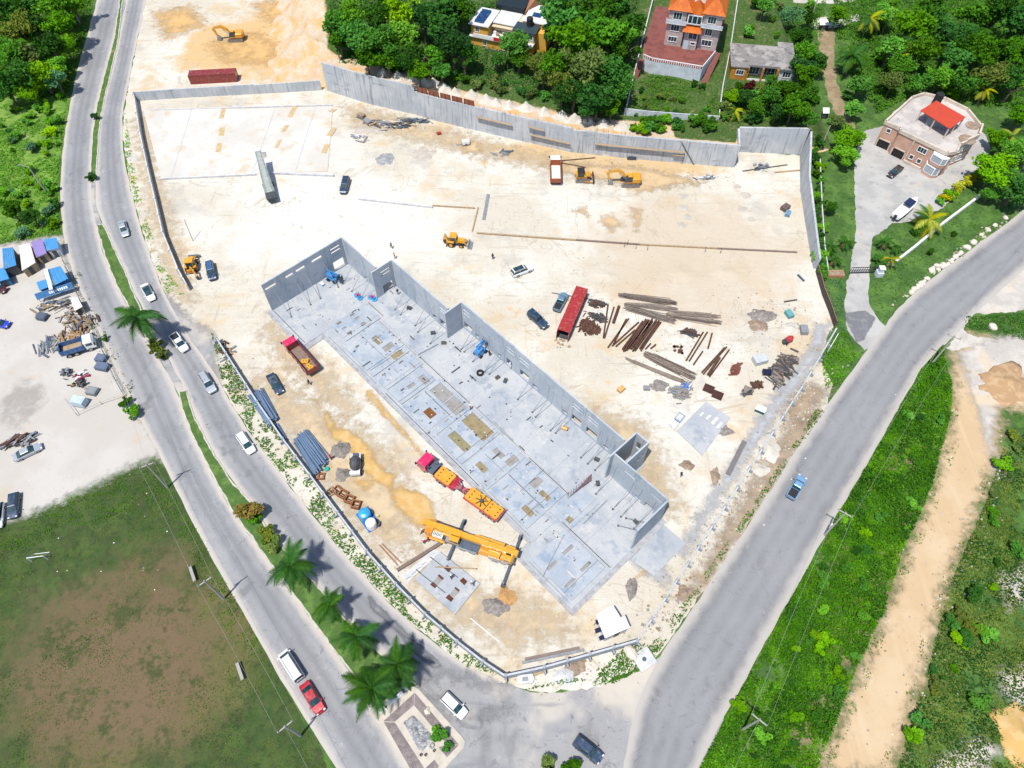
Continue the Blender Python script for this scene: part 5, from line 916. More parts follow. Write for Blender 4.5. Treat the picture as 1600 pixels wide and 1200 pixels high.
MB().hexa([(-1.2,-.7,.5),(.6,-.7,.5),(.6,.7,.5),(-1.2,.7,.5)],[(-1.5,-1.1,2.0),(.9,-1.1,2.0),(.9,1.1,2.0),(-1.5,1.1,2.0)]).obj('hopper', DARK, t); MB().cyl((Lc,-.75,4.55),(Lc,.75,4.55),.3,n=10).obj('head_drum', GREY, t)
for x in (.5,Lc*.55):
    for s in (-1,1): MB().beam((x,s*.9,0),(x,s*.8,1.2+3.2*x/Lc),.16,.16).obj('support_leg', DARK, t)
for s in (-1,1): wheel(t, Lc*.42, s*1.15, .5, .3)
# small grey site dumper with mixing bowl, generator, boat
t = thing('site_mixer', 'grey self loading concrete mixer beside the gravel heap', 'mixer', G(557,730), R(95))
MB().b(-2.1,2.1,-.85,.85,.6,1.0).b(1.1,2.2,-.95,.95,1.0,1.25).obj('chassis', M('mixer_grey',(.42,.44,.44),.5,.2), t)
for x in (-1.3,1.3):
    for s in (-1,1): wheel(t, x, s*.95, .5, .35)
MB().loft([[(x,r*math.cos(q),1.75+r*math.sin(q)+(x*.12)) for q in [2*math.pi*k/12 for k in range(12)]] for x,r in ((-1.4,.3),(-1.0,.75),(-.1,1.0),(.6,.85),(1.1,.5))]).obj('drum', DARK, t); MB().b(-2.1,-1.5,-.9,.9,1.0,1.5).obj('cowl', WHITE, t); MB().b(1.4,2.0,-.5,.4,1.25,1.7).obj('seat_console', STEELB, t)
t = thing('generator', 'small white generator on a patch of orange sand', 'generator', G(728,226), R(15)); MB().b(-.9,.9,-.5,.5,.3,1.3).obj('canopy', WHITE, t); MB().b(-1.0,1.0,-.55,.55,.1,.29).obj('skid', DARK, t); MB().beam((-1.0,0,.3),(-2.6,.2,.3),.1,.1).obj('drawbar', GREY, t)
for s in (-1,1): wheel(t, 0, s*.62, .3, .2)
c, rz, L = frame((1395,346),(1428,318)); t = thing('motor_boat', 'white motor boat with navy canopy parked on the driveway', 'boat', c + Vector((0,0,.0)), rz)
def br(x, w, zb, zt): return [(x,0,zb),(x,w*.8,zb+.35),(x,w,zt),(x,w*.9,zt+.02),(x,-w*.9,zt+.02),(x,-w,zt),(x,-w*.8,zb+.35)]
MB().loft([br(-L/2,1.1,.75,1.7), br(-L*.2,1.2,.7,1.75), br(L*.15,1.15,.75,1.85), br(L*.36,.7,.95,1.95), br(L/2,.06,1.45,2.05)]).obj('hull', WHITE, t); MB().b(-L*.4,L*.02,-.85,.85,1.76,1.9).obj('cockpit', M('boat_deck',(.6,.62,.62)), t)
MB().b(-L*.08,L*.2,-.9,.9,2.75,2.85).obj('canopy', M('navy_canvas',(.012,.02,.07),.8), t); MB().hexa([(L*.12,-.8,1.9),(L*.2,-.75,1.9),(L*.2,.75,1.9),(L*.12,.8,1.9)],[(L*.06,-.75,2.5),(L*.08,-.7,2.5),(L*.08,.7,2.5),(L*.06,.75,2.5)]).obj('windscreen', GLASSD, t)
for x in (-L*.07,L*.19):
    for s in (-1,1): MB().cyl((x,s*.85,1.85),(x,s*.85,2.75),.03,n=5).obj('canopy_post', GREY, t)
MB().b(-L/2-.5,-L/2,-.3,.3,1.0,2.0).obj('outboard_motor', TRIM, t)
for s in (-1,1): MB().beam((-L*.45,s*.7,.5),(L*.5,s*.15,.5),.12,.15).obj('trailer_rail', GREY, t); wheel(t, -L*.12, s*.95, .33, .22)
MB().beam((L*.45,0,.5),(L*.68,0,.45),.12,.12).obj('trailer_hitch', GREY, t)
# ================================================================== HOUSES
def hframe(p0, p1, z):
    a = G(*p0, z); b = G(*p1, z); d = b-a; return a, math.atan2(d.y, d.x), d.length
def window(t, x0, x1, z0, z1, y, mat=None, panes=2, rz=0, fm=None):
    """window in a wall facing -y of the house frame"""
    fm = fm or WHITE; o = MB().b(x0,x1,y-.03,y+.02,z0,z1).obj('window', mat or GLASSD, t); f = MB(); e = .13
    f.b(x0-e,x1+e,y-.09,y+.01,z1,z1+e).b(x0-e,x1+e,y-.12,y+.01,z0-e,z0).b(x0-e,x0,y-.09,y+.01,z0,z1).b(x1,x1+e,y-.09,y+.01,z0,z1)
    for k in range(1, panes): x = x0+(x1-x0)*k/panes; f.b(x-.035,x+.035,y-.07,y-.031,z0,z1)
    f.obj('frame', fm, o); return o
def win_line(t, a, b, s0, s1, z0, z1, panes=2, mat=None, fm=None):
    """window on the outer (right-hand) side of wall line a->b in house frame, s in metres"""
    a = Vector(a); b = Vector(b); d = (b-a).normalized(); rz = math.atan2(d.y, d.x)
    o = window(t, s0, s1, z0, z1, 0, mat, panes, fm=fm); o.location = (a.x, a.y, 0); o.rotation_euler = (0,0,rz); return o
def hip(mb, x0, x1, y0, y1, z, h, m=0, ov=.5):
    x0 -= ov; x1 += ov; y0 -= ov; y1 += ov; w, d = x1-x0, y1-y0
    if w > d: r = [(x0+d/2,(y0+y1)/2,z+h),(x1-d/2,(y0+y1)/2,z+h)]; fs = [(0,1,5,4),(1,2,5),(2,3,4,5),(3,0,4)]
    else: r = [((x0+x1)/2,y0+w/2,z+h),((x0+x1)/2,y1-w/2,z+h)]; fs = [(0,1,4),(1,2,5,4),(2,3,5),(3,0,4,5)]
    mb.add([(x0,y0,z),(x1,y0,z),(x1,y1,z),(x0,y1,z)]+r, fs+[(3,2,1,0)], m); return mb
YW = layered('yellow_render', (.58,.33,.06), [dict(c=(.5,.27,.04), s=.5, lo=.45, hi=.65), dict(c=(.62,.42,.16), s=1.5, lo=.58, hi=.75, a=.6), dict(c=(.32,.24,.12), s=1, lo=.62, hi=.78, a=.5, st=(1,1,.2))], coord='object')
CRM = M('cream_render', (.56,.47,.33), .85, .15, .5); ROOFW = M('white_roof', (.55,.56,.58), .7, .15, .5, dirt=(.36,.35,.33)); SOLAR = layered('solar_cell', (.01,.035,.10), [dict(c=(.02,.07,.18), s=.8, lo=.4, hi=.7)], .12, coord='object', spec=.6)
# --- yellow house
a, rz, Lx = hframe((737,72),(790,83), float(GT(760,85).z)); t = thing('yellow_house', 'two storey yellow house with solar panels and a roof terrace', 'house', a, rz)
def bx(nm, x0,x1,y0,y1,z0,z1, m): return MB().b(x0,x1,y0,y1,z0,z1).obj(nm, m, t)
bx('lower_wall',0,17,0,9,-2,3,YW); bx('plinth',-.1,17.1,-.12,-.005,-2,.4,M('grey_plinth',(.3,.36,.4))); bx('terrace_floor',-.4,17.2,-.6,9.1,3.005,3.2,ROOFW)
rl = MB().b(.8,12.4,-.6,-.45,3.2,4.1); rl.obj('terrace_rail', WHITE, t); bx('upper_wall',0,4.6,.3,8,3.2,6.0,YW); bx('upper_wall',4.6,11.4,4,9,3.2,5.7,CRM); bx('upper_wall',11.4,17,1.4,9,3.2,6.0,CRM)
ro = bx('roof',-.5,5.0,-.2,8.6,6.005,6.2,ROOFW); bx('roof',5.0,11.2,3.2,9.5,5.705,5.9,ROOFW); bx('roof',11.2,17.6,.9,5.2,6.005,6.2,M('dark_roof',(.03,.05,.06),.5)); bx('roof',12.4,19.5,5.3,14,6.405,6.6,ROOFW)
bx('back_wall',12.6,19.2,5.5,13.6,0,6.4,YW); bx('awning',4.8,11.5,2.2,3.3,5.2,5.32,M('awning_cream',(.56,.45,.3),.8)); bx('side_wing',17,20,3,8,-2,5.4,YW)
for k in range(5): o = MB().hexa([(.6,1.0+k*1.25,6.3),(3.2,1.0+k*1.25,6.3),(3.2,2.1+k*1.25,6.6),(.6,2.1+k*1.25,6.6)],[(.6,1.0+k*1.25,6.36),(3.2,1.0+k*1.25,6.36),(3.2,2.1+k*1.25,6.66),(.6,2.1+k*1.25,6.66)]).obj('solar_panel', SOLAR, t)
MB().hexa([(14.2,8,6.65),(16.5,8,6.65),(16.5,9.6,6.9),(14.2,9.6,6.9)],[(14.2,8,6.72),(16.5,8,6.72),(16.5,9.6,6.97),(14.2,9.6,6.97)]).obj('solar_panel', SOLAR, t)
MB().b(3.5,11.5,9.6,15,6.0,7.2).obj('rear_roof', M('black_roof',(.012,.02,.026),.5), t); MB().hexa([(11.6,9,5.8),(14.5,14.4,5.8),(11.6,16,5.8),(11.5,15,5.8)],[(11.7,9.5,6.4),(13.4,13,8.4),(11.8,15.5,8.4),(11.6,14.8,8.3)]).obj('tile_roof', M('brown_tile',(.28,.13,.07)), t)
MB().cyl((14.9,4.3,6.2),(14.9,4.3,8.2),.85,n=14).sph((14.9,4.3,8.2),.85,.85,.4,14,6).obj('water_tank', BLACK, t)
for x0,x1,z0,z1,y in ((1.2,2.2,4.2,5.4,.3),(3.4,4.3,1.0,2.2,0),(9,10.2,.8,2.2,0),(12.3,14.2,4.2,5.4,1.4),(15.4,16.6,4.2,5.4,1.4)): window(t,x0,x1,z0,z1,y)
MB().b(6.6,9.2,-.66,-.61,3.2,4.15).obj('red_cloth', M('red_cloth',(.6,.01,.03),.8), t); bx('porch_canopy',13.4,15.6,-1.8,-.62,2.0,2.12,ORANGEW); bx('porch',13.2,16.8,-3.5,-.65,-2,-.3,M('old_concrete',(.34,.33,.31),.9,.3))
for x, y in ((5.5,2.2),(6.4,1.6),(8.0,2.4),(9.5,1.8),(10.8,2.6)): MB().b(x,x+.7,y,y+.6,3.2,3.9).obj('terrace_furniture', [WHITE, TIMBER, M('coral_chair',(.6,.15,.08)), WHITE, GREY][int(x)%5], t)
# --- orange roofed house on its terrace
ZT = 11.0; TERR = M('red_paving', (.20,.065,.055), .8, .35, .5, dirt=(.12,.07,.06)); OT = layered('orange_roof_tiles', (.40,.088,.010), [dict(c=(.48,.125,.016), s=.6, lo=.42, hi=.62), dict(c=(.24,.045,.008), s=2.5, lo=.55, hi=.72, a=.8, st=(3,.4,1))], .6, coord='object'); PK = M('lilac_render', (.40,.335,.325), .85, .2, .5, dirt=(.26,.23,.23)); BLST = M('bluish_white', (.50,.54,.60), .8, .2, .6, dirt=(.3,.33,.36))
tp = [(1005,89),(1018,95),(1097,108),(1117,84),(1140,0),(1140,-60),(1020,-60),(1028,0),(1007,62)]
t = thing('house_terrace', 'red paved terrace on a white wall before the orange roofed house', 'terrace')
tw = [G(*p, ZT) for p in tp]; MB().prism([(p.x,p.y) for p in tw], 3, ZT-.1).obj('white_wall', BLST, t); o = sheet('paving', [tuple(p[:2]) for p in tw], TERR, ZT-.09, 0, kind=None, world=True); o.parent = t
for i in (0,1,2):
    p, q = tw[i], tw[i+1]; d = q-p; an = math.atan2(d.y,d.x); r = MB().b(0,d.length,-.08,.08,.8,.95).obj('balustrade', WHITE, t, (p.x,p.y,ZT-.1), an)
    for k in range(int(d.length/.55)): MB().b(k*.55+.1,k*.55+.28,-.06,.06,0,.8).obj('baluster', WHITE, r)
a, rz, Lx = hframe((1037,69.5),(1117,81.5), ZT-.09); t = thing('orange_roof_house', 'three storey lilac house with steep orange roofs', 'house', a, rz); s = Lx/15.0
def bx(nm, x0,x1,y0,y1,z0,z1, m): return MB().b(x0*s,x1*s,y0,y1,z0,z1).obj(nm, m, t)
bx('wall',0,4.9,0,12,0,9.4,PK); bx('wall',4.9,9.6,1.2,12,0,9.2,PK); bx('wall',9.6,15,.3,12,0,9.4,PK)
for x0,x1,y in ((-.5,5.2,-.9),(9.4,15.5,-.7)):
    o = bx('balcony_floor',x0,x1,y,.6 if y<-.8 else .8,6.1,6.3,WHITE); bx('balcony_rail',x0,x1,y,y+.12,6.3,7.1,BLST); bx('balcony_rail',x0,x0+.12,y+.12,.0,6.3,7.1,BLST)
m = MB(); hip(m,0,6*s,-.1,12,9.4,3.0); m.obj('roof', OT, t); m = MB(); hip(m,9.4*s,15*s,.2,12,9.4,3.2); m.obj('roof', OT, t)
MB().add([(5.2*s,-.3,8.9),(9.8*s,-.3,8.9),(9.8*s,4,8.9),(5.2*s,4,8.9),(7.5*s,1.0,12.2)],[(0,1,4),(1,2,4),(2,3,4),(3,0,4),(3,2,1,0)]).obj('gable_roof', OT, t); bx('flat_roof',5.9,9.3,4.2,12,9.6,9.75,PK)
MB().hexa([(4.6*s,-1.6,4.9),(10*s,-1.6,4.9),(10*s,1.2,5.2),(4.6*s,1.2,5.2)],[(4.9*s,-.9,5.35),(9.7*s,-.9,5.35),(9.7*s,1.2,6.1),(4.9*s,1.2,6.1)]).obj('porch_roof', OT, t)
bx('bay',5.3,9.4,-.2,1.2,6.2,8.85,WHITE); bx('porch_wall',5.4,9.3,-.6,1.2,0,4.85,PK)
for x0,x1,z0,z1,y,pn in ((1.3,3.6,7.0,8.7,0,3),(1.2,3.5,4.0,5.5,0,3),(1.0,3.4,1.2,2.4,0,3),(11,13.2,7.0,8.7,.3,3),(11.0,12.8,3.9,5.6,.3,3),(10.6,13.4,1.2,2.6,.3,3),(5.6,6.6,6.6,8.5,-.2,1),(6.8,8.0,6.6,8.5,-.2,1),(8.2,9.2,6.6,8.5,-.2,1),(6.6,8.9,2.9,4.7,-.6,2),(7.6,8.8,1.4,2.0,-.6,1)): window(t,x0*s,x1*s,z0,z1,y,panes=pn)
bx('door',5.7,7.0,-.66,-.61,0,2.2,M('pale_blue_door',(.42,.52,.6)))
# --- flat roofed orange and grey house
gz = float(GT(1160,124).z); a, rz, Lx = hframe((1139,123),(1236,131), gz); t = thing('flat_roof_house', 'single storey orange and grey house with mottled flat roof', 'house', a, rz); s = Lx/16.0
OW = layered('orange_render', (.46,.21,.035), [dict(c=(.36,.15,.02), s=.6, lo=.42, hi=.62, r=.75), dict(c=(.22,.19,.16), s=.7, lo=.52, hi=.68, a=.8, r=.78)], coord='object'); MOT = layered('mottled_roof', (.19,.18,.175), [dict(c=(.29,.275,.265), s=.4, lo=.45, hi=.6), dict(c=(.085,.08,.08), s=.5, lo=.54, hi=.68, a=.9, r=.7), dict(c=(.4,.37,.35), s=1.2, lo=.62, hi=.75, a=.8)], coord='object')
def bx(nm, x0,x1,y0,y1,z0,z1, m): return MB().b(x0*s,x1*s,y0,y1,z0,z1).obj(nm, m, t)
bx('wall',0,4,0,10,-1,3.4,OW); bx('wall',4,12.4,2.2,10,-1,3.4,PK); bx('wall',12.4,16,.6,11,-1,3.4,BLST); bx('roof',-.4,4.2,-.3,10.4,3.405,3.65,MOT); bx('roof',4.2,12.2,1.0,10.4,3.405,3.65,MOT); bx('roof',12.2,16.3,.1,12.6,3.405,3.66,MOT); bx('parapet',4.2,12.2,.85,.995,3.2,3.75,M('grey_edge',(.24,.23,.23)))
for x in (4.3,8.1,11.9): bx('veranda_post',x-.25,x+.25,.3,.8,-.6,3.2,OW)
bx('veranda_floor',3.9,12.4,-.4,2.2,-1.0,-.6,WHITEC); bx('balustrade',4.6,7.8,.35,.5,-.6,.3,WHITE); bx('balustrade',8.4,11.6,.35,.5,-.6,.3,WHITE)
for x0,x1,y,z0,z1 in ((1.4,3.2,0,1.4,2.6),(5,7.4,2.2,.6,2.6),(8.6,11.4,2.2,.6,2.6),(13.3,15.2,.6,1.3,2.7)): window(t,x0*s,x1*s,z0,z1,y,panes=3)
# --- pink house with red canopy
t = thing('pink_house', 'two storey pink house with roof terrace under a red canopy', 'house'); ZR = 6.6
PI = layered('pink_render', (.42,.25,.185), [dict(c=(.48,.30,.225), s=.3, lo=.42, hi=.62), dict(c=(.34,.2,.15), s=1.2, lo=.6, hi=.78, a=.6, st=(1,1,.3))], coord='object'); CAP = M('cream_parapet', (.52,.44,.37), .85, .2, .6)
RD = layered('roof_deck_grey', (.36,.34,.325), [dict(c=(.46,.43,.405), s=.25, lo=.42, hi=.6), dict(c=(.26,.25,.25), s=.7, lo=.55, hi=.7, a=.7)], coord='object')
rp = [(1383,191),(1406,201),(1407,205),(1480,240),(1494,238),(1500,226),(1510,222),(1528,214),(1533,198),(1512,172),(1478,155),(1444,147),(1425,153)]
W4 = [G(*p, ZR) for p in rp]; P4 = [(p.x,p.y) for p in W4]; MB().prism(P4, 0, ZR-.3).obj('wall', PI, t)
sheet('roof_deck', P4, RD, ZR-.29, 0, kind=None, world=True).parent = t
for i in range(len(W4)):
    p, q = W4[i], W4[(i+1)%len(W4)]; d = q-p; an = math.atan2(d.y,d.x); MB().b(-.1,d.length+.1,-.22,.22,-.45,.45 if i not in (6,7) else .9).obj('parapet', CAP, t, (p.x,p.y,ZR), an)
A4 = [Vector((p.x,p.y,0)) for p in W4]
a0, a1, a2 = A4[0], A4[1], A4[3]; L01 = (A4[1]-A4[0]).length; L23 = (A4[3]-A4[2]).length
win_line(t, a0, a1, 1.2, 2.1, 4.5, 5.4, 1)
for (p, q, s0, s1) in ((A4[0],A4[1],.5,3.4),(A4[2],A4[3],.5,3.4)):
    d = (q-p).normalized(); an = math.atan2(d.y,d.x); o = MB().b(s0,s1,-.02,.05,0,2.2).obj('garage_dark_panel', BLACK, t, p, an); MB().b(s0-.25,s0,-.16,.04,0,2.45).b(s1,s1+.25,-.16,.04,0,2.45).b(s0-.25,s1+.25,-.16,.04,2.2,2.45).obj('frame', CAP, o)  # black panels on the solid wall paint the unlit garage inside
win_line(t, A4[2], A4[3], 5.6, 7.6, 4.0, 5.3, 3); win_line(t, A4[2], A4[3], 4.8, 5.6, 1.4, 2.4, 1); win_line(t, A4[2], A4[3], 6.8, 7.6, 1.3, 2.3, 1)
d = (A4[3]-A4[2]).normalized(); an = math.atan2(d.y,d.x); MB().b(4.0,8.4,-.7,-.3,0,.8).obj('porch_wall', CAP, t, A4[2], an); MB().b(3.9,4.15,-.3,-.02,0,6).obj('corner_strip', CAP, t, A4[2], an)
SIL = M('grey_blind', (.32,.35,.38), .4, .1)
for s0, s1, z0, z1 in ((8.8,12.2,.0,2.9),(9.0,12.6,3.2,5.9)):
    pl = [(s0,.02),(s0+.4,-1.1),(s1-.6,-1.5),(s1+.3,-.6),(s1+.5,.02)]; o = MB().prism(pl, z0, z0+.9).obj('bay_base', PI, t, A4[2], an); g = MB().prism([(x*1.0,y*.96) for x,y in pl], z0+.9, z1-.25).obj('window', SIL, t, A4[2], an); f = MB().prism([(x,y*1.03) for x,y in pl], z1-.25, z1)
    for x, y in pl[1:4]: f.b(x-.09,x+.09,y-.06,y+.12,z0+.9,z1-.25)
    f.prism([(x,y*1.03) for x,y in pl], z0+.78, z0+.9); f.obj('frame', WHITE, g, None)
for i, (s0, s1) in ((4,(.3,2.2)),(5,(.2,1.6)),(6,(.3,2.6))):
    for z0, z1 in ((1.0,2.7),(4.0,5.7)): win_line(t, A4[i], A4[i+1], s0, min(s1,(A4[i+1]-A4[i]).length-.2), z0, z1, 2, SIL)
cp = [G(*p, 9.6) for p in ((1439,171),(1463,157),(1509,183),(1485,200))]; RC = M('red_canopy', (.42,.05,.025), .7, .08, .5)
MB().hexa([(p.x,p.y,9.5-.25*(i in (0,3))) for i,p in enumerate(cp)], [(p.x,p.y,9.62-.25*(i in (0,3))) for i,p in enumerate(cp)]).obj('canopy', RC, t); cc = sum(cp, Vector())/4
for i in range(4):
    for k in (0,.5):
        p = cp[i].lerp(cp[(i+1)%4], k); p = p+(cc-p)*.06; MB().b(p.x-.12,p.x+.12,p.y-.12,p.y+.12,ZR-.25,9.35).obj('canopy_post', CAP, t)
MB().b(-2.4,2.4,-1.6,1.6,0,2.2).obj('roof_room', M('blue_grey_wall',(.2,.22,.25)), t, (cc.x,cc.y+.6,ZR-.28), R(-24)); p = G(1469,149,9); MB().cyl((p.x,p.y,ZR-.2),(p.x,p.y,9.4),1.0,n=14).obj('water_tank', BLACK, t)  # roof room in one even dark blue-grey
p = [G(*q, 5.0) for q in ((1395,175),(1423,155),(1431,160),(1407,182))]; MB().prism([(q.x,q.y) for q in p],0,4.7).obj('annex_wall', PI, t); MB().prism([(q.x,q.y) for q in p],4.71,4.9).obj('annex_roof', M('metal_grey',(.40,.40,.40)), t); q = G(1402,178,5.4); MB().b(-1.1,1.1,-.7,.7,0,.5).obj('white_unit', WHITE, t, (q.x,q.y,4.91), .5)
for (x, y, rx, h) in ((1520,195,1.6,.5),(1512,217,2.0,.5)): p = G(x,y,ZR); MB().cyl((p.x,p.y,ZR-.28),(p.x,p.y,ZR-.1),rx,n=10).obj('planter_soil', BRN, t)

# ---- garden walls and fences on the hill
def gwall(px, h, mat, lab, T=.22, z=None, cat='wall', name='garden_wall', grp=None):
    t = thing(name, lab, cat, group=grp); Q = [GT(*p) if z is None else G(*p, z) for p in px]
    for a, b in zip(Q, Q[1:]):
        n = max(1, round((b-a).length/3.5))
        for k in range(n):
            p, q = a.lerp(b,k/n), a.lerp(b,(k+1)/n); d = Vector((q.x-p.x,q.y-p.y,0)).normalized(); nn = Vector((-d.y,d.x,0))*T/2; u = Vector((0,0,h)); dn = Vector((0,0,-1.0)); g = d*.01
            MB().hexa([p+g-nn+dn,q-g-nn+dn,q-g+nn+dn,p+g+nn+dn],[p+g-nn+u,q-g-nn+u,q-g+nn+u,p+g+nn+u]).obj('wall_length', mat, t)
GW = 'garden walls around the hillside houses'
gwall([(1020,0),(1003,68),(992,112),(978,172)],1.0,BLST,'pale garden wall left of the red terrace',grp=GW); gwall([(975,178),(1010,182),(1060,186),(1120,190)],1.6,BLST,'low pale wall below the grassy terrace bank',grp=GW); gwall([(1152,0),(1140,80),(1128,140),(1122,188)],1.0,WHITEC,'thin pale wall between the two hillside houses',grp=GW); gwall([(640,85),(675,92),(692,102)],.8,WHITEC,'short pale wall among the trees left of the yellow house',grp=GW)
def stairs(p0, p1, n, w, lab, mat=None):
    a, b = GT(*p0, 0.0), G(*p1, ZT); t = thing('garden_stairs', lab, 'stairs'); d = Vector((b.x-a.x,b.y-a.y,0)).normalized(); an = math.atan2(d.y,d.x)
    for k in range(n): p = a.lerp(b,(k+.5)/n); MB().b(-.25,.25,-w/2,w/2,-1.2,.0).obj('step', mat or M('brick_step',(.22,.09,.07)), t, p, an)
stairs((992,122),(1003,92),20,1.3,'narrow brick stairs left of the red terrace'); stairs((1100,130),(1122,82),26,1.5,'narrow brick stairs right of the red terrace')
# ---- driveway gate, walls, huts on the east side
gwall([(1392,416),(1428,388),(1470,353),(1530,308)],.9,M('white_coping',(.62,.62,.6),.8,.15),'white garden wall above the lawn of the pink house',z=0,T=.5)
gwall([(1278,255),(1281,330),(1285,390),(1290,428)],1.6,WHITEC,'thin pale fence wall between tree strip and driveway',z=0)
t = thing('driveway_gate', 'black metal gate across the driveway of the pink house', 'gate', G(1326,428), math.atan2(G(1365,427).y-G(1326,428).y, G(1365,427).x-G(1326,428).x)); L = (G(1365,427)-G(1326,428)).length
for z in (.3,1.1,1.9): MB().b(0,L,-.06,.06,z,z+.12).obj('rail', TRIM, t)
for k in range(12): MB().b(L*k/11-.04,L*k/11+.04,-.04,.04,.1,2.0).obj('bar', TRIM, t)
t = thing('gate_pillar', 'pale stepped gate pillar beside the driveway gate', 'pillar', G(1372,430)); MB().b(-.7,.7,-.7,.7,0,1.2).b(-.5,.5,-.5,.5,1.201,2.2).obj('shaft', BLST, t); MB().b(-.6,.6,-.6,.6,2.201,2.4).obj('cap', WHITE, t)
t = thing('brick_planter', 'low terracotta planter left of the driveway gate', 'planter', G(1301,430)); MB().b(-2.6,2.2,-.8,.8,0,.8).obj('box', M('terracotta',(.38,.2,.12)), t); MB().b(-2.4,2.0,-.6,.6,.801,.85).obj('soil', BRN, t)
def hut(roof, h, wm, rm, lab, name='shack', cat='shack', slope=.25, door=True, over=.25, group=None, terr=False, ridges=0):
    z0 = 0.0
    if terr: z0 = float(GT(*roof[0]).z)
    Q = [G(*p, z0+h) for p in roof]; c = sum(Q, Vector())/len(Q); c.z = z0; t = thing(name, lab, cat, c, group=group); loc = [Vector((q.x-c.x,q.y-c.y)) for q in Q]
    ins = [v*(1-over/max(.6,v.length)) for v in loc]; MB().prism(ins, 0, h-.12).obj('wall', wm, t)
    ym = [v.y for v in loc]; zf = lambda v: h+slope*((v.y-min(ym))/max(.01,max(ym)-min(ym))-.5); n = len(loc)
    mb = MB(); mb.add([(v.x,v.y,zf(v)-.08) for v in loc]+[(v.x,v.y,zf(v)) for v in loc], [tuple(range(n)),tuple(range(n,2*n))]+[(i,(i+1)%n,(i+1)%n+n,i+n) for i in range(n)]); ro = mb.obj('roof', rm, t)
    if ridges and n == 4:
        for k in range(ridges):
            f = (k+.5)/ridges; p = loc[0].lerp(loc[1],f); q = loc[3].lerp(loc[2],f); MB().beam((p.x,p.y,zf(p)+.02),(q.x,q.y,zf(q)+.02),.08,.06).obj('roof_rib', rm, ro)
    if door:
        i = min(range(n), key=lambda i: (ins[i].y+ins[(i+1)%n].y)); p, q = ins[i], ins[(i+1)%n]; d = (q-p); an = math.atan2(d.y,d.x); l = d.length; o = MB().b(l*.35,l*.35+.9,-.04,.04,0,min(2.0,h*.8)).obj('door', DARK, t, (p.x,p.y,0), an)
    return t
BR, PR = M('blue_sheet',(.05,.22,.46),.55,.2,.6,dirt=(.16,.26,.36)), M('purple_sheet',(.24,.19,.42),.6,.2,.6); BLW = M('blue_boards',(.03,.13,.30),.7,.25)
def zz8(pts, ox=0, oy=360): return [(ox+x/8, oy+y/8) for x,y in pts]
hut(zz8([(30,230),(165,215),(200,430),(40,480)]),2.8,DARK,BR,'blue roofed container shack with an open dark front',over=.15,ridges=5); hut(zz8([(240,190),(380,165),(440,400),(270,500)]),2.5,TIMBER,M('white_corrugated',(.6,.6,.58),.6,.15,.5,dirt=(.45,.38,.3)),'shack with white corrugated roof between blue and purple roofs',ridges=8)
hut(zz8([(385,150),(530,105),(580,280),(450,335)]),2.6,TIMBER,PR,'shack with a faded purple sheet roof',ridges=6); hut(zz8([(545,115),(710,95),(730,215),(580,250)]),2.7,BLST,BR,'small white hut with a bright blue roof beside the road bend')
hut(zz8([(600,490),(760,450),(850,600),(660,690)]),2.6,BLW,BR,'blue stall with a two piece blue roof nearest the kerb',ridges=4); hut(zz8([(455,650),(590,610),(620,700),(490,745)]),2.3,BLW,BR,'low blue stall annex left of the white beam'); hut(zz8([(-60,490),(60,470),(110,600),(-40,640)]),2.2,BLW,BR,'blue sheet lean-to at the picture edge')
hut(zz8([(880,850),(970,835),(1030,950),(930,1000)]),2.2,TIMBER,M('white_corrugated',(.6,.6,.58),.6,.15,.5,dirt=(.45,.38,.3)),'tiny white roofed hut beside the scrap timber')
t = thing('stall_sign', 'dark blue fascia board with pale lettering on the blue stall', 'sign', G(*zz8([(430,800)])[0],2.2)); d = G(*zz8([(890,650)])[0],2.2)-G(*zz8([(430,800)])[0],2.2); an = math.atan2(d.y,d.x); t.rotation_euler[2] = an
MB().hexa([(0,-.9,-.9),(d.length,-.9,-.9),(d.length,-.82,-.9),(0,-.82,-.9)],[(0,0,.05),(d.length,0,.05),(d.length,.08,.05),(0,.08,.05)]).obj('board', BLW, t); Ls = d.length
for k in range(9): x = Ls*.36+k*.42; MB().hexa([(x,-.66,-.58),(x+.26,-.66,-.58),(x+.26,-.6,-.58),(x,-.6,-.58)],[(x,-.34,-.22),(x+.26,-.34,-.22),(x+.26,-.28,-.22),(x,-.28,-.22)]).obj('lettering', WHITE, t)
for x in (.1,Ls-.1): MB().b(x-.05,x+.05,-.3,-.2,-2.2,-.5).obj('post', TIMBER, t)
beam_a, beam_b = zz8([(575,490)])[0], zz8([(640,740)])[0]; pa, pb = G(*beam_a,2.9), G(*beam_b,2.9); t = thing('white_beam', 'white box beam lying across the blue stall roofs', 'beam', pa); MB().beam((0,0,0),pb-pa,.7,.25).obj('box', WHITE, t)
def junk(p, rx, ry, n, mats, lab, h=.9, lng=1.2, seed=1, name='scrap_heap', cat='scrap', rz=0.0):
    rg = random.Random(seed); mb = MB()
    for k in range(n):
        x, y = rg.gauss(0,rx*.45), rg.gauss(0,ry*.45); f = max(0,1-(x/rx)**2-(y/ry)**2); z = rg.uniform(0,h)*f; a = rg.gauss(0,.5); l = rg.uniform(.4,1)*lng
        mb.beam((x-l/2*math.cos(a),y-l/2*math.sin(a),z+.1),(x+l/2*math.cos(a),y+l/2*math.sin(a),z+rg.uniform(.05,.4)),rg.uniform(.08,.5),rg.uniform(.04,.25),rg.randrange(len(mats)))
    return mb.obj(name, mats, None, G(*p), rz, label=lab, cat=cat)
JM = [M('old_timber',(.22,.17,.12),.85,.3), RUST, GREY, M('tan_board',(.25,.185,.115)), M('pale_sheet',(.5,.49,.47)), STEELB]
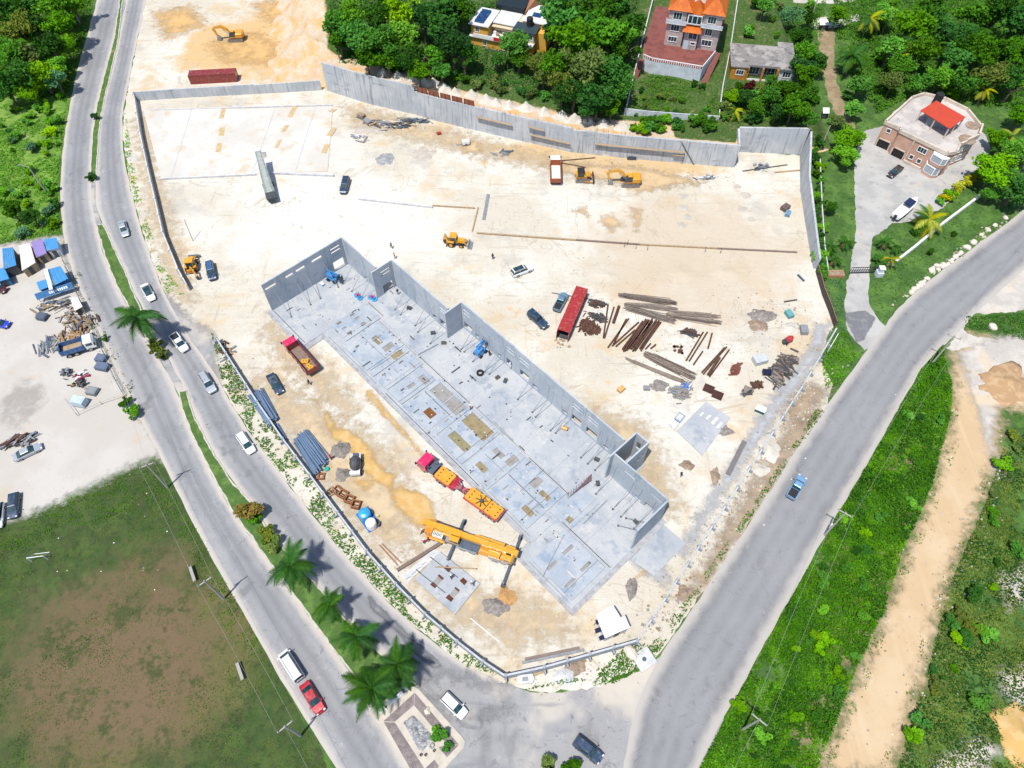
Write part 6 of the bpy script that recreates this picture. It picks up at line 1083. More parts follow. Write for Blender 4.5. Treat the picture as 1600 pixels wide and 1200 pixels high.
junk((86,480),3.6,1.8,46,JM,'grey pipe and timber scrap heap below the blue stall',lng=3.2,seed=2,rz=.15); junk((112,497),2.4,2.4,40,JM,'pale board scrap heap beside the tiny hut',lng=1.8,seed=3); junk((130,510),2.6,4.0,60,[JM[0],JM[1],JM[3],STEELB],'tan timber scrap heap along the kerb',lng=2.6,seed=4,rz=2.2); junk((82,540),1.6,3.2,50,[GREY,STEELB,GREY],'grey steel offcuts lying in the lot',h=.3,lng=3.0,seed=5,rz=2.1); junk((30,690),3.6,1.2,34,[RUST,DARK,GREY],'dark steel scrap beside the silver sedan',lng=3.4,seed=6,rz=.35); junk((105,586),1.2,1.6,22,[DARK,STEELB,GREY],'dark machinery scrap in the lot',h=1.2,lng=1.2,seed=7); junk((128,588),1.4,1.2,24,[DARK,M('crimson_scrap',(.3,.02,.06)),WHITE,GREY],'crimson and white scrap near the lot fence',h=.8,lng=1.0,seed=8); junk((125,602),1.8,1.3,26,[DARK,ORANGEW,TIMBER,BLACK],'dark tyre and timber scrap near the lot fence',h=.8,lng=1.4,seed=9)
for p, m, lab in (((68,497),STEELB,'grey blue steel box in the lot'),((162,575),M('slate_sheet',(.1,.13,.2)),'slate blue sheet pile by the lot fence'),((160,562),M('slate_sheet',(.1,.13,.2)),'small slate blue box by the lot fence'),((127,631),M('pale_blue_box',(.42,.5,.58)),'pale blue box van body at the lot corner'),((146,613),GREY,'low grey frame inside the lot fence')):
    t = thing('steel_box', lab, 'box', G(*p), R(-12)); w_ = 1.3 if 'pile' in lab or 'van' in lab else 1.0; MB().b(-w_,w_,-.8,.8,.1,.9 if 'van' not in lab else 1.6).obj('body', m, t); MB().b(-w_-.05,w_+.05,-.85,.85,0,.098).obj('skid', DARK, t); MB().b(-w_*.8,w_*.8,-.6,.6,.902 if 'van' not in lab else 1.602,.95 if 'van' not in lab else 1.66).obj('lid', m, t)
t, *_ = tipper((108,553),(147,541),'blue flatbed lorry with white cab loaded with timber in the lot',WHITE,paint('lorry_blue',(.01,.1,.28)),inner=TIMBER)
junk((112,530),.9,3.4,26,[TIMBER,M('brown_board',(.27,.15,.07))],'stack of long brown boards beside the lorry',h=.9,lng=5,seed=12,rz=R(115),name='timber_stack',cat='timber')
# lot fence
t = thing('lot_fence', 'dark wire fence with posts along the kerb of the sandy lot', 'fence'); fp = [G(*p) for p in ((98,402),(118,450),(140,500),(165,555),(182,595),(196,620))]
for a, b in zip(fp, fp[1:]):
    n = max(1,int((b-a).length/2.6))
    for k in range(n): MB().cyl((0,0,0),(0,0,1.6),.06,n=5).obj('post', M('fence_green',(.08,.12,.11)), t, a.lerp(b,k/n))
    for z in (.5,1.0,1.55): MB().cyl(a+Vector((0,0,z)),b+Vector((0,0,z)),.035,n=4).obj('wire', M('fence_green',(.08,.12,.11)), t)
t = thing('pipe_fence', 'grey pipe frame around the scrap at the lot entrance', 'fence'); fp = [G(*p) for p in ((196,620),(160,632),(122,650),(106,627))]
for a, b in zip(fp, fp[1:]): MB().cyl(a+Vector((0,0,.9)),b+Vector((0,0,.9)),.05,n=5).obj('rail', GREY, t); MB().cyl(a,a+Vector((0,0,1)),.06,n=5).obj('post', GREY, t)

# ================================================================== YARD EQUIPMENT
zo = lambda pts: [(800+x/6.154, 920+y/6.154) for x,y in pts]
t = hut(zo([(805,250),(975,165),(1045,275),(1085,255),(1135,370),(895,475)]),2.9,BLST,M('white_sheet_roof',(.66,.70,.76),.5,.06,.4),'white roofed site office near the junction wall','site_office','site office',slope=.0)
NAV = M('navy_panel',(.012,.018,.045),.4,.15)
for q in ([(798,305),(822,295),(838,335),(815,350)],[(793,388),(848,368),(862,410),(808,430)],[(830,462),(880,440),(898,480),(850,500)]):
    Q = [G(*p,2.0) for p in zo(q)]; MB().prism([(v.x-t.location.x,v.y-t.location.y) for v in Q],1.95,2.02).obj('awning', NAV, t); c = sum(Q,Vector())/4-t.location; MB().cyl((c.x-.3,c.y,0),(c.x-.3,c.y,1.95),.05,n=5).obj('awning_post', GREY, t)
for q in ((972,168,1000,215),(1000,215,1040,275)):
    p0, p1 = [G(*p,2.6) for p in zo([(q[0],q[1]),(q[2],q[3])])]; d = p1-p0
zt5 = lambda pts: [(480+x/7.2727, 720+y/7.2727) for x,y in pts]
t = thing('tank_stand', 'blue pallet stand under the two water tanks', 'stand'); Q = [G(*p) for p in zt5([(555,615),(690,520),(840,735),(705,820)])]; MB().prism([(q.x,q.y) for q in Q],.0,.25).obj('platform', M('blue_pallet',(.01,.12,.42)), t)
for p, m, lab, r in (((650,600),LBLUE,'round bright blue water tank on the pallet stand',1.05),((722,706),WHITE,'round white water tank beside the blue one',.9)):
    c = G(*zt5([p])[0],1.5); t = thing('water_tank', lab, 'water tank', (c.x,c.y,.25)); MB().cyl((0,0,0),(0,0,1.5),r,n=20).obj('shell', m, t); MB().loft([[(r*f*math.cos(a),r*f*math.sin(a),z) for a in [2*math.pi*k/20 for k in range(20)]] for z,f in ((1.5,1),(1.7,.85),(1.85,.45),(1.88,.2))]).obj('dome', m, t); MB().cyl((0,0,1.88),(0,0,1.95),.25,n=10).obj('lid', m, t)
t = thing('pump_set', 'small grey pump with yellow jerrycans beside the tanks', 'pump', G(590,820)); MB().b(-.5,.5,-.4,.4,0,.7).obj('engine', DARK, t); MB().b(-.9,-.55,.5,.9,0,.6).b(-.3,.1,1.3,1.6,0,.6).obj('jerrycan', M('pale_yellow',(.6,.5,.2)), t)
for k, (x,y) in enumerate(((270,360),(345,345),(410,390),(485,450),(560,510))):
    t = thing('rusty_form', ['flat pale brown form at the head of the rusty frames','rusty square frame second from the wall corner','bright rusty square frame in the middle of the row','rusty square frame next to the tangled one','tangled rusty frame nearest the water tanks'][k], 'steel frame', G(*zt5([(x,y)])[0]), TH+.15*k, 'rusty formwork frames')
    RM = M('orange_rust',(.25,.10,.045),.85,.3) if k not in (0,) else TIMBER
    for s in (-.65,.65): MB().b(-.75,.75,s-.1,s+.1,0,.5+.1*k).obj('side_rail', RM, t); MB().b(s-.1,s+.1,-.55,.55,0,.45+.1*k).obj('end_rail', RM, t)
    MB().b(-.55,.55,-.08,.08,.1,.3).b(-.4,.4,-.45,-.3,.1,.35).obj('cross_bar', RUST, t)
t = thing('rusty_manhole_form', 'small square rusty form below the pipe stack', 'steel frame', G(502,745)); 
for s in (-.5,.5): MB().b(-.7,.7,s-.15,s+.15,0,.4).obj('side_rail', M('orange_rust',(.25,.10,.045),.85,.3), t); MB().b(s-.15,s+.15,-.35,.35,0,.38).obj('end_rail', M('orange_rust',(.25,.10,.045),.85,.3), t)
t = thing('teal_bucket', 'teal plastic tub beside the pipe stack', 'tub', G(511,734)); MB().cyl((0,0,0),(0,0,.45),.35,.45,n=12).obj('shell', M('teal_plastic',(.02,.32,.25)), t); MB().cyl((0,0,.4),(0,0,.452),.36,n=12).obj('lid', M('teal_plastic',(.02,.32,.25)), t)
# pipe stacks
PIPE = M('pvc_blue_grey',(.115,.175,.27),.45,.15,.6,spec=.5); HOLLOW_DARK = BLACK
def pipe(a, b, r, lab, grp, z):
    a = Vector((a.x,a.y,z)); b = Vector((b.x,b.y,z)); t = thing('plastic_pipe', lab, 'pipe', a, group=grp); d = b-a; u = d.normalized(); MB().cyl((0,0,0),d,r,n=9).obj('tube', PIPE, t)
    MB().cyl(-u*.004,-u*.002,r*.84,n=9).obj('hollow_dark_disc', HOLLOW_DARK, t); MB().cyl(d+u*.002,d+u*.004,r*.84,n=9).obj('hollow_dark_disc', HOLLOW_DARK, t); MB().cyl(d-u*.25,d+u*.001,r*1.12,n=9,cap=True).obj('socket', PIPE, t)  # tube ends are closed; black discs paint the dark hollow inside
def stack(A0, A1, B0, B1, n, layers, lab, grp, r=.17):
    a0, a1, b0, b1 = [G(*p) for p in (A0,A1,B0,B1)]
    for L in range(layers):
        m = n-L*2
        for k in range(m):
            f = (k+L+.5+random.uniform(-.15,.15))/n; p = a0.lerp(a1,f); q = b0.lerp(b1,min(1,max(0,f+random.uniform(-.08,.08)))); d = (q-p).normalized(); s = random.uniform(-.5,.5); pipe(p+d*s, q+d*(s+random.uniform(-.2,.3)), r, lab, grp, r+L*r*1.72)
stack((387,620),(414,610),(420,668),(437,650),10,3,'blue grey plastic pipe in the stack nearest the dark sedan','upper pipe stack'); stack((458,692),(483,672),(491,743),(517,716),11,3,'blue grey plastic pipe in the stack beside the gravel heap','lower pipe stack'); stack((430,668),(437,664),(445,690),(450,686),4,2,'short blue grey plastic pipe between the two big stacks','short pipe stack',.15)
# steel beams, rebar bundles, plates
z6 = lambda x, y: (880+x/6.154, 440+y/6.154)
def hbeam(p, q, w, lab, grp=None, z=0.0, mat=RUST):
    a, b = G(*p), G(*q); a.z = b.z = z; d = b-a; t = thing('steel_beam', lab, 'steel beam', a, group=grp)
    MB().beam((0,0,.02),d+Vector((0,0,.02)),w,.04).beam((0,0,w*.5),d+Vector((0,0,w*.5)),.05,w-.1).beam((0,0,w-.02),d+Vector((0,0,w-.02)),w,.04).obj('section', mat, t)
SB = 'steel beams in the crossed pile'
for k in range(14):
    f = k/13; hbeam(z6(570+170*f+random.uniform(-8,8),665+15*math.sin(k)), z6(770+150*f+random.uniform(-10,10),385+12*math.cos(k*2)), .34, 'rusty steel beam in the dense middle of the crossed pile', SB, .0 if k % 2 else .36)
for p, q, lab in (((430,640),(630,360),'rusty steel beam fanning out left of the crossed pile'),((480,610),(605,365),'thin rusty steel beam inside the left fan'),((470,625),(725,395),'long rusty steel beam slanting over the left fan'),((505,630),(690,470),'rusty steel beam lying low under the fan'),((750,660),(940,395),'rusty steel beam along the right side of the crossed pile'),((385,545),(430,225),'upright lying steel beam right of the brown tangle'),((395,550),(487,250),'steel beam forming a V right of the brown tangle'),((480,405),(535,245),'broad steel plate strip beside the V of beams'),((1180,765),(1345,490),'rusty steel beam starting the right hand pair'),((1210,770),(1385,490),'rusty steel beam ending the right hand pair'),((1250,805),(1340,675),'short thin steel beam below the right hand pair'),((1390,650),(1430,500),'short steel beam right of the pair'),((1330,880),(1550,640),'dark bent steel beam near the east bundle'),((1345,895),(1570,632),'second dark steel beam near the east bundle'),((1390,905),(1500,740),'thick brown steel beam of the east bundle'),((1405,920),(1595,660),'long brown steel beam of the east bundle'),((790,655),(840,600),'stub of rusty steel beam below the pile'),((840,650),(890,610),'second stub of rusty steel beam below the pile')):
    hbeam(z6(*p), z6(*q), .55 if 'broad' in lab or 'thick' in lab else .3, lab)
hbeam((862,458),(940,471),.14,'thin dark pipe passing under the red container',z=.02,mat=DARK)
REB = [M('rebar_brown',(.115,.085,.07),.85,.35,2), M('rebar_grey',(.2,.17,.15),.85,.3,2), M('rebar_tan',(.27,.22,.18),.85,.3,2)]
def rebar(p, q, w, n, lab, cols=(0,1), seed=0, spread=1.5, r=.045):
    rg = random.Random(seed); a, b = G(*p), G(*q); d = (b-a).normalized(); nn = Vector((-d.y,d.x,0)); mb = MB()
    for k in range(n):
        o = rg.gauss(0,w*.32); h = max(0,(1-(abs(o)/w)**2))*.35*rg.random()+.05; s, e = rg.uniform(-spread,spread), rg.uniform(-spread,spread); j = rg.gauss(0,.25)
        mb.cyl(d*s+nn*o+Vector((0,0,h)), (b-a)+d*e+nn*(o+j)+Vector((0,0,h)), r, n=4, m=rg.randrange(len(cols)))
    return mb.obj('rebar_bundle', [REB[c] for c in cols], None, a, label=lab, cat='rebar', group='rebar bundles')
for k, (p, q, w, n, c, lab) in enumerate(((z6(590,140),z6(1030,205),.9,75,(0,0,1),'thick dark rebar bundle farthest up the yard'),(z6(650,225),z6(1040,265),.7,50,(1,2),'pale rebar bundle just below the dark one'),(z6(640,265),z6(1020,370),1.0,75,(0,1,2),'long slanting rebar bundle above the beam pile'),(z6(1060,290),z6(1450,330),.5,34,(1,2),'thin pale rebar bundle reaching right'),(z6(1050,335),z6(1460,395),.8,60,(0,1,2),'rebar bundle under the thin pale one'),(z6(840,720),z6(1210,900),1.5,110,(0,1,2),'broad rebar bundle below the beam pile'),(z6(650,765),z6(1140,960),.7,30,(1,2),'sparse rebar bundle along the low side of the broad one'))): rebar(p, q, w, n, lab, c, k)
for p, rx, ry, n, lab, m, rz in ((z6(250,450),2.0,2.4,120,'tangle of dark brown steel ties right of the container',[RUST,RUST,M('brown_tie',(.07,.03,.022))],.9),(z6(320,220),1.5,.9,50,'small brown steel heap nearest the container corner',[RUST,DARK],-.3),(z6(335,350),2.2,.8,60,'dark stirrup heap between container and beams',[DARK,REB[0]],-.5),(z6(1210,490),1.3,.5,26,'small dark steel heap under the long pale rebar',[DARK,RUST],-.3),((1150,577),1.6,.8,34,'small reddish steel heap near the east bundle',[M('red_rust',(.14,.05,.035))],.9),((1182,602),1.3,.7,40,'dark brown tie heap near the yard wall',[RUST],.1),((1166,612),1.1,.8,34,'ring shaped coil heap near the yard wall',[DARK,REB[1]],.3),((1222,578),1.3,4.2,100,'long heap of scrap bars along the yard wall',[REB[0],DARK,REB[1]],R(-38)),((1072,605),1.3,.9,24,'blue and grey plastic scraps near the rust plates',[M('cobalt_scrap',(.04,.12,.4)),GREY,WHITEC],.6),((1063,614),1.9,1.6,60,'scatter of grey stones and offcuts west of the rust plates',[GRV,GREY],0)):
    junk(p, rx, ry, n, m, lab, h=.5, lng=1.6 if 'long' not in lab else 3.4, seed=int(p[0]), rz=rz, name='steel_scrap', cat='scrap steel')
for p, lab in (((1107,608),'square dark rusty plate nearer the rebar'),((1121,618),'square dark rusty plate nearer the pale slab')):
    t = thing('rust_plate', lab, 'steel plate', G(*p), R(-28)); MB().b(-1.0,1.0,-.9,.9,.1,.25).obj('plate', M('plate_brown',(.06,.025,.02),.85,.3), t); MB().b(-.9,-.7,-.9,.9,0,.099).b(.7,.9,-.9,.9,0,.099).obj('batten', TIMBER, t)
rg = random.Random(4)
for k in range(12):
    x, y = z6(1050+rg.uniform(0,100),620+rg.uniform(0,85)); t = thing('steel_offcut','small dark steel offcut scattered below the long rebar','offcut',G(x,y),rg.uniform(0,3),'scattered steel offcuts'); MB().b(-.3,.3,-.18,.18,0,.2).b(-.1,.1,-.3,.3,.0,.15).obj('block', RUST, t)
for p, q, w, h, m, lab, nm in (((621,892),(690,849),.55,.5,M('brown_girder',(.16,.12,.10)),'long brown timber girder beside the small slab','girder'),((597,850),(627,880),.18,.2,M('reddish_pole',(.3,.16,.1)),'reddish pole lying by the perimeter wall','pole'),((593,852),(622,884),.18,.2,M('reddish_pole',(.3,.16,.1)),'second reddish pole lying by the perimeter wall','pole'),((1163,690),(1137,742),.9,.25,M('grey_trough',(.15,.14,.14)),'dark grey trough lying along the east wall','trough'),((820,1031),(905,1013),.45,.3,M('brown_plank',(.2,.15,.13)),'brown planks stacked behind the junction wall','plank'),((816,1036),(912,1016),.4,.3,GREY,'grey planks stacked behind the junction wall','plank'),((830,1056),(855,1048),.35,.15,TIMBER,'pale plank outside the junction wall','plank'),((735,966),(780,1003),.12,.12,WHITE,'white plastic pipe near the perimeter wall','pipe'),((680,887),(745,890),.2,.15,TIMBER,'timber plank lying on the small slab','plank'),((1225,472),(1245,469),.3,.2,DARK,'dark steel plate strip in the east yard','plate'),((1246,430),(1256,440),.4,.3,STEELB,'grey steel strip near the east wall','plate')):
    beamthing(nm, p, q, w, h, m, lab, nm, z=.37 if 'on the small slab' in lab else 0.0)
beamthing('wall_plank',(1210,270),(1255,266),.4,.2,TIMBER,'timber lying at the foot of the set back wall','plank'); beamthing('wall_plank',(1160,268),(1230,258),.25,.2,DARK,'dark pipe lying at the foot of the set back wall','pipe')
for k, (p, m, s, lab) in enumerate((((1187,642),M('teal_box',(.01,.10,.12)),.9,'dark teal box with white lid in the east yard'),((1197,584),NAV,.8,'navy box beside the scrap bars'),((1186,565),M('pale_metal_sheet',(.42,.45,.47)),1.3,'pale metal sheet box near the scrap bars'),((1226,327),M('brown_crate',(.12,.08,.075)),1.0,'brown crate near the east wall'),((1230,336),M('blue_crate',(.13,.22,.34)),.8,'blue crate below the brown crate'),((1255,518),GREY,1.0,'grey pallet of sheets at the east corner'),((1232,493),M('teal_scrap',(.1,.28,.3)),.9,'teal machine part in the east yard'),((575,193),GREY,1.0,'grey skip box beside the retaining wall rubble'),((565,183),BRN,.9,'brown box beside the grey skip'),((1010,608),GREY,.6,'small grey crate by the stones'),((686,210),M('red_crate',(.35,.03,.03)),.5,'small red crate in the upper yard'),((970,610),ORANGEW,.7,'orange crate in the sand near the wall tower'))):
    t = thing('storage_crate', lab, 'crate', G(*p), .4*k-.5); MB().b(-s,s,-s*.7,s*.7,.12,.12+s*.8).obj('body', m, t); MB().b(-s*1.03,s*1.03,-s*.73,s*.73,.122+s*.8,.2+s*.8).obj('lid', WHITE if k == 0 else m, t); MB().b(-s,-s*.7,-s*.7,s*.7,0,.118).b(s*.7,s,-s*.7,s*.7,0,.118).obj('skid', TIMBER, t)
t = thing('concrete_mixer', 'small red concrete mixer near the east corner of the yard', 'mixer', G(1231,534), .5); MB().loft([[(x,r*math.cos(q),.9+r*math.sin(q)+x*.2) for q in [2*math.pi*k/10 for k in range(10)]] for x,r in ((-.7,.35),(-.3,.65),(.3,.65),(.8,.35))]).obj('drum', paint('mixer_red',(.4,.01,.02)), t); MB().b(-.9,-.7,-.5,.5,0,1.1).b(.5,.7,-.5,.5,0,.9).obj('frame', DARK, t); MB().b(-1.4,-.92,-.35,.35,.2,.8).obj('engine', DARK, t)
for s in (-1,1): wheel(t,-.8,s*.6,.28,.15)
junk((610,195),6,2.0,60,[TIMBER,GREY,STEELB,DARK,M('pale_board',(.5,.46,.4))],'timber and steel rubble along the foot of the retaining wall',h=.6,lng=3.0,seed=21,rz=-.15,name='rubble_heap',cat='rubble'); junk((650,190),4.5,1.2,40,[STEELB,DARK,GREY],'dark pipe rubble below the left retaining wall',h=.5,lng=3.2,seed=22,rz=-.1,name='rubble_heap',cat='rubble'); junk((560,215),2.6,1.2,16,[GREY,WHITEC],'pale board rubble in the upper yard',h=.2,lng=2.6,seed=23,rz=-.3,name='rubble_heap',cat='rubble'); junk((790,240),2,1,14,[STEELB,GREY],'small dark board rubble in the upper yard',h=.2,lng=2.2,seed=24,name='rubble_heap',cat='rubble'); junk((355,548),1.6,2.2,22,[TIMBER,RUST,GREY],'timber scraps at the head of the perimeter wall',h=.4,lng=1.6,seed=25,name='rubble_heap',cat='rubble'); junk((1190,262),3,1.4,18,[STEELB,DARK,GREY],'dark sheet rubble before the set back wall',h=.3,lng=1.8,seed=26,name='rubble_heap',cat='rubble'); junk((1105,278),3.6,.6,22,[WHITEC,GREY,DARK],'grey rubble line right of the excavator',h=.3,lng=2.2,seed=27,name='rubble_heap',cat='rubble')
t = thing('mast_pole', 'thin leaning mast near the roadside wall', 'pole', G(302,377)); MB().cyl((0,0,0),(-.4,1.4,5.2),.06,n=6).obj('shaft', DARK, t)
# ================================================================== POLES, WIRES, ISLAND, FIELD
POLE = M('pole_grey',(.36,.35,.33),.8,.2)
def pole(base, h, lab, arm=None, z=None, lamp=False):
    b = G(*base) if z is None else GT(*base); t = thing('utility_pole', lab, 'pole', b); MB().cyl((0,0,-.3),(0,0,h),.2,.12,n=8).obj('shaft', POLE, t)
    if arm is not None:
        o = MB().beam((-1.2*math.cos(arm),-1.2*math.sin(arm),h-.4),(1.2*math.cos(arm),1.2*math.sin(arm),h-.4),.15,.15).obj('crossarm', POLE, t)
        for k in (-1.05,0,1.05): MB().cyl((k*math.cos(arm),k*math.sin(arm),h-.29),(k*math.cos(arm),k*math.sin(arm),h+.05),.07,n=6).obj('insulator', GREY, o)
    if lamp: MB().beam((0,0,h-.1),(-1.8,.3,h+.2),.09,.09).obj('lamp_arm', POLE, t); MB().b(-2.4,-1.7,.15,.45,h+.12,h+.3).obj('lamp_head', GREY, t)
    return b + Vector((0,0,h-.2))
w1 = pole((1288,836),9.5,'pale utility pole with crossarm on the green verge of the east road',R(-35)); w2 = pole((1456,568),9.0,'utility pole at the mouth of the dirt track',R(-30)); w3 = pole((1160,1140),9.0,'utility pole on the lower verge of the east road',R(-40))
w4 = pole((350,936),9.0,'utility pole beside the kerb of the playing field',R(40)); w5 = pole((262,762),9.0,'utility pole with crossarm at the field corner',R(25)); w6 = pole((470,1150),9.0,'utility pole at the lower field kerb',R(40))
pole((76,306),8.5,'lamp post among the bushes left of the road',lamp=True); pole((1281,234),7,'short utility pole behind the yard corner'); pole((126,38),8,'utility pole at the top of the outbound road'); pole((1268,26),8,'utility pole at the top of the tree strip',z=1)
def wire(a, b, lab, off=(0,0)):
    d = b-a; n = Vector((-d.y,d.x,0)).normalized(); pts = []
    for k in range(13): f = k/12; pts.append(a.lerp(b,f)+n*off[0]+Vector((0,0,off[1]-1.2*4*f*(1-f)*.6)))
    tag(MB().tube(pts,.016,4).obj('power_line', M('wire_grey',(.3,.3,.3),.6,.1)), lab, 'power line', 'overhead power lines')
up2 = G(1640,330)+Vector((0,0,9)); dn3 = G(1080,1300)+Vector((0,0,9)); dn6 = G(560,1320)+Vector((0,0,9)); up5 = G(150,420)+Vector((0,0,9))
for o in (-1.2,1.2): wire(w1,w2,'overhead wire along the east verge, upper span',(o,0)); wire(w3,w1,'overhead wire along the east verge, lower span',(o,0)); wire(w5,w4,'overhead wire along the field kerb, upper span',(o,0)); wire(w4,w6,'overhead wire along the field kerb, lower span',(o,0))
wire(w2,up2,'overhead wire crossing to the right picture edge'); wire(w3,dn3,'overhead wire leaving the bottom edge on the east side'); wire(w6,dn6,'overhead wire leaving the bottom edge on the field side'); wire(w5,up5,'overhead wire over the sandy lot')
# paved island
zi = lambda pts: [(580+x/7.5, 1040+y/7.5) for x,y in pts]
t = thing('traffic_island', 'paved traffic island with cobbled centre and planter', 'traffic island')
ISL = M('island_cream',(.46,.42,.36),.9,.15,.6); PAV = layered('dark_pavers', (.17,.145,.145), [dict(c=(.23,.2,.195), s=1.2, lo=.42, hi=.6), dict(c=(.11,.095,.1), s=7, lo=.5, hi=.62, a=.8)], bump=.4, bscale=8)
def ip(nm, pts, z0, z1, m, par=None): return MB().prism([tuple(G(*p)[:2]) for p in zi(pts)], z0, z1).obj(nm, m, par or t)
ip('kerb_slab',[(35,600),(490,245),(560,280),(1060,830),(1100,890),(1090,960),(950,1110),(820,1260),(480,1260)],0,.16,ISL)
ip('paver_band',[(145,655),(510,320),(500,465),(280,660)],.1,.175,PAV); ip('paver_band',[(515,322),(1028,928),(890,925),(505,468)],.1,.176,PAV); ip('paver_band',[(150,665),(280,668),(620,1200),(470,1230)],.1,.177,PAV); ip('paver_band',[(1025,935),(890,1075),(790,960),(885,930)],.1,.178,PAV); ip('paver_band',[(740,1105),(795,1180),(760,1260),(640,1200)],.1,.179,PAV)
COB = layered('cobble_grey',(.24,.25,.265),[dict(c=(.36,.37,.38),s=2.2,lo=.5,hi=.58),dict(c=(.12,.125,.13),s=2.8,lo=.52,hi=.6)],bump=1,bscale=3)
ip('cobble_bed',[(380,670),(490,575),(700,800),(700,890),(600,1010),(560,990)],.1,.19,COB)
rg = random.Random(3); cb = MB()
Q = [G(*p) for p in zi([(380,670),(490,575),(700,800),(620,1000)])]
for k in range(300):
    u, v = rg.random(), rg.random(); p = Q[0].lerp(Q[1],u).lerp(Q[3].lerp(Q[2],u),v); s = rg.uniform(.08,.16); MB.sph(cb,(p.x,p.y,.19),s,s*.8,s*.5,5,3)
cb.obj('cobbles', COB, t, kind='stuff')
ip('path',[(640,940),(700,880),(880,1080),(800,1140)],.1,.182,ISL)
for k, (x,y) in enumerate(((710,945),(740,1000),(640,1050),(585,1050))): p = G(*zi([(x,y)])[0]); ringobj(.4 if k == 0 else .2,.3).obj('stone_ring', GREY if k == 0 else DARK, t, (p.x,p.y,.183))
p = G(*zi([(665,535)])[0]); heap(zi([(665,535)])[0],.55,.5,.5,M('cream_rock',(.55,.53,.42)),'round cream boulder on the dark paver band','boulder',cat='boulder',z=.175)
LET = M('white_letter_block',(.68,.70,.72),.6,.08)
for k, (q, lab) in enumerate((([(65,530),(150,480),(195,520),(110,570)],'white sign block under the palms at the island left'),([(210,420),(360,300),(385,335),(235,470)],'long white sign block under the palms in the middle'),([(375,240),(430,235),(450,275),(400,300)],'white sign block under the palms at the island tip'))):
    t2 = thing('sign_block', lab, 'sign'); qq = [G(*p) for p in zi(q)]; MB().prism([(v.x,v.y) for v in qq],0,.45).obj('base', LET, t2); a, b = qq[0].lerp(qq[3],.5), qq[1].lerp(qq[2],.5); n = 7 if k == 1 else 3
    for j in range(n): p = a.lerp(b,(j+.5)/n); MB().b(-.16,.16,-.12,.12,.452,.95).obj('letter', LET, t2, (p.x,p.y,0), .7+.3*(j%2))
# field furniture
c = G(63,876); t = thing('football_goal','small white football goal at the top of the playing field','goal',c,R(8))
for x in (-1.3,1.3): MB().cyl((x,0,0),(x,0,1.7),.07,n=6).obj('post', WHITE, t); MB().cyl((x,0,1.7),(x*.95,1.3,0),.05,n=5).obj('stay', WHITE, t)
MB().cyl((-1.3,0,1.7),(1.3,0,1.7),.07,n=6).obj('crossbar', WHITE, t); MB().cyl((-1.25,1.3,.05),(1.25,1.3,.05),.05,n=5).obj('ground_bar', WHITE, t)
for p, rz, lab in (((302,898),R(-60),'pale bench beside the pole at the field edge'),((376,1050),R(-60),'grey bench lower down the field edge')):
    t = thing('field_bench', lab, 'bench', G(*p), rz); MB().b(-1.4,1.4,-.25,.25,.42,.5).obj('seat', M('bench_grey',(.30,.29,.27)), t)
    for x in (-1.1,1.1): MB().b(x-.1,x+.1,-.22,.22,0,.418).obj('leg', WHITEC, t)
    MB().b(-1.4,1.4,.26,.32,.5,.95).obj('backrest', M('bench_grey',(.30,.29,.27)), t)
LIT = M('litter_white',(.7,.7,.68),.7,.1); mb = MB()
for k in range(42):
    if k < 24: x, y = random.uniform(10,330), 0; y = random.uniform(740,900) if x < 230 else random.uniform(780,1000)
    else: x, y = random.uniform(1100,1500), random.uniform(600,1150)
    p = G(x,y); s = random.uniform(.05,.16); mb.b(p.x,p.x+s*1.3,p.y,p.y+s,.03,.03+s*.6)
mb.obj('litter', LIT, None, kind='stuff', label='scattered white litter on the grass verges', cat='litter')
ROCK = M('pale_rock',(.55,.50,.43),.95,.25,1.5)
def boulder(p, s, lab, grp, mat=ROCK, seed=0):
    g = G(*p); mb = MB(); rings = []
    for i in range(6):
        th = math.pi*i/5; q = max(.05,math.sin(th)); rings.append([((s*q*(1+.3*mnoise.noise(Vector((math.cos(a)*1.3+seed,math.sin(a)*1.3,i*.5)))))*math.cos(a),(s*.8*q*(1+.3*mnoise.noise(Vector((math.cos(a)*1.3+seed,math.sin(a)*1.3,i*.5+9)))))*math.sin(a),s*.35-s*.6*math.cos(th)) for a in [2*math.pi*k/8 for k in range(8)]])
    mb.loft(rings).obj('boulder', mat, None, g, random.uniform(0,3), label=lab, cat='boulder', group=grp)
for k, (x,y) in enumerate(((895,630),(910,612),(928,604),(945,592),(958,575),(975,560),(992,546),(1020,495),(1030,478),(1052,465),(1062,488),(1080,470),(1095,462),(1120,455),(1140,438),(1150,425),(1168,410),(1190,395),(1200,385),(1240,352),(1280,320),(1330,270),(1370,240),(1415,212),(1480,165))):
    boulder((1200+x/4,300+y/4),random.uniform(.5,.95),'pale limestone boulder lining the lawn edge of the east road','boulders along the lawn edge',seed=k)
for p, s, lab in (((1550,512),1.0,'pale boulder on the grassy island by the dirt track'),((985,1021),1.3,'flat pale stone block beside the manhole slab'),((1298,820),.5,'single pale stone below the crossarm pole')): boulder(p,s,lab,None,seed=s*9)
t = thing('manhole_slab','pale square concrete slab with round manhole on the green corner','manhole',G(1006,1031),R(30)); MB().b(-1.5,1.5,-1.4,1.4,0,.5).obj('slab', WHITEC, t); MB().cyl((0,0,.5),(0,0,.53),.35,n=14).obj('cover', STEELB, t)
t = thing('concrete_box','pale broken concrete box outside the junction wall','concrete box',G(821,1062),R(5)); MB().prism([(-1.3,-.6),(1.0,-.7),(1.4,0),(1.1,.7),(-1.2,.6)],0,.5).obj('block', WHITEC, t); MB().b(-.5,.4,-.3,.3,.5,.56).obj('lid', GREY, t)
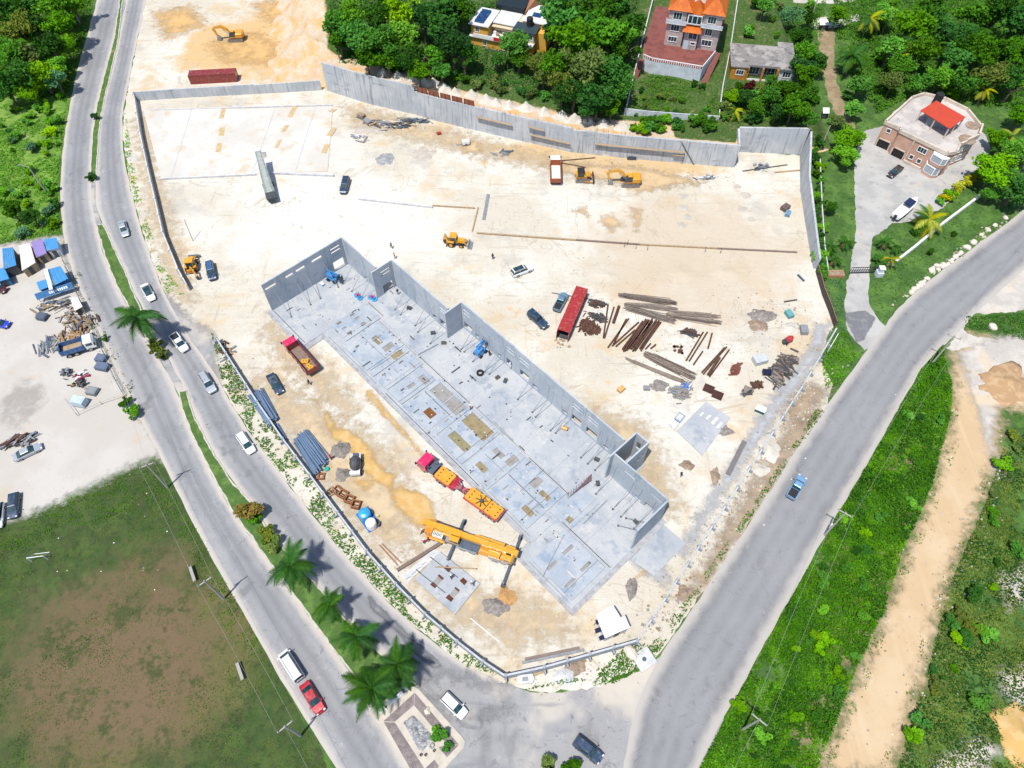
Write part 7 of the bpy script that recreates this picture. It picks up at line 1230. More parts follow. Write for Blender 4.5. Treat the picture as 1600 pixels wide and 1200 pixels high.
for p, lab in (((1289,35),'white roofed water box by the brown path'),((1291,173),'small white box hut by the tree strip')):
    t = hut([(p[0]-8,p[1]-5),(p[0]+8,p[1]-5),(p[0]+8,p[1]+4),(p[0]-8,p[1]+4)] if p[1] < 100 else [(p[0]-5,p[1]-5),(p[0]+5,p[1]-5),(p[0]+5,p[1]+4),(p[0]-5,p[1]+4)],1.8,NAV,WHITE,lab,'box_hut','hut',slope=0)
sheet('brown_path',[(1275,48),(1303,46),(1303,90),(1308,130),(1320,160),(1335,200),(1322,205),(1300,170),(1290,140),(1284,100)],layered('dry_earth',(.22,.17,.10),[dict(c=(.28,.22,.14),s=.4,lo=.45,hi=.62),dict(c=(.14,.13,.06),s=1,lo=.55,hi=.7)],bump=.3),.026,.4)
sheet('pale_lane',[(1240,-40),(1400,-40),(1330,4),(1300,6),(1240,4)],GRAVEL,.03,.4)
sheet('grey_forecourt',[(1270,28),(1340,22),(1345,32),(1305,44),(1272,46)],GRAVEL,.03,.3)
# ================================================================== PEOPLE
def person_mesh(pose):
    me = bpy.data.meshes.new('figure'); V = [(0,0,.98),(0,0,1.2),(0,0,1.42),(0,0,1.55),(.02,0,1.68)]; E = [(0,1),(1,2),(2,3),(3,4)]; Rr = [.16,.15,.15,.065,.105]
    st = .22 if pose == 'walk' else .04
    for s in (-1,1):
        i = len(V); k = st*s; V += [(0,s*.1,.9),(k,s*.11,.5),(k*1.4-.04,s*.11,.1),(k*1.4+.12,s*.12,.04)]; E += [(0,i),(i,i+1),(i+1,i+2),(i+2,i+3)]; Rr += [.11,.075,.055,.05]
        i = len(V); a = -k*1.2; V += [(0,s*.2,1.42),(a*.5,s*.26,1.15),(a+.08,s*.27,.92),(a+.12,s*.27,.82)]; E += [(2,i),(i,i+1),(i+1,i+2),(i+2,i+3)]; Rr += [.075,.055,.042,.045]
    me.from_pydata(V,E,[]); o = bpy.data.objects.new('figure',me); COL.objects.link(o); m = o.modifiers.new('s','SKIN')
    for i, r in enumerate(Rr): me.skin_vertices[0].data[i].radius = (r,r)
    me.skin_vertices[0].data[0].use_root = True; o.modifiers.new('d','SUBSURF').levels = 1
    dg = bpy.context.evaluated_depsgraph_get(); r = bpy.data.meshes.new_from_object(o.evaluated_get(dg)); bpy.data.objects.remove(o); bpy.data.meshes.remove(me)
    return r
PM = {k: person_mesh(k) for k in ('stand','walk')}; SKIN = M('skin',(.12,.06,.04),.6,.1); BOOT = M('boots',(.03,.025,.02),.7)
def person(p, pose, shirt, trou, rz, lab, hat=None, z=0.0):
    g = G(*p, z); me = PM[pose].copy(); 
    for m in (shirt, trou, SKIN, BOOT): me.materials.append(m)
    for f in me.polygons:
        c = f.center; arm = abs(c.y) > .215
        f.material_index = 3 if c.z < .12 else 2 if (c.z > 1.5 or (arm and c.z < 1.08 and c.z > .7)) else 1 if (c.z < 1.0 and not arm) else 0
        f.use_smooth = True
    o = link('person', me, None, g, rz, lab, 'person', 'workers on the site')
    if hat: MB().loft([[(.02+r*math.cos(a),r*math.sin(a),zz_) for a in [2*math.pi*k/10 for k in range(10)]] for zz_,r in ((1.73,.17),(1.75,.15),(1.83,.12),(1.87,.05))]).obj('hard_hat', hat, o)
    else: MB().loft([[(.01+r*math.cos(a),r*math.sin(a),zz_) for a in [2*math.pi*k/10 for k in range(10)]] for zz_,r in ((1.66,.12),(1.72,.125),(1.78,.1),(1.81,.04))]).obj('hair', BLACK, o)
cl = lambda n, c: M('cloth_'+n, c, .85, .15)
HV, HY_, HWt = cl('red',(.5,.02,.02)), cl('orange',(.7,.2,.02)), M('helmet_white',(.7,.7,.7),.4,.05)
NVY, GRC, DKC = cl('navy',(.02,.03,.08)), cl('grey',(.25,.25,.27)), cl('dark',(.03,.03,.035))
for a_ in (((612,388),'walk',GRC,DKC,2.0,'person in grey walking north of the wall step'),((617,404),'stand',HV,GRC,.4,'person in red shirt north of the wall step'),((770,405),'stand',DKC,DKC,1.2,'person in dark clothes below the backhoe loader'),((484,601),'walk',NVY,DKC,2.6,'person in navy walking behind the red tipper truck'),((660,833),'walk',HV,DKC,.3,'person in red bending left of the mobile crane',HWt),((663,849),'stand',HV,NVY,1.4,'person in red standing nearest the girder',HWt),((670,846),'stand',cl('crimson',(.45,.01,.03)),HV,2.4,'person in crimson beside the person in red',M('helmet_red',(.45,.02,.02),.4,.05)),((705,904),'stand',NVY,DKC,.8,'person with white helmet in the middle of the small slab',HWt,.36),((738,914),'walk',GRC,NVY,2.2,'person with white helmet at the corner of the small slab',HWt,.36),((518,718),'stand',HV,NVY,1.0,'person in red between pipes and gravel heap',M('helmet_red',(.45,.02,.02),.4,.05)),((735,640),'stand',HV,GRC,.2,'person in red on the slab beside the long brown opening',HWt,.33),((765,556),'stand',NVY,DKC,1.0,'person in navy beside the blue boom lift',None,.33),((800,575),'walk',NVY,DKC,.5,'person in navy under the third window',M('helmet_blue',(.02,.1,.4),.4,.05),.33),((1063,745),'stand',NVY,GRC,.5,'person in navy south of the pale slab'),((622,460),'stand',DKC,GRC,1.9,'person in dark clothes at the second wall step',None,.33)):
    person(*a_[:6], **({'hat': a_[6]} if len(a_) > 6 else {}), **({'z': a_[7]} if len(a_) > 7 else {}))
# ================================================================== VEGETATION
LG = dict(deep=leafmat('leaf_deep',(.010,.055,.006),(.045,.15,.014)), mid=leafmat('leaf_mid',(.025,.11,.008),(.085,.255,.02)), bright=leafmat('leaf_bright',(.055,.20,.008),(.15,.37,.02)), lime=leafmat('leaf_lime',(.11,.32,.006),(.25,.52,.014)), olive=leafmat('leaf_olive',(.06,.11,.018),(.155,.21,.045)), yellow=leafmat('leaf_yellow',(.25,.29,.006),(.48,.44,.012)), flower=leafmat('leaf_flower',(.11,.19,.03),(.32,.20,.08)), red=leafmat('leaf_red',(.05,.008,.012),(.12,.02,.02)), blue=leafmat('leaf_blue_green',(.045,.15,.06),(.12,.27,.12)), dead=leafmat('leaf_dead',(.16,.10,.04),(.28,.19,.08),.1), palm=leafmat('leaf_palm',(.010,.048,.006),(.04,.125,.016),.12), ypalm=leafmat('leaf_yellow_palm',(.13,.20,.008),(.40,.36,.02)))
BARK = M('bark',(.12,.095,.07),.95,.3,2)
TREEH = 6.2
def crown_mesh(seed, Rr=3.0, Hc=5.0, nl=26, per=105, sz=.42, sq=.8, gap=.35):
    rg = np.random.default_rng(seed); C = []; lob = []; ax = rg.uniform(.78,1.2,2); dirs = rg.normal(size=(5,3))
    for k in range(nl):
        d = rg.normal(size=3); d /= np.linalg.norm(d); d[2] = d[2]*.8+.12; w = 1+.25*math.sin(3*math.atan2(d[1],d[0])+seed); rr = rg.uniform(.3,.95)*Rr*w; c = np.array([d[0]*rr*ax[0], d[1]*rr*ax[1], Hc+d[2]*rr*sq]); lr = rg.uniform(.16,.46)*Rr; m = int(per*(lr/(.32*Rr))**1.6)+12
        q = rg.normal(size=(m,3)); q /= np.linalg.norm(q,axis=1)[:,None]; q *= (rg.uniform(gap,1.12,size=(m,1))**.45)*lr; q[:,2] *= .7; q[:,2] += .12*lr*np.sin(q[:,0]*5/Rr)
        C.append(c+q); lob.append(np.full(m, rg.uniform(0,.65)))
    C = np.concatenate(C); lob = np.concatenate(lob); n = len(C); P4_ = leaves(C, rg.uniform(.45,1.45,n)*sz, .5, rg)
    return quadcloud('crown', P4_, np.clip(lob+rg.uniform(-.05,.5,n),0,1), LG['mid'])
CROWN = [crown_mesh(0), crown_mesh(1,nl=40,per=64,sz=.34), crown_mesh(2,nl=17,per=150,sz=.5,sq=.65), crown_mesh(3,nl=30,per=70,sz=.4,sq=1.0,gap=.2), crown_mesh(4,nl=22,per=60,sz=.55,sq=.7,gap=.6), crown_mesh(5,nl=34,per=85,sz=.36,sq=.9), crown_mesh(6,nl=13,per=120,sz=.44,sq=1.05), crown_mesh(7,nl=46,per=50,sz=.46,sq=.75)]
def trunk_mesh(seed):
    rg = random.Random(seed); mb = MB(); mb.tube([(0,0,-1.5),(rg.uniform(-.1,.1),.1,1.2),(rg.uniform(-.2,.2),rg.uniform(-.2,.2),3.0),(0,0,4.6)],[.3,.25,.19,.09],7)
    for k in range(5): a = k*1.25+rg.random(); z = rg.uniform(1.6,3.2); mb.tube([(0,0,z),(.9*math.cos(a),.9*math.sin(a),z+1.0),(2.0*math.cos(a),2.0*math.sin(a),z+2.0)],[.13,.09,.03],5)
    return mb.mesh('trunk', BARK)
TRUNK = [trunk_mesh(s) for s in range(3)]
BUSH = [crown_mesh(20+s, 1.0, .75, 12, 70, .24) for s in range(4)]
STEM = MB(); 
for k in range(4): STEM.tube([(0,0,-.2),(.3*math.cos(k*1.6),.3*math.sin(k*1.6),.8)],[.06,.02],4)
STEMM = STEM.mesh('stem', BARK); NV = [0]
def tree(px, py, r, key, lab, grp, squash=1.0):
    NV[0] += 1; i = NV[0]; s = r/3.0; g = GT(px, py, 5.0*s*squash); hz = float(hillz(g.x,g.y)); t = thing('broadleaf_tree', lab, 'tree', (g.x,g.y,hz), (i*2.39)%6.28, grp); t.scale = (s,s,s*squash)
    link('trunk', TRUNK[i%3], t); c = link('crown', CROWN[(i*5+i//8)%8], t); c.material_slots[0].link = 'OBJECT'; c.material_slots[0].material = LG[key]
def bush(px, py, r, key, lab, grp, z0=0.0):
    NV[0] += 1; i = NV[0]; g = GT(px, py, .6*r); hz = float(hillz(g.x,g.y))+z0; t = thing('shrub', lab, 'shrub', (g.x,g.y,hz), (i*2.39)%6.28, grp); t.scale = (r,r,r*random.uniform(.8,1.1))
    link('stem', STEMM, t); c = link('foliage', BUSH[i%4], t); c.material_slots[0].link = 'OBJECT'; c.material_slots[0].material = LG[key]
KN = dict(deep='dark green',mid='mid green',bright='bright green',lime='lime green',olive='olive green',yellow='yellow green',red='dark red',blue='bluish green',palm='dark green',ypalm='yellowing')
for x,y,r,k in ((12,10,5.5,'deep'),(48,5,5,'mid'),(85,5,5,'bright'),(112,5,3.6,'bright'),(22,48,5,'olive'),(58,42,4.5,'deep'),(95,38,4.5,'mid'),(10,85,5,'mid'),(45,80,4.5,'olive'),(78,72,4.2,'deep'),(30,118,4.5,'mid'),(62,112,4,'bright'),(85,122,3.2,'blue'),(8,135,3.6,'deep'),(100,68,3.2,'bright'),(92,100,2.8,'bright'),(42,142,2.6,'bright'),(15,325,2.4,'deep'),(50,338,2.0,'deep')): tree(x,y,r,k,KN[k]+' tree in the dense wood left of the outbound road','wood left of the road')
for x,y,r,k in ((525,30,4.6,'mid'),(552,22,4.6,'bright'),(560,55,4.4,'mid'),(590,62,5,'mid'),(624,18,5,'lime'),(626,55,4.6,'lime'),(592,20,5,'deep'),(530,60,3.4,'deep'),(572,90,3.0,'deep'),(604,92,3.2,'mid'),(640,90,3.6,'deep'),(672,85,4,'mid'),(688,28,5.6,'deep'),(706,62,5,'deep'),(725,85,3.6,'mid'),(662,25,4.5,'deep'),(718,12,4.5,'deep'),(655,110,2.8,'mid'),(690,110,3,'mid')): tree(x,y,r,k,KN[k]+' tree above the left end of the retaining wall','trees above the left retaining wall')
for x,y,r,k in ((802,70,3.8,'bright'),(812,90,2.6,'mid'),(776,92,2.4,'mid'),(838,100,2.6,'olive')): tree(x,y,r,k,KN[k]+' tree before the yellow house, '+('tallest' if r > 3.5 else 'beside the porch' if x > 830 else 'at its right foot' if x > 805 else 'at its left foot'),'trees before the yellow house')
for x,y,r,k in ((882,22,6,'mid'),(925,12,6,'deep'),(965,18,5.5,'deep'),(898,62,6,'mid'),(945,55,6,'mid'),(975,68,5,'deep'),(872,100,4.6,'mid'),(915,105,5.5,'olive'),(955,110,5,'deep'),(868,48,4,'deep'),(898,142,3.8,'deep'),(935,148,4.4,'deep'),(965,140,3.6,'mid'),(985,40,4,'deep'),(920,165,3,'deep'),(880,132,3.6,'olive'),(850,118,2.6,'olive'),(955,168,2.6,'mid')): tree(x,y,r,k,KN[k]+' tree in the clump left of the orange roofed house','big clump between the houses')
for x,y,r,k in ((1205,150,2.8,'mid'),(1232,140,3.2,'deep'),(1262,118,3.6,'mid'),(1258,82,3.4,'mid'),(1250,55,3,'deep'),(1268,150,3.2,'deep'),(1240,165,3.2,'mid'),(1275,95,3,'deep'),(1235,25,3.0,'blue'),(1215,170,2.6,'deep'),(1265,25,2.6,'deep'),(1185,165,2.4,'mid'),(1262,182,2.6,'mid'),(1195,8,2.6,'bright'),(1165,150,2.2,'deep'),(1145,150,1.8,'bright'),(1225,135,2.2,'deep'),(1250,105,2.8,'deep'),(1205,125,1.6,'mid')): tree(x,y,r,k,KN[k]+' tree around the flat roofed orange house','trees around the flat roofed house')
for x,y,r,k in ((1395,72,4,'bright'),(1425,40,5,'mid'),(1460,15,5,'mid'),(1488,48,4.6,'deep'),(1520,25,5.5,'mid'),(1562,15,6,'deep'),(1600,35,6,'deep'),(1410,100,3.6,'mid'),(1445,80,4.6,'mid'),(1492,92,4,'mid'),(1532,72,5,'deep'),(1575,80,5,'deep'),(1395,128,2.8,'olive'),(1508,125,3.6,'mid'),(1548,118,4,'olive'),(1590,125,4.4,'deep'),(1345,130,3,'bright'),(1380,22,3.4,'bright'),(1600,75,4.4,'mid'),(1440,130,3.2,'mid'),(1470,120,3.4,'bright'),(1310,20,3,'mid')): tree(x,y,r,k,KN[k]+' tree in the thick grove behind the pink house','grove behind the pink house')
for x,y,r,k in ((1335,170,3,'bright'),(1330,215,3.4,'bright'),(1322,240,3,'bright'),(1560,215,3.2,'mid'),(1556,262,4.6,'bright'),(1590,290,4.6,'mid'),(1592,235,3.4,'bright'),(1548,300,2.6,'mid'),(1595,180,3.4,'mid'),(1310,190,2.2,'olive'),(1298,320,2,'deep')): tree(x,y,r,k,KN[k]+' garden tree beside the pink house '+('on its left' if x < 1400 else 'on its right'),'garden trees at the pink house',.75)
# palms
def frond_mesh(L, seed, droop=.75):
    rg = random.Random(seed); mb = MB(); S = 15; sp = []
    for i in range(S+1): f = i/S; sp.append(Vector((L*f*(1-.1*f), 0, L*(.30*f-droop*f*f))))
    mb.tube(sp,[.07*(1-i/(S+1))+.012 for i in range(S+1)],3)
    for i in range(1,S+1):
        f = i/S; w = L*.29*math.sin(math.pi*min(1,.12+f*.86))**.7+.05; d = (sp[i]-sp[i-1]).normalized()
        for s in (-1,1):
            for h in (0,.34,.67):
                b = sp[i-1].lerp(sp[i],h); o = Vector((d.x*.55,s*.85,d.z*.55-.28-rg.uniform(0,.15))).normalized(); tip = b+o*w*rg.uniform(.8,1.15); e = d*(L/S*.46)
                mb.add([b-e*.5,b+e*.5,tip+e*.12,tip-e*.05],[(0,1,2,3)])
    me = mb.mesh('frond',LG['palm']); a = me.attributes.new('tint','FLOAT','FACE'); a.data.foreach_set('value',[rg.random() for _ in me.polygons]); return me
FR = [frond_mesh(3.6,1), frond_mesh(3.4,2,.95), frond_mesh(3.8,3,.55)]
PT = MB().tube([(0,0,-.2),(.12,.05,2),(.1,.1,4.5),(0,0,7)],[.26,.19,.15,.17],8).mesh('trunk',M('palm_bark',(.25,.22,.18),.9,.25,3))
def palm(px, py, h, r, n, lab, key='palm', grp=None, z0=0.0, base=None):
    NV[0] += 1; i = NV[0]; rg = random.Random(i); g = GT(px, py, h+z0); hz = float(hillz(g.x,g.y))+z0
    t = thing('palm_tree', lab, 'palm', (g.x,g.y,hz), rg.uniform(0,6), grp); s = r/3.6
    t.rotation_euler[0] = rg.uniform(-.07,.07); t.rotation_euler[1] = rg.uniform(-.07,.07); tr = link('trunk',PT,t); tr.scale = (1,1,h/7)
    for k in range(n):
        fr = link('frond',FR[rg.randrange(3)],t,(0,0,h)); fr.rotation_euler = (rg.uniform(-.2,.2), R(rg.choice((-38,-12,8,20))+rg.uniform(-8,8)), k*2.39996+rg.uniform(-.2,.2)); q = s*rg.uniform(.85,1.12); fr.scale = (q,q,q)
        fr.material_slots[0].link = 'OBJECT'; fr.material_slots[0].material = LG['dead'] if k in (3,8) else LG['ypalm'] if key == 'ypalm' and k % 3 else LG['palm']
        if k in (3,8): fr.rotation_euler[1] = R(42); fr.scale = (q*.8,q*.8,q*.8)
MP = 'tall palms on the median'
for x,y,h,r,n,lab in ((212,493,8,5.2,17,'single tall palm on the median opposite the site entrance'),(455,886,5.5,4.4,16,'palm farthest up the lower median'),(515,948,5,3.3,15,'second palm down the lower median'),(558,993,5,3.9,17,'third palm down the lower median'),(622,1038,5.5,4.4,20,'palm nearest the inbound lane above the paved island'),(577,1078,6,4.6,20,'palm overhanging the outbound lane above the paved island')): palm(x,y,h,r,n,lab,grp=MP,z0=.2)
for x,y,h,r,n,k,lab in ((1450,342,3.2,4.4,18,'ypalm','yellowing palm beside the motor boat'),(1335,85,6,4.8,18,'palm','large dark palm beside the brown path'),(1360,28,6,4.2,16,'ypalm','yellow palm at the top of the grove'),(1392,20,6,3.4,14,'ypalm','second yellow palm at the top of the grove'),(1488,70,6,3.4,14,'palm','palm deep inside the grove'),(1540,140,4,3.2,14,'ypalm','yellowing palm behind the pink house corner'),(1585,110,6,3.6,14,'palm','dark palm at the right of the grove'),(1430,60,7,4.2,16,'palm','tall palm in the middle of the grove'),(1530,45,7,4.4,16,'palm','tall palm near the top of the grove'),(1405,95,6,3.6,14,'ypalm','yellowing palm left in the grove'),(1582,212,2.6,3.0,14,'ypalm','yellow palm at the right edge of the garden'),(1562,235,2.6,2.6,12,'palm','green palm at the right edge of the garden'),(1148,172,2,2.6,12,'ypalm','small yellow palm at the retaining wall corner'),(1300,385,2,2.2,12,'palm','small palm left of the driveway'),(1322,378,2,2.2,12,'palm','small palm at the driveway edge'),(1306,405,1.8,2,12,'palm','lowest small palm left of the driveway'),(1383,378,2,2.4,12,'palm','small palm right of the driveway'),(1392,405,2,2.2,12,'ypalm','small yellowing palm above the white wall'),(1378,412,1.8,2,12,'palm','small palm beside the gate pillar'),(1402,385,1.8,1.9,12,'palm','small palm under the boat')): palm(x,y,h,r,n,lab,k,grp='garden palms')
for x,y,r,k,lab,z in ((150,184,1.1,'deep','dark shrub on the upper median',.2),(143,278,1.4,'deep','dark shrub at the lower tip of the upper median',.2),(246,543,1.7,'olive','dry shrub at the foot of the tall palm',.2),(258,556,1.3,'olive','small dry shrub at the median tip',.2),(388,800,2.4,'flower','shrub with reddish flowers on the lower median',.2),(398,810,1.4,'mid','green shrub beside the flowering shrub',.2),(418,838,1.6,'olive','round yellowish shrub on the lower median',.2),(424,852,1.7,'olive','second round shrub on the lower median',.2),(690,1150,1.3,'mid','leafy shrub in the island planter',.17),(700,1168,.9,'mid','small shrub at the corner of the island planter',.17),(683,1143,.9,'bright','small bright shrub in the island planter',.17),(860,1196,1.6,'olive','shrub at the bottom edge of the junction',0),(888,1200,1.6,'deep','second shrub at the bottom edge of the junction',0),(195,628,1.4,'deep','dark shrub at the lot entrance',0),(208,645,1.5,'mid','shrub between lot and outbound road',0),(163,530,.8,'deep','small shrub along the lot fence',0),(1172,137,1.8,'red','dark red shrub before the flat roofed house',0),(1156,136,1.6,'deep','dark shrub beside the dark red one',0),(1482,305,1.6,'bright','round clipped shrub by the white wall',0),(1430,362,1.2,'mid','small shrub beside the yellowing palm',0),(1452,395,1.0,'deep','small dark shrub on the lawn',0),(1490,365,.9,'deep','tiny dark shrub on the lawn',0),(1374,405,1.3,'mid','shrub beside the driveway bend',0)): bush(x,y,r,k,lab,None,z)
for k in range(18): f = k/17; bush(1276+8*f+random.uniform(-3,3),225+200*f,random.uniform(1.2,1.8),('deep','mid','deep','bright')[k%4],'hedge shrub in the strip outside the east wall','hedge along the east wall')
for k in range(12): f = k/11; bush(1470+65*f,316-50*f+random.uniform(-3,3),random.uniform(1.0,1.5),'yellow' if k%3 else 'bright','yellow hedge shrub along the driveway of the pink house','yellow hedge')
for k in range(26): bush(random.uniform(985,1112),random.uniform(186,204),random.uniform(1.0,1.9),('mid','deep','bright')[k%3],'shrub overhanging the white backfill below the terrace bank','shrubs over the backfill')
for k in range(34):
    x = random.uniform(540,860); bush(x,np.interp(x,[540,700,860],[92,122,155])+random.uniform(-8,4),random.uniform(.9,1.8),('mid','deep','olive')[k%3],'low shrub on the bank above the retaining wall','shrubs above the retaining wall')
for k in range(46): bush(random.uniform(0,96),random.uniform(150,368),random.uniform(.7,1.8),('mid','bright','lime','blue','bright')[k%5],'shrub in the green slope left of the outbound road','shrubs left of the road')
for k in range(40):
    y = random.uniform(560,1190); x0 = np.interp(y,[560,730,920,1110,1200],[1445,1362,1255,1150,1110]); x1 = np.interp(y,[560,700,850,1000,1200],[1485,1470,1412,1358,1280]); bush(random.uniform(x0,x1),y,random.uniform(.6,1.2),('mid','bright','deep','bright')[k%4],'weedy shrub on the verge between east road and dirt track','shrubs on the east verge')
for k in range(28):
    y = random.uniform(660,1190); x0 = np.interp(y,[660,780,920,1040,1200],[1575,1545,1490,1455,1410]); bush(x0+abs(random.gauss(0,40)),y,random.uniform(.7,1.7),('mid','deep','olive','bright')[k%4],'shrub in the scrub right of the dirt track','scrub shrubs right of the track')
for k in range(26): bush(random.uniform(1310,1600),random.uniform(5,150),random.uniform(1.4,2.4),('mid','deep','bright')[k%3],'understorey shrub in the grove behind the pink house','understorey of the grove')
for k in range(44):
    x, y = (random.uniform(1128,1265), random.uniform(138,192)) if k % 3 else (random.uniform(1165,1270), random.uniform(4,62)); bush(x,y,random.uniform(.9,2.0),('deep','mid','olive','deep','bright')[k%5],'shrub in the scrub around the flat roofed house','scrub around the flat roofed house')
for k in range(16): bush(random.uniform(990,1115),random.uniform(128,180),random.uniform(.6,1.2),('deep','olive','mid')[k%3],'low shrub on the bank below the red terrace','shrubs on the terrace bank')
# uncountable low growth
def inside(P, X, Y):
    n = len(P); r = np.zeros(len(X), bool); j = n-1
    for i in range(n):
        xi, yi = P[i]; xj, yj = P[j]; c = ((yi > Y) != (yj > Y)) & (X < (xj-xi)*(Y-yi)/(yj-yi+1e-12)+xi); r ^= c; j = i
    return r
def vnoise(X, Y, s, seed):
    rg = np.random.default_rng(seed); T = rg.random((64,64)); x = X*s; y = Y*s; xi = np.floor(x).astype(int); yi = np.floor(y).astype(int); fx = x-xi; fy = y-yi; fx = fx*fx*(3-2*fx); fy = fy*fy*(3-2*fy)
    g = lambda a, b: T[a % 64, b % 64]
    return (g(xi,yi)*(1-fx)+g(xi+1,yi)*fx)*(1-fy)+(g(xi,yi+1)*(1-fx)+g(xi+1,yi+1)*fx)*fy
def undergrowth(px, dens, size, hmax, key, lab, thr=.35, s=.45, seed=0, name='undergrowth', z0=0.0, terr=False):
    P = [tuple((GT(*p) if terr else G(*p))[:2]) for p in px]; xs_ = [p[0] for p in P]; ys_ = [p[1] for p in P]; rg = np.random.default_rng(seed+50); A = (max(xs_)-min(xs_))*(max(ys_)-min(ys_)); n = int(A*dens)
    X = rg.uniform(min(xs_),max(xs_),n); Y = rg.uniform(min(ys_),max(ys_),n); k = inside(P,X,Y); X, Y = X[k], Y[k]
    d = .6*vnoise(X,Y,s,seed)+.4*vnoise(X,Y,s*3.3,seed+1); k = d > thr; X, Y, d = X[k], Y[k], d[k]; n = len(X)
    hh = hmax*np.clip((d-thr)/(1-thr),.05,1)**.8; Z = rg.uniform(0,1,n)**.6*hh+z0+.05
    if terr: Z += hillz(X,Y)
    C = np.stack([X,Y,Z],1); me = quadcloud(name, leaves(C, rg.uniform(.6,1.3,n)*size, .6, rg), np.clip(vnoise(X,Y,.25,seed+7)*.9+rg.uniform(-.2,.3,n),0,1), LG[key])
    return link(name, me, kind='stuff', label=lab, cat='undergrowth')
EV = [(1470,542),(1487,600),(1485,650),(1470,700),(1455,760),(1438,800),(1414,850),(1398,900),(1378,960),(1348,1020),(1328,1068),(1308,1120),(1270,1215),(1085,1215),(1138,1113),(1182,1033),(1242,923),(1302,818),(1352,733),(1402,643),(1440,578)]
undergrowth(EV,34,.34,.8,'mid','rank grass covering the verge between east road and dirt track',.32,.35,1); undergrowth(EV,30,.36,1.5,'deep','taller dark weed patches on the east verge',.42,.3,2); undergrowth(EV,18,.3,.8,'bright','bright weed patches on the east verge',.60,.28,12); undergrowth(EV,14,.28,.5,'olive','dry weed patches on the east verge',.58,.25,13)
for q in ([(1395,700),(1440,690),(1425,730),(1400,735)],[(1330,905),(1380,880),(1385,930),(1345,960)],[(1300,985),(1350,975),(1330,1040),(1300,1040)],[(1230,1130),(1290,1080),(1280,1150),(1240,1180)],[(1290,900),(1320,860),(1340,885)],[(1380,800),(1430,790),(1410,840)]): softsheet('bare_soil', q, M('verge_dry_soil',(.27,.205,.125),.95,.3,.4), .03, 2.0, .5)
EC = [(1568,700),(1660,640),(1660,1230),(1398,1215),(1430,1105),(1450,1045),(1465,985),(1480,925),(1500,875),(1518,835),(1540,785)]
undergrowth(EC,14,.32,.8,'deep','weeds in the scrub right of the dirt track',.42,.3,3); undergrowth(EC,20,.32,.35,'olive','dry olive weeds in the scrub right of the dirt track',.35,.4,4)
undergrowth([(-80,-20),(150,-20),(133,60),(116,120),(104,160),(40,150),(-60,160)],9,.5,1.6,'mid','tangled low growth in the wood left of the road',.25,.25,5); undergrowth([(-10,150),(104,170),(95,235),(90,300),(94,365),(40,375),(-20,385)],14,.36,.8,'bright','bright low growth on the slope left of the road',.42,.3,6)
undergrowth([(1300,-20),(1660,-20),(1660,180),(1520,165),(1440,140),(1370,180),(1340,130),(1312,100)],9,.5,1.8,'mid','dense understorey behind the pink house',.25,.25,7)
undergrowth([(530,100),(520,40),(512,0),(1000,0),(985,100),(975,175),(900,175),(790,140),(650,110)],6,.5,1.2,'deep','low growth under the hillside trees',.3,.3,8,terr=True); undergrowth([(1000,130),(1015,115),(1060,125),(1095,135),(1120,110),(1122,185),(1060,184),(985,176)],14,.36,.6,'mid','rough grass on the bank below the red terrace',.36,.4,9,terr=True); undergrowth([(1130,140),(1250,140),(1285,60),(1290,0),(1200,0),(1240,60),(1245,110),(1265,195),(1130,190)],8,.42,1.1,'mid','low growth around the flat roofed house',.3,.35,10,terr=True)
for k, (q, d, th, key) in enumerate((([(330,520),(345,535),(385,600),(430,672),(490,755),(545,835),(620,920),(700,995),(780,1055),(730,1042),(630,962),(540,868),(465,772),(400,688),(348,600)],26,.40,'mid'),([(195,165),(205,240),(225,330),(250,410),(288,460),(262,462),(235,395),(212,320),(196,250)],16,.52,'bright'),([(940,1045),(985,1005),(1030,1010),(1020,1035),(960,1068),(925,1072)],26,.25,'mid'),([(820,1078),(930,1062),(1030,1018),(1110,900),(1200,770),(1290,640),(1275,640),(1185,775),(1095,905),(1015,1010),(925,1050)],20,.45,'mid'),([(1282,560),(1300,520),(1325,520),(1340,555),(1315,600),(1290,610)],22,.28,'mid'),([(1290,435),(1315,440),(1318,490),(1322,520),(1303,505)],16,.35,'blue'),([(1505,495),(1600,490),(1640,500),(1640,545),(1560,520),(1512,515)],20,.30,'mid'),([(100,372),(118,405),(150,480),(200,580),(225,640),(212,640),(185,590),(140,500),(108,420)],8,.62,'olive'),([(1358,475),(1362,400),(1400,352),(1540,290),(1600,330),(1430,450),(1375,490)],5,.55,'mid'))):
    undergrowth(q,d,.3,.7 if k != 8 else .15,key,['weedy strip between perimeter wall and inbound road','weedy strip along the roadside wall','bright weeds around the manhole slab','weedy strip between yard wall and east road','grass patch at the east corner of the yard','pale weeds beside the driveway mouth','grassy island by the dirt track mouth','sparse weeds along the lot kerb','tufts on the lawn of the pink house'][k],th,.5,30+k,'weeds')
for q, z0, key, lab in ((MED1,.2,'bright','upper median'),(MED2,.2,'bright','middle median'),(MED3,.2,'mid','lower median')):
    pass
undergrowth([(-80,850),(0,820),(60,802),(160,756),(240,720),(300,815),(385,965),(430,1050),(360,1000),(280,840),(200,800),(60,850),(0,880),(-60,920)],12,.22,.25,'mid','tall grass along the edges of the playing field',.38,.4,60,'weeds')

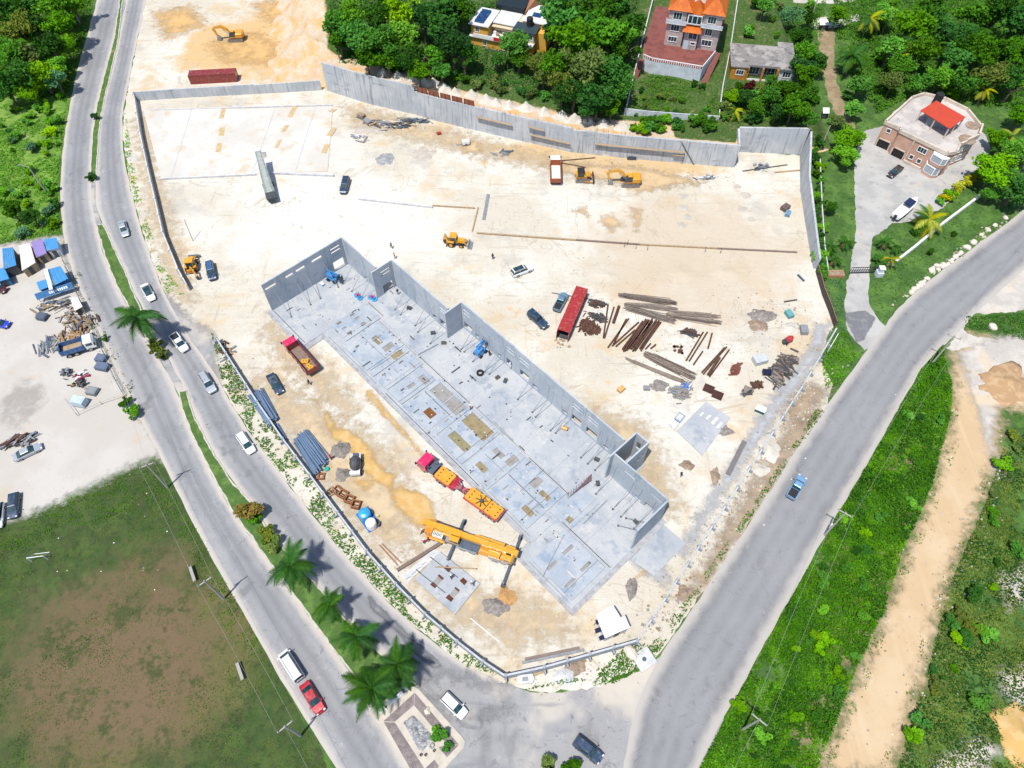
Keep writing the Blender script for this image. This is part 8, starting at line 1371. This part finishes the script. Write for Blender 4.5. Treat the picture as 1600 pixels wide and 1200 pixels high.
undergrowth([(-80,860),(0,830),(160,765),(240,730),(300,820),(385,970),(480,1140),(520,1215),(-80,1215)],7,.16,.08,'olive','short patchy grass across the playing field',.5,.16,71,'grass'); undergrowth([(-80,860),(0,830),(160,765),(240,730),(300,820),(385,970),(480,1140),(520,1215),(-80,1215)],8,.17,.1,'deep','darker grass clumps across the playing field',.58,.14,72,'grass')
for k, q in enumerate(([(1495,590),(1480,690),(1448,790),(1400,905),(1345,1040),(1290,1160),(1268,1200),(1300,1200),(1360,1060),(1412,915),(1462,800),(1500,690)],[(1560,700),(1535,780),(1495,880),(1460,1000),(1420,1120),(1395,1200),(1375,1200),(1405,1100),(1445,985),(1480,880),(1520,780)])): undergrowth(q,9,.26,.35,('mid','olive')[k],('weeds creeping over the left edge of the dirt track','weeds creeping over the right edge of the dirt track')[k],.58,.5,80+k,'weeds')
# ---- rubble and stones strewn over the yard and its verges
RUB = MB(); rgr = random.Random(9)
def strew(px, n, sp, smin, smax):
    A, _ = resample([G(*p) for p in px], 60)
    for k in range(n):
        i = rgr.randrange(60); x, y = A[i][0]+rgr.gauss(0,sp), A[i][1]+rgr.gauss(0,sp); s = smin+(smax-smin)*rgr.random()**3; a = rgr.uniform(0,3.1); c, d = math.cos(a)*s, math.sin(a)*s
        RUB.hexa([(x+c,y+d,0),(x-d,y+c,0),(x-c,y-d,0),(x+d,y-c,0)],[(x+c*.6,y+d*.5,s*.7),(x-d*.5,y+c*.6,s*.8),(x-c*.6,y-d*.6,s*.6),(x+d*.6,y-c*.5,s*.75)],rgr.choice((0,0,0,1,2)))
for q, n, sp, a, b in (([(1005,1005),(1052,940),(1102,862),(1162,770),(1222,685),(1275,612)],900,1.5,.06,.34),([(800,1068),(900,1058),(1000,1030)],260,1.6,.05,.25),([(1030,930),(1090,845),(1150,752),(1200,672),(1240,610)],420,1.6,.05,.28),([(520,175),(650,195),(780,222),(900,245),(1000,262),(1140,275)],420,1.8,.06,.3),([(900,470),(1000,540),(1100,560),(1200,520)],420,6,.05,.22),([(350,560),(450,720),(560,860),(680,985),(770,1045)],420,1.3,.05,.2),([(300,300),(600,300),(900,330),(1200,330)],420,11,.05,.16),([(480,560),(640,760),(800,930),(960,960)],420,6,.05,.18),([(1150,480),(1230,500),(1270,560)],320,3.5,.07,.35),([(110,410),(160,530),(205,625)],200,1.0,.06,.3),([(1395,478),(1475,415),(1595,322)],120,.7,.08,.4),([(1480,600),(1440,800),(1360,1000),(1290,1180)],320,2.5,.06,.3),([(1560,700),(1500,870),(1440,1080)],320,2.5,.06,.3)): strew(q,n,sp,a,b)
RUB.obj('rubble', [M('rubble_pale',(.46,.42,.36),.95,.25), M('rubble_grey',(.27,.265,.255),.95,.25), M('rubble_brown',(.30,.22,.145),.95,.25)], None, kind='stuff', label='small stones and rubble strewn over yard and verges', cat='rubble')
for q in ([(1195,720),(1250,640),(1290,645),(1240,712),(1150,850),(1090,930),(1070,935),(1130,830)],[(1225,640),(1262,600),(1295,610),(1250,670)]): softsheet('verge_soil', q, M('verge_brown',(.33,.255,.18),.95,.25,.4), .042, 2.2, .5)
# ---- same-look neighbours get their order in view, so each label singles one out
def order_labels():
    from collections import defaultdict
    D = defaultdict(list); NTH = ['first','second','third','fourth','fifth','sixth','seventh','eighth','ninth','tenth','eleventh','twelfth','thirteenth','fourteenth','fifteenth','sixteenth','seventeenth','eighteenth']
    for o in SC.objects:
        if o.parent is None and 'label' in o.keys(): D[o['label']].append(o)
    for lab, L in D.items():
        if 1 < len(L) <= 18 and len(lab.split()) <= 12:
            def px(o):
                v = o.location - Vector((0,0,H0)); return v.x/(v.y*SA - v.z*CA)
            for k, o in enumerate(sorted(L, key=px)): o['label'] = lab + ', ' + ('leftmost' if k == 0 else 'rightmost' if k == len(L)-1 else NTH[k] + ' from left')
order_labels()
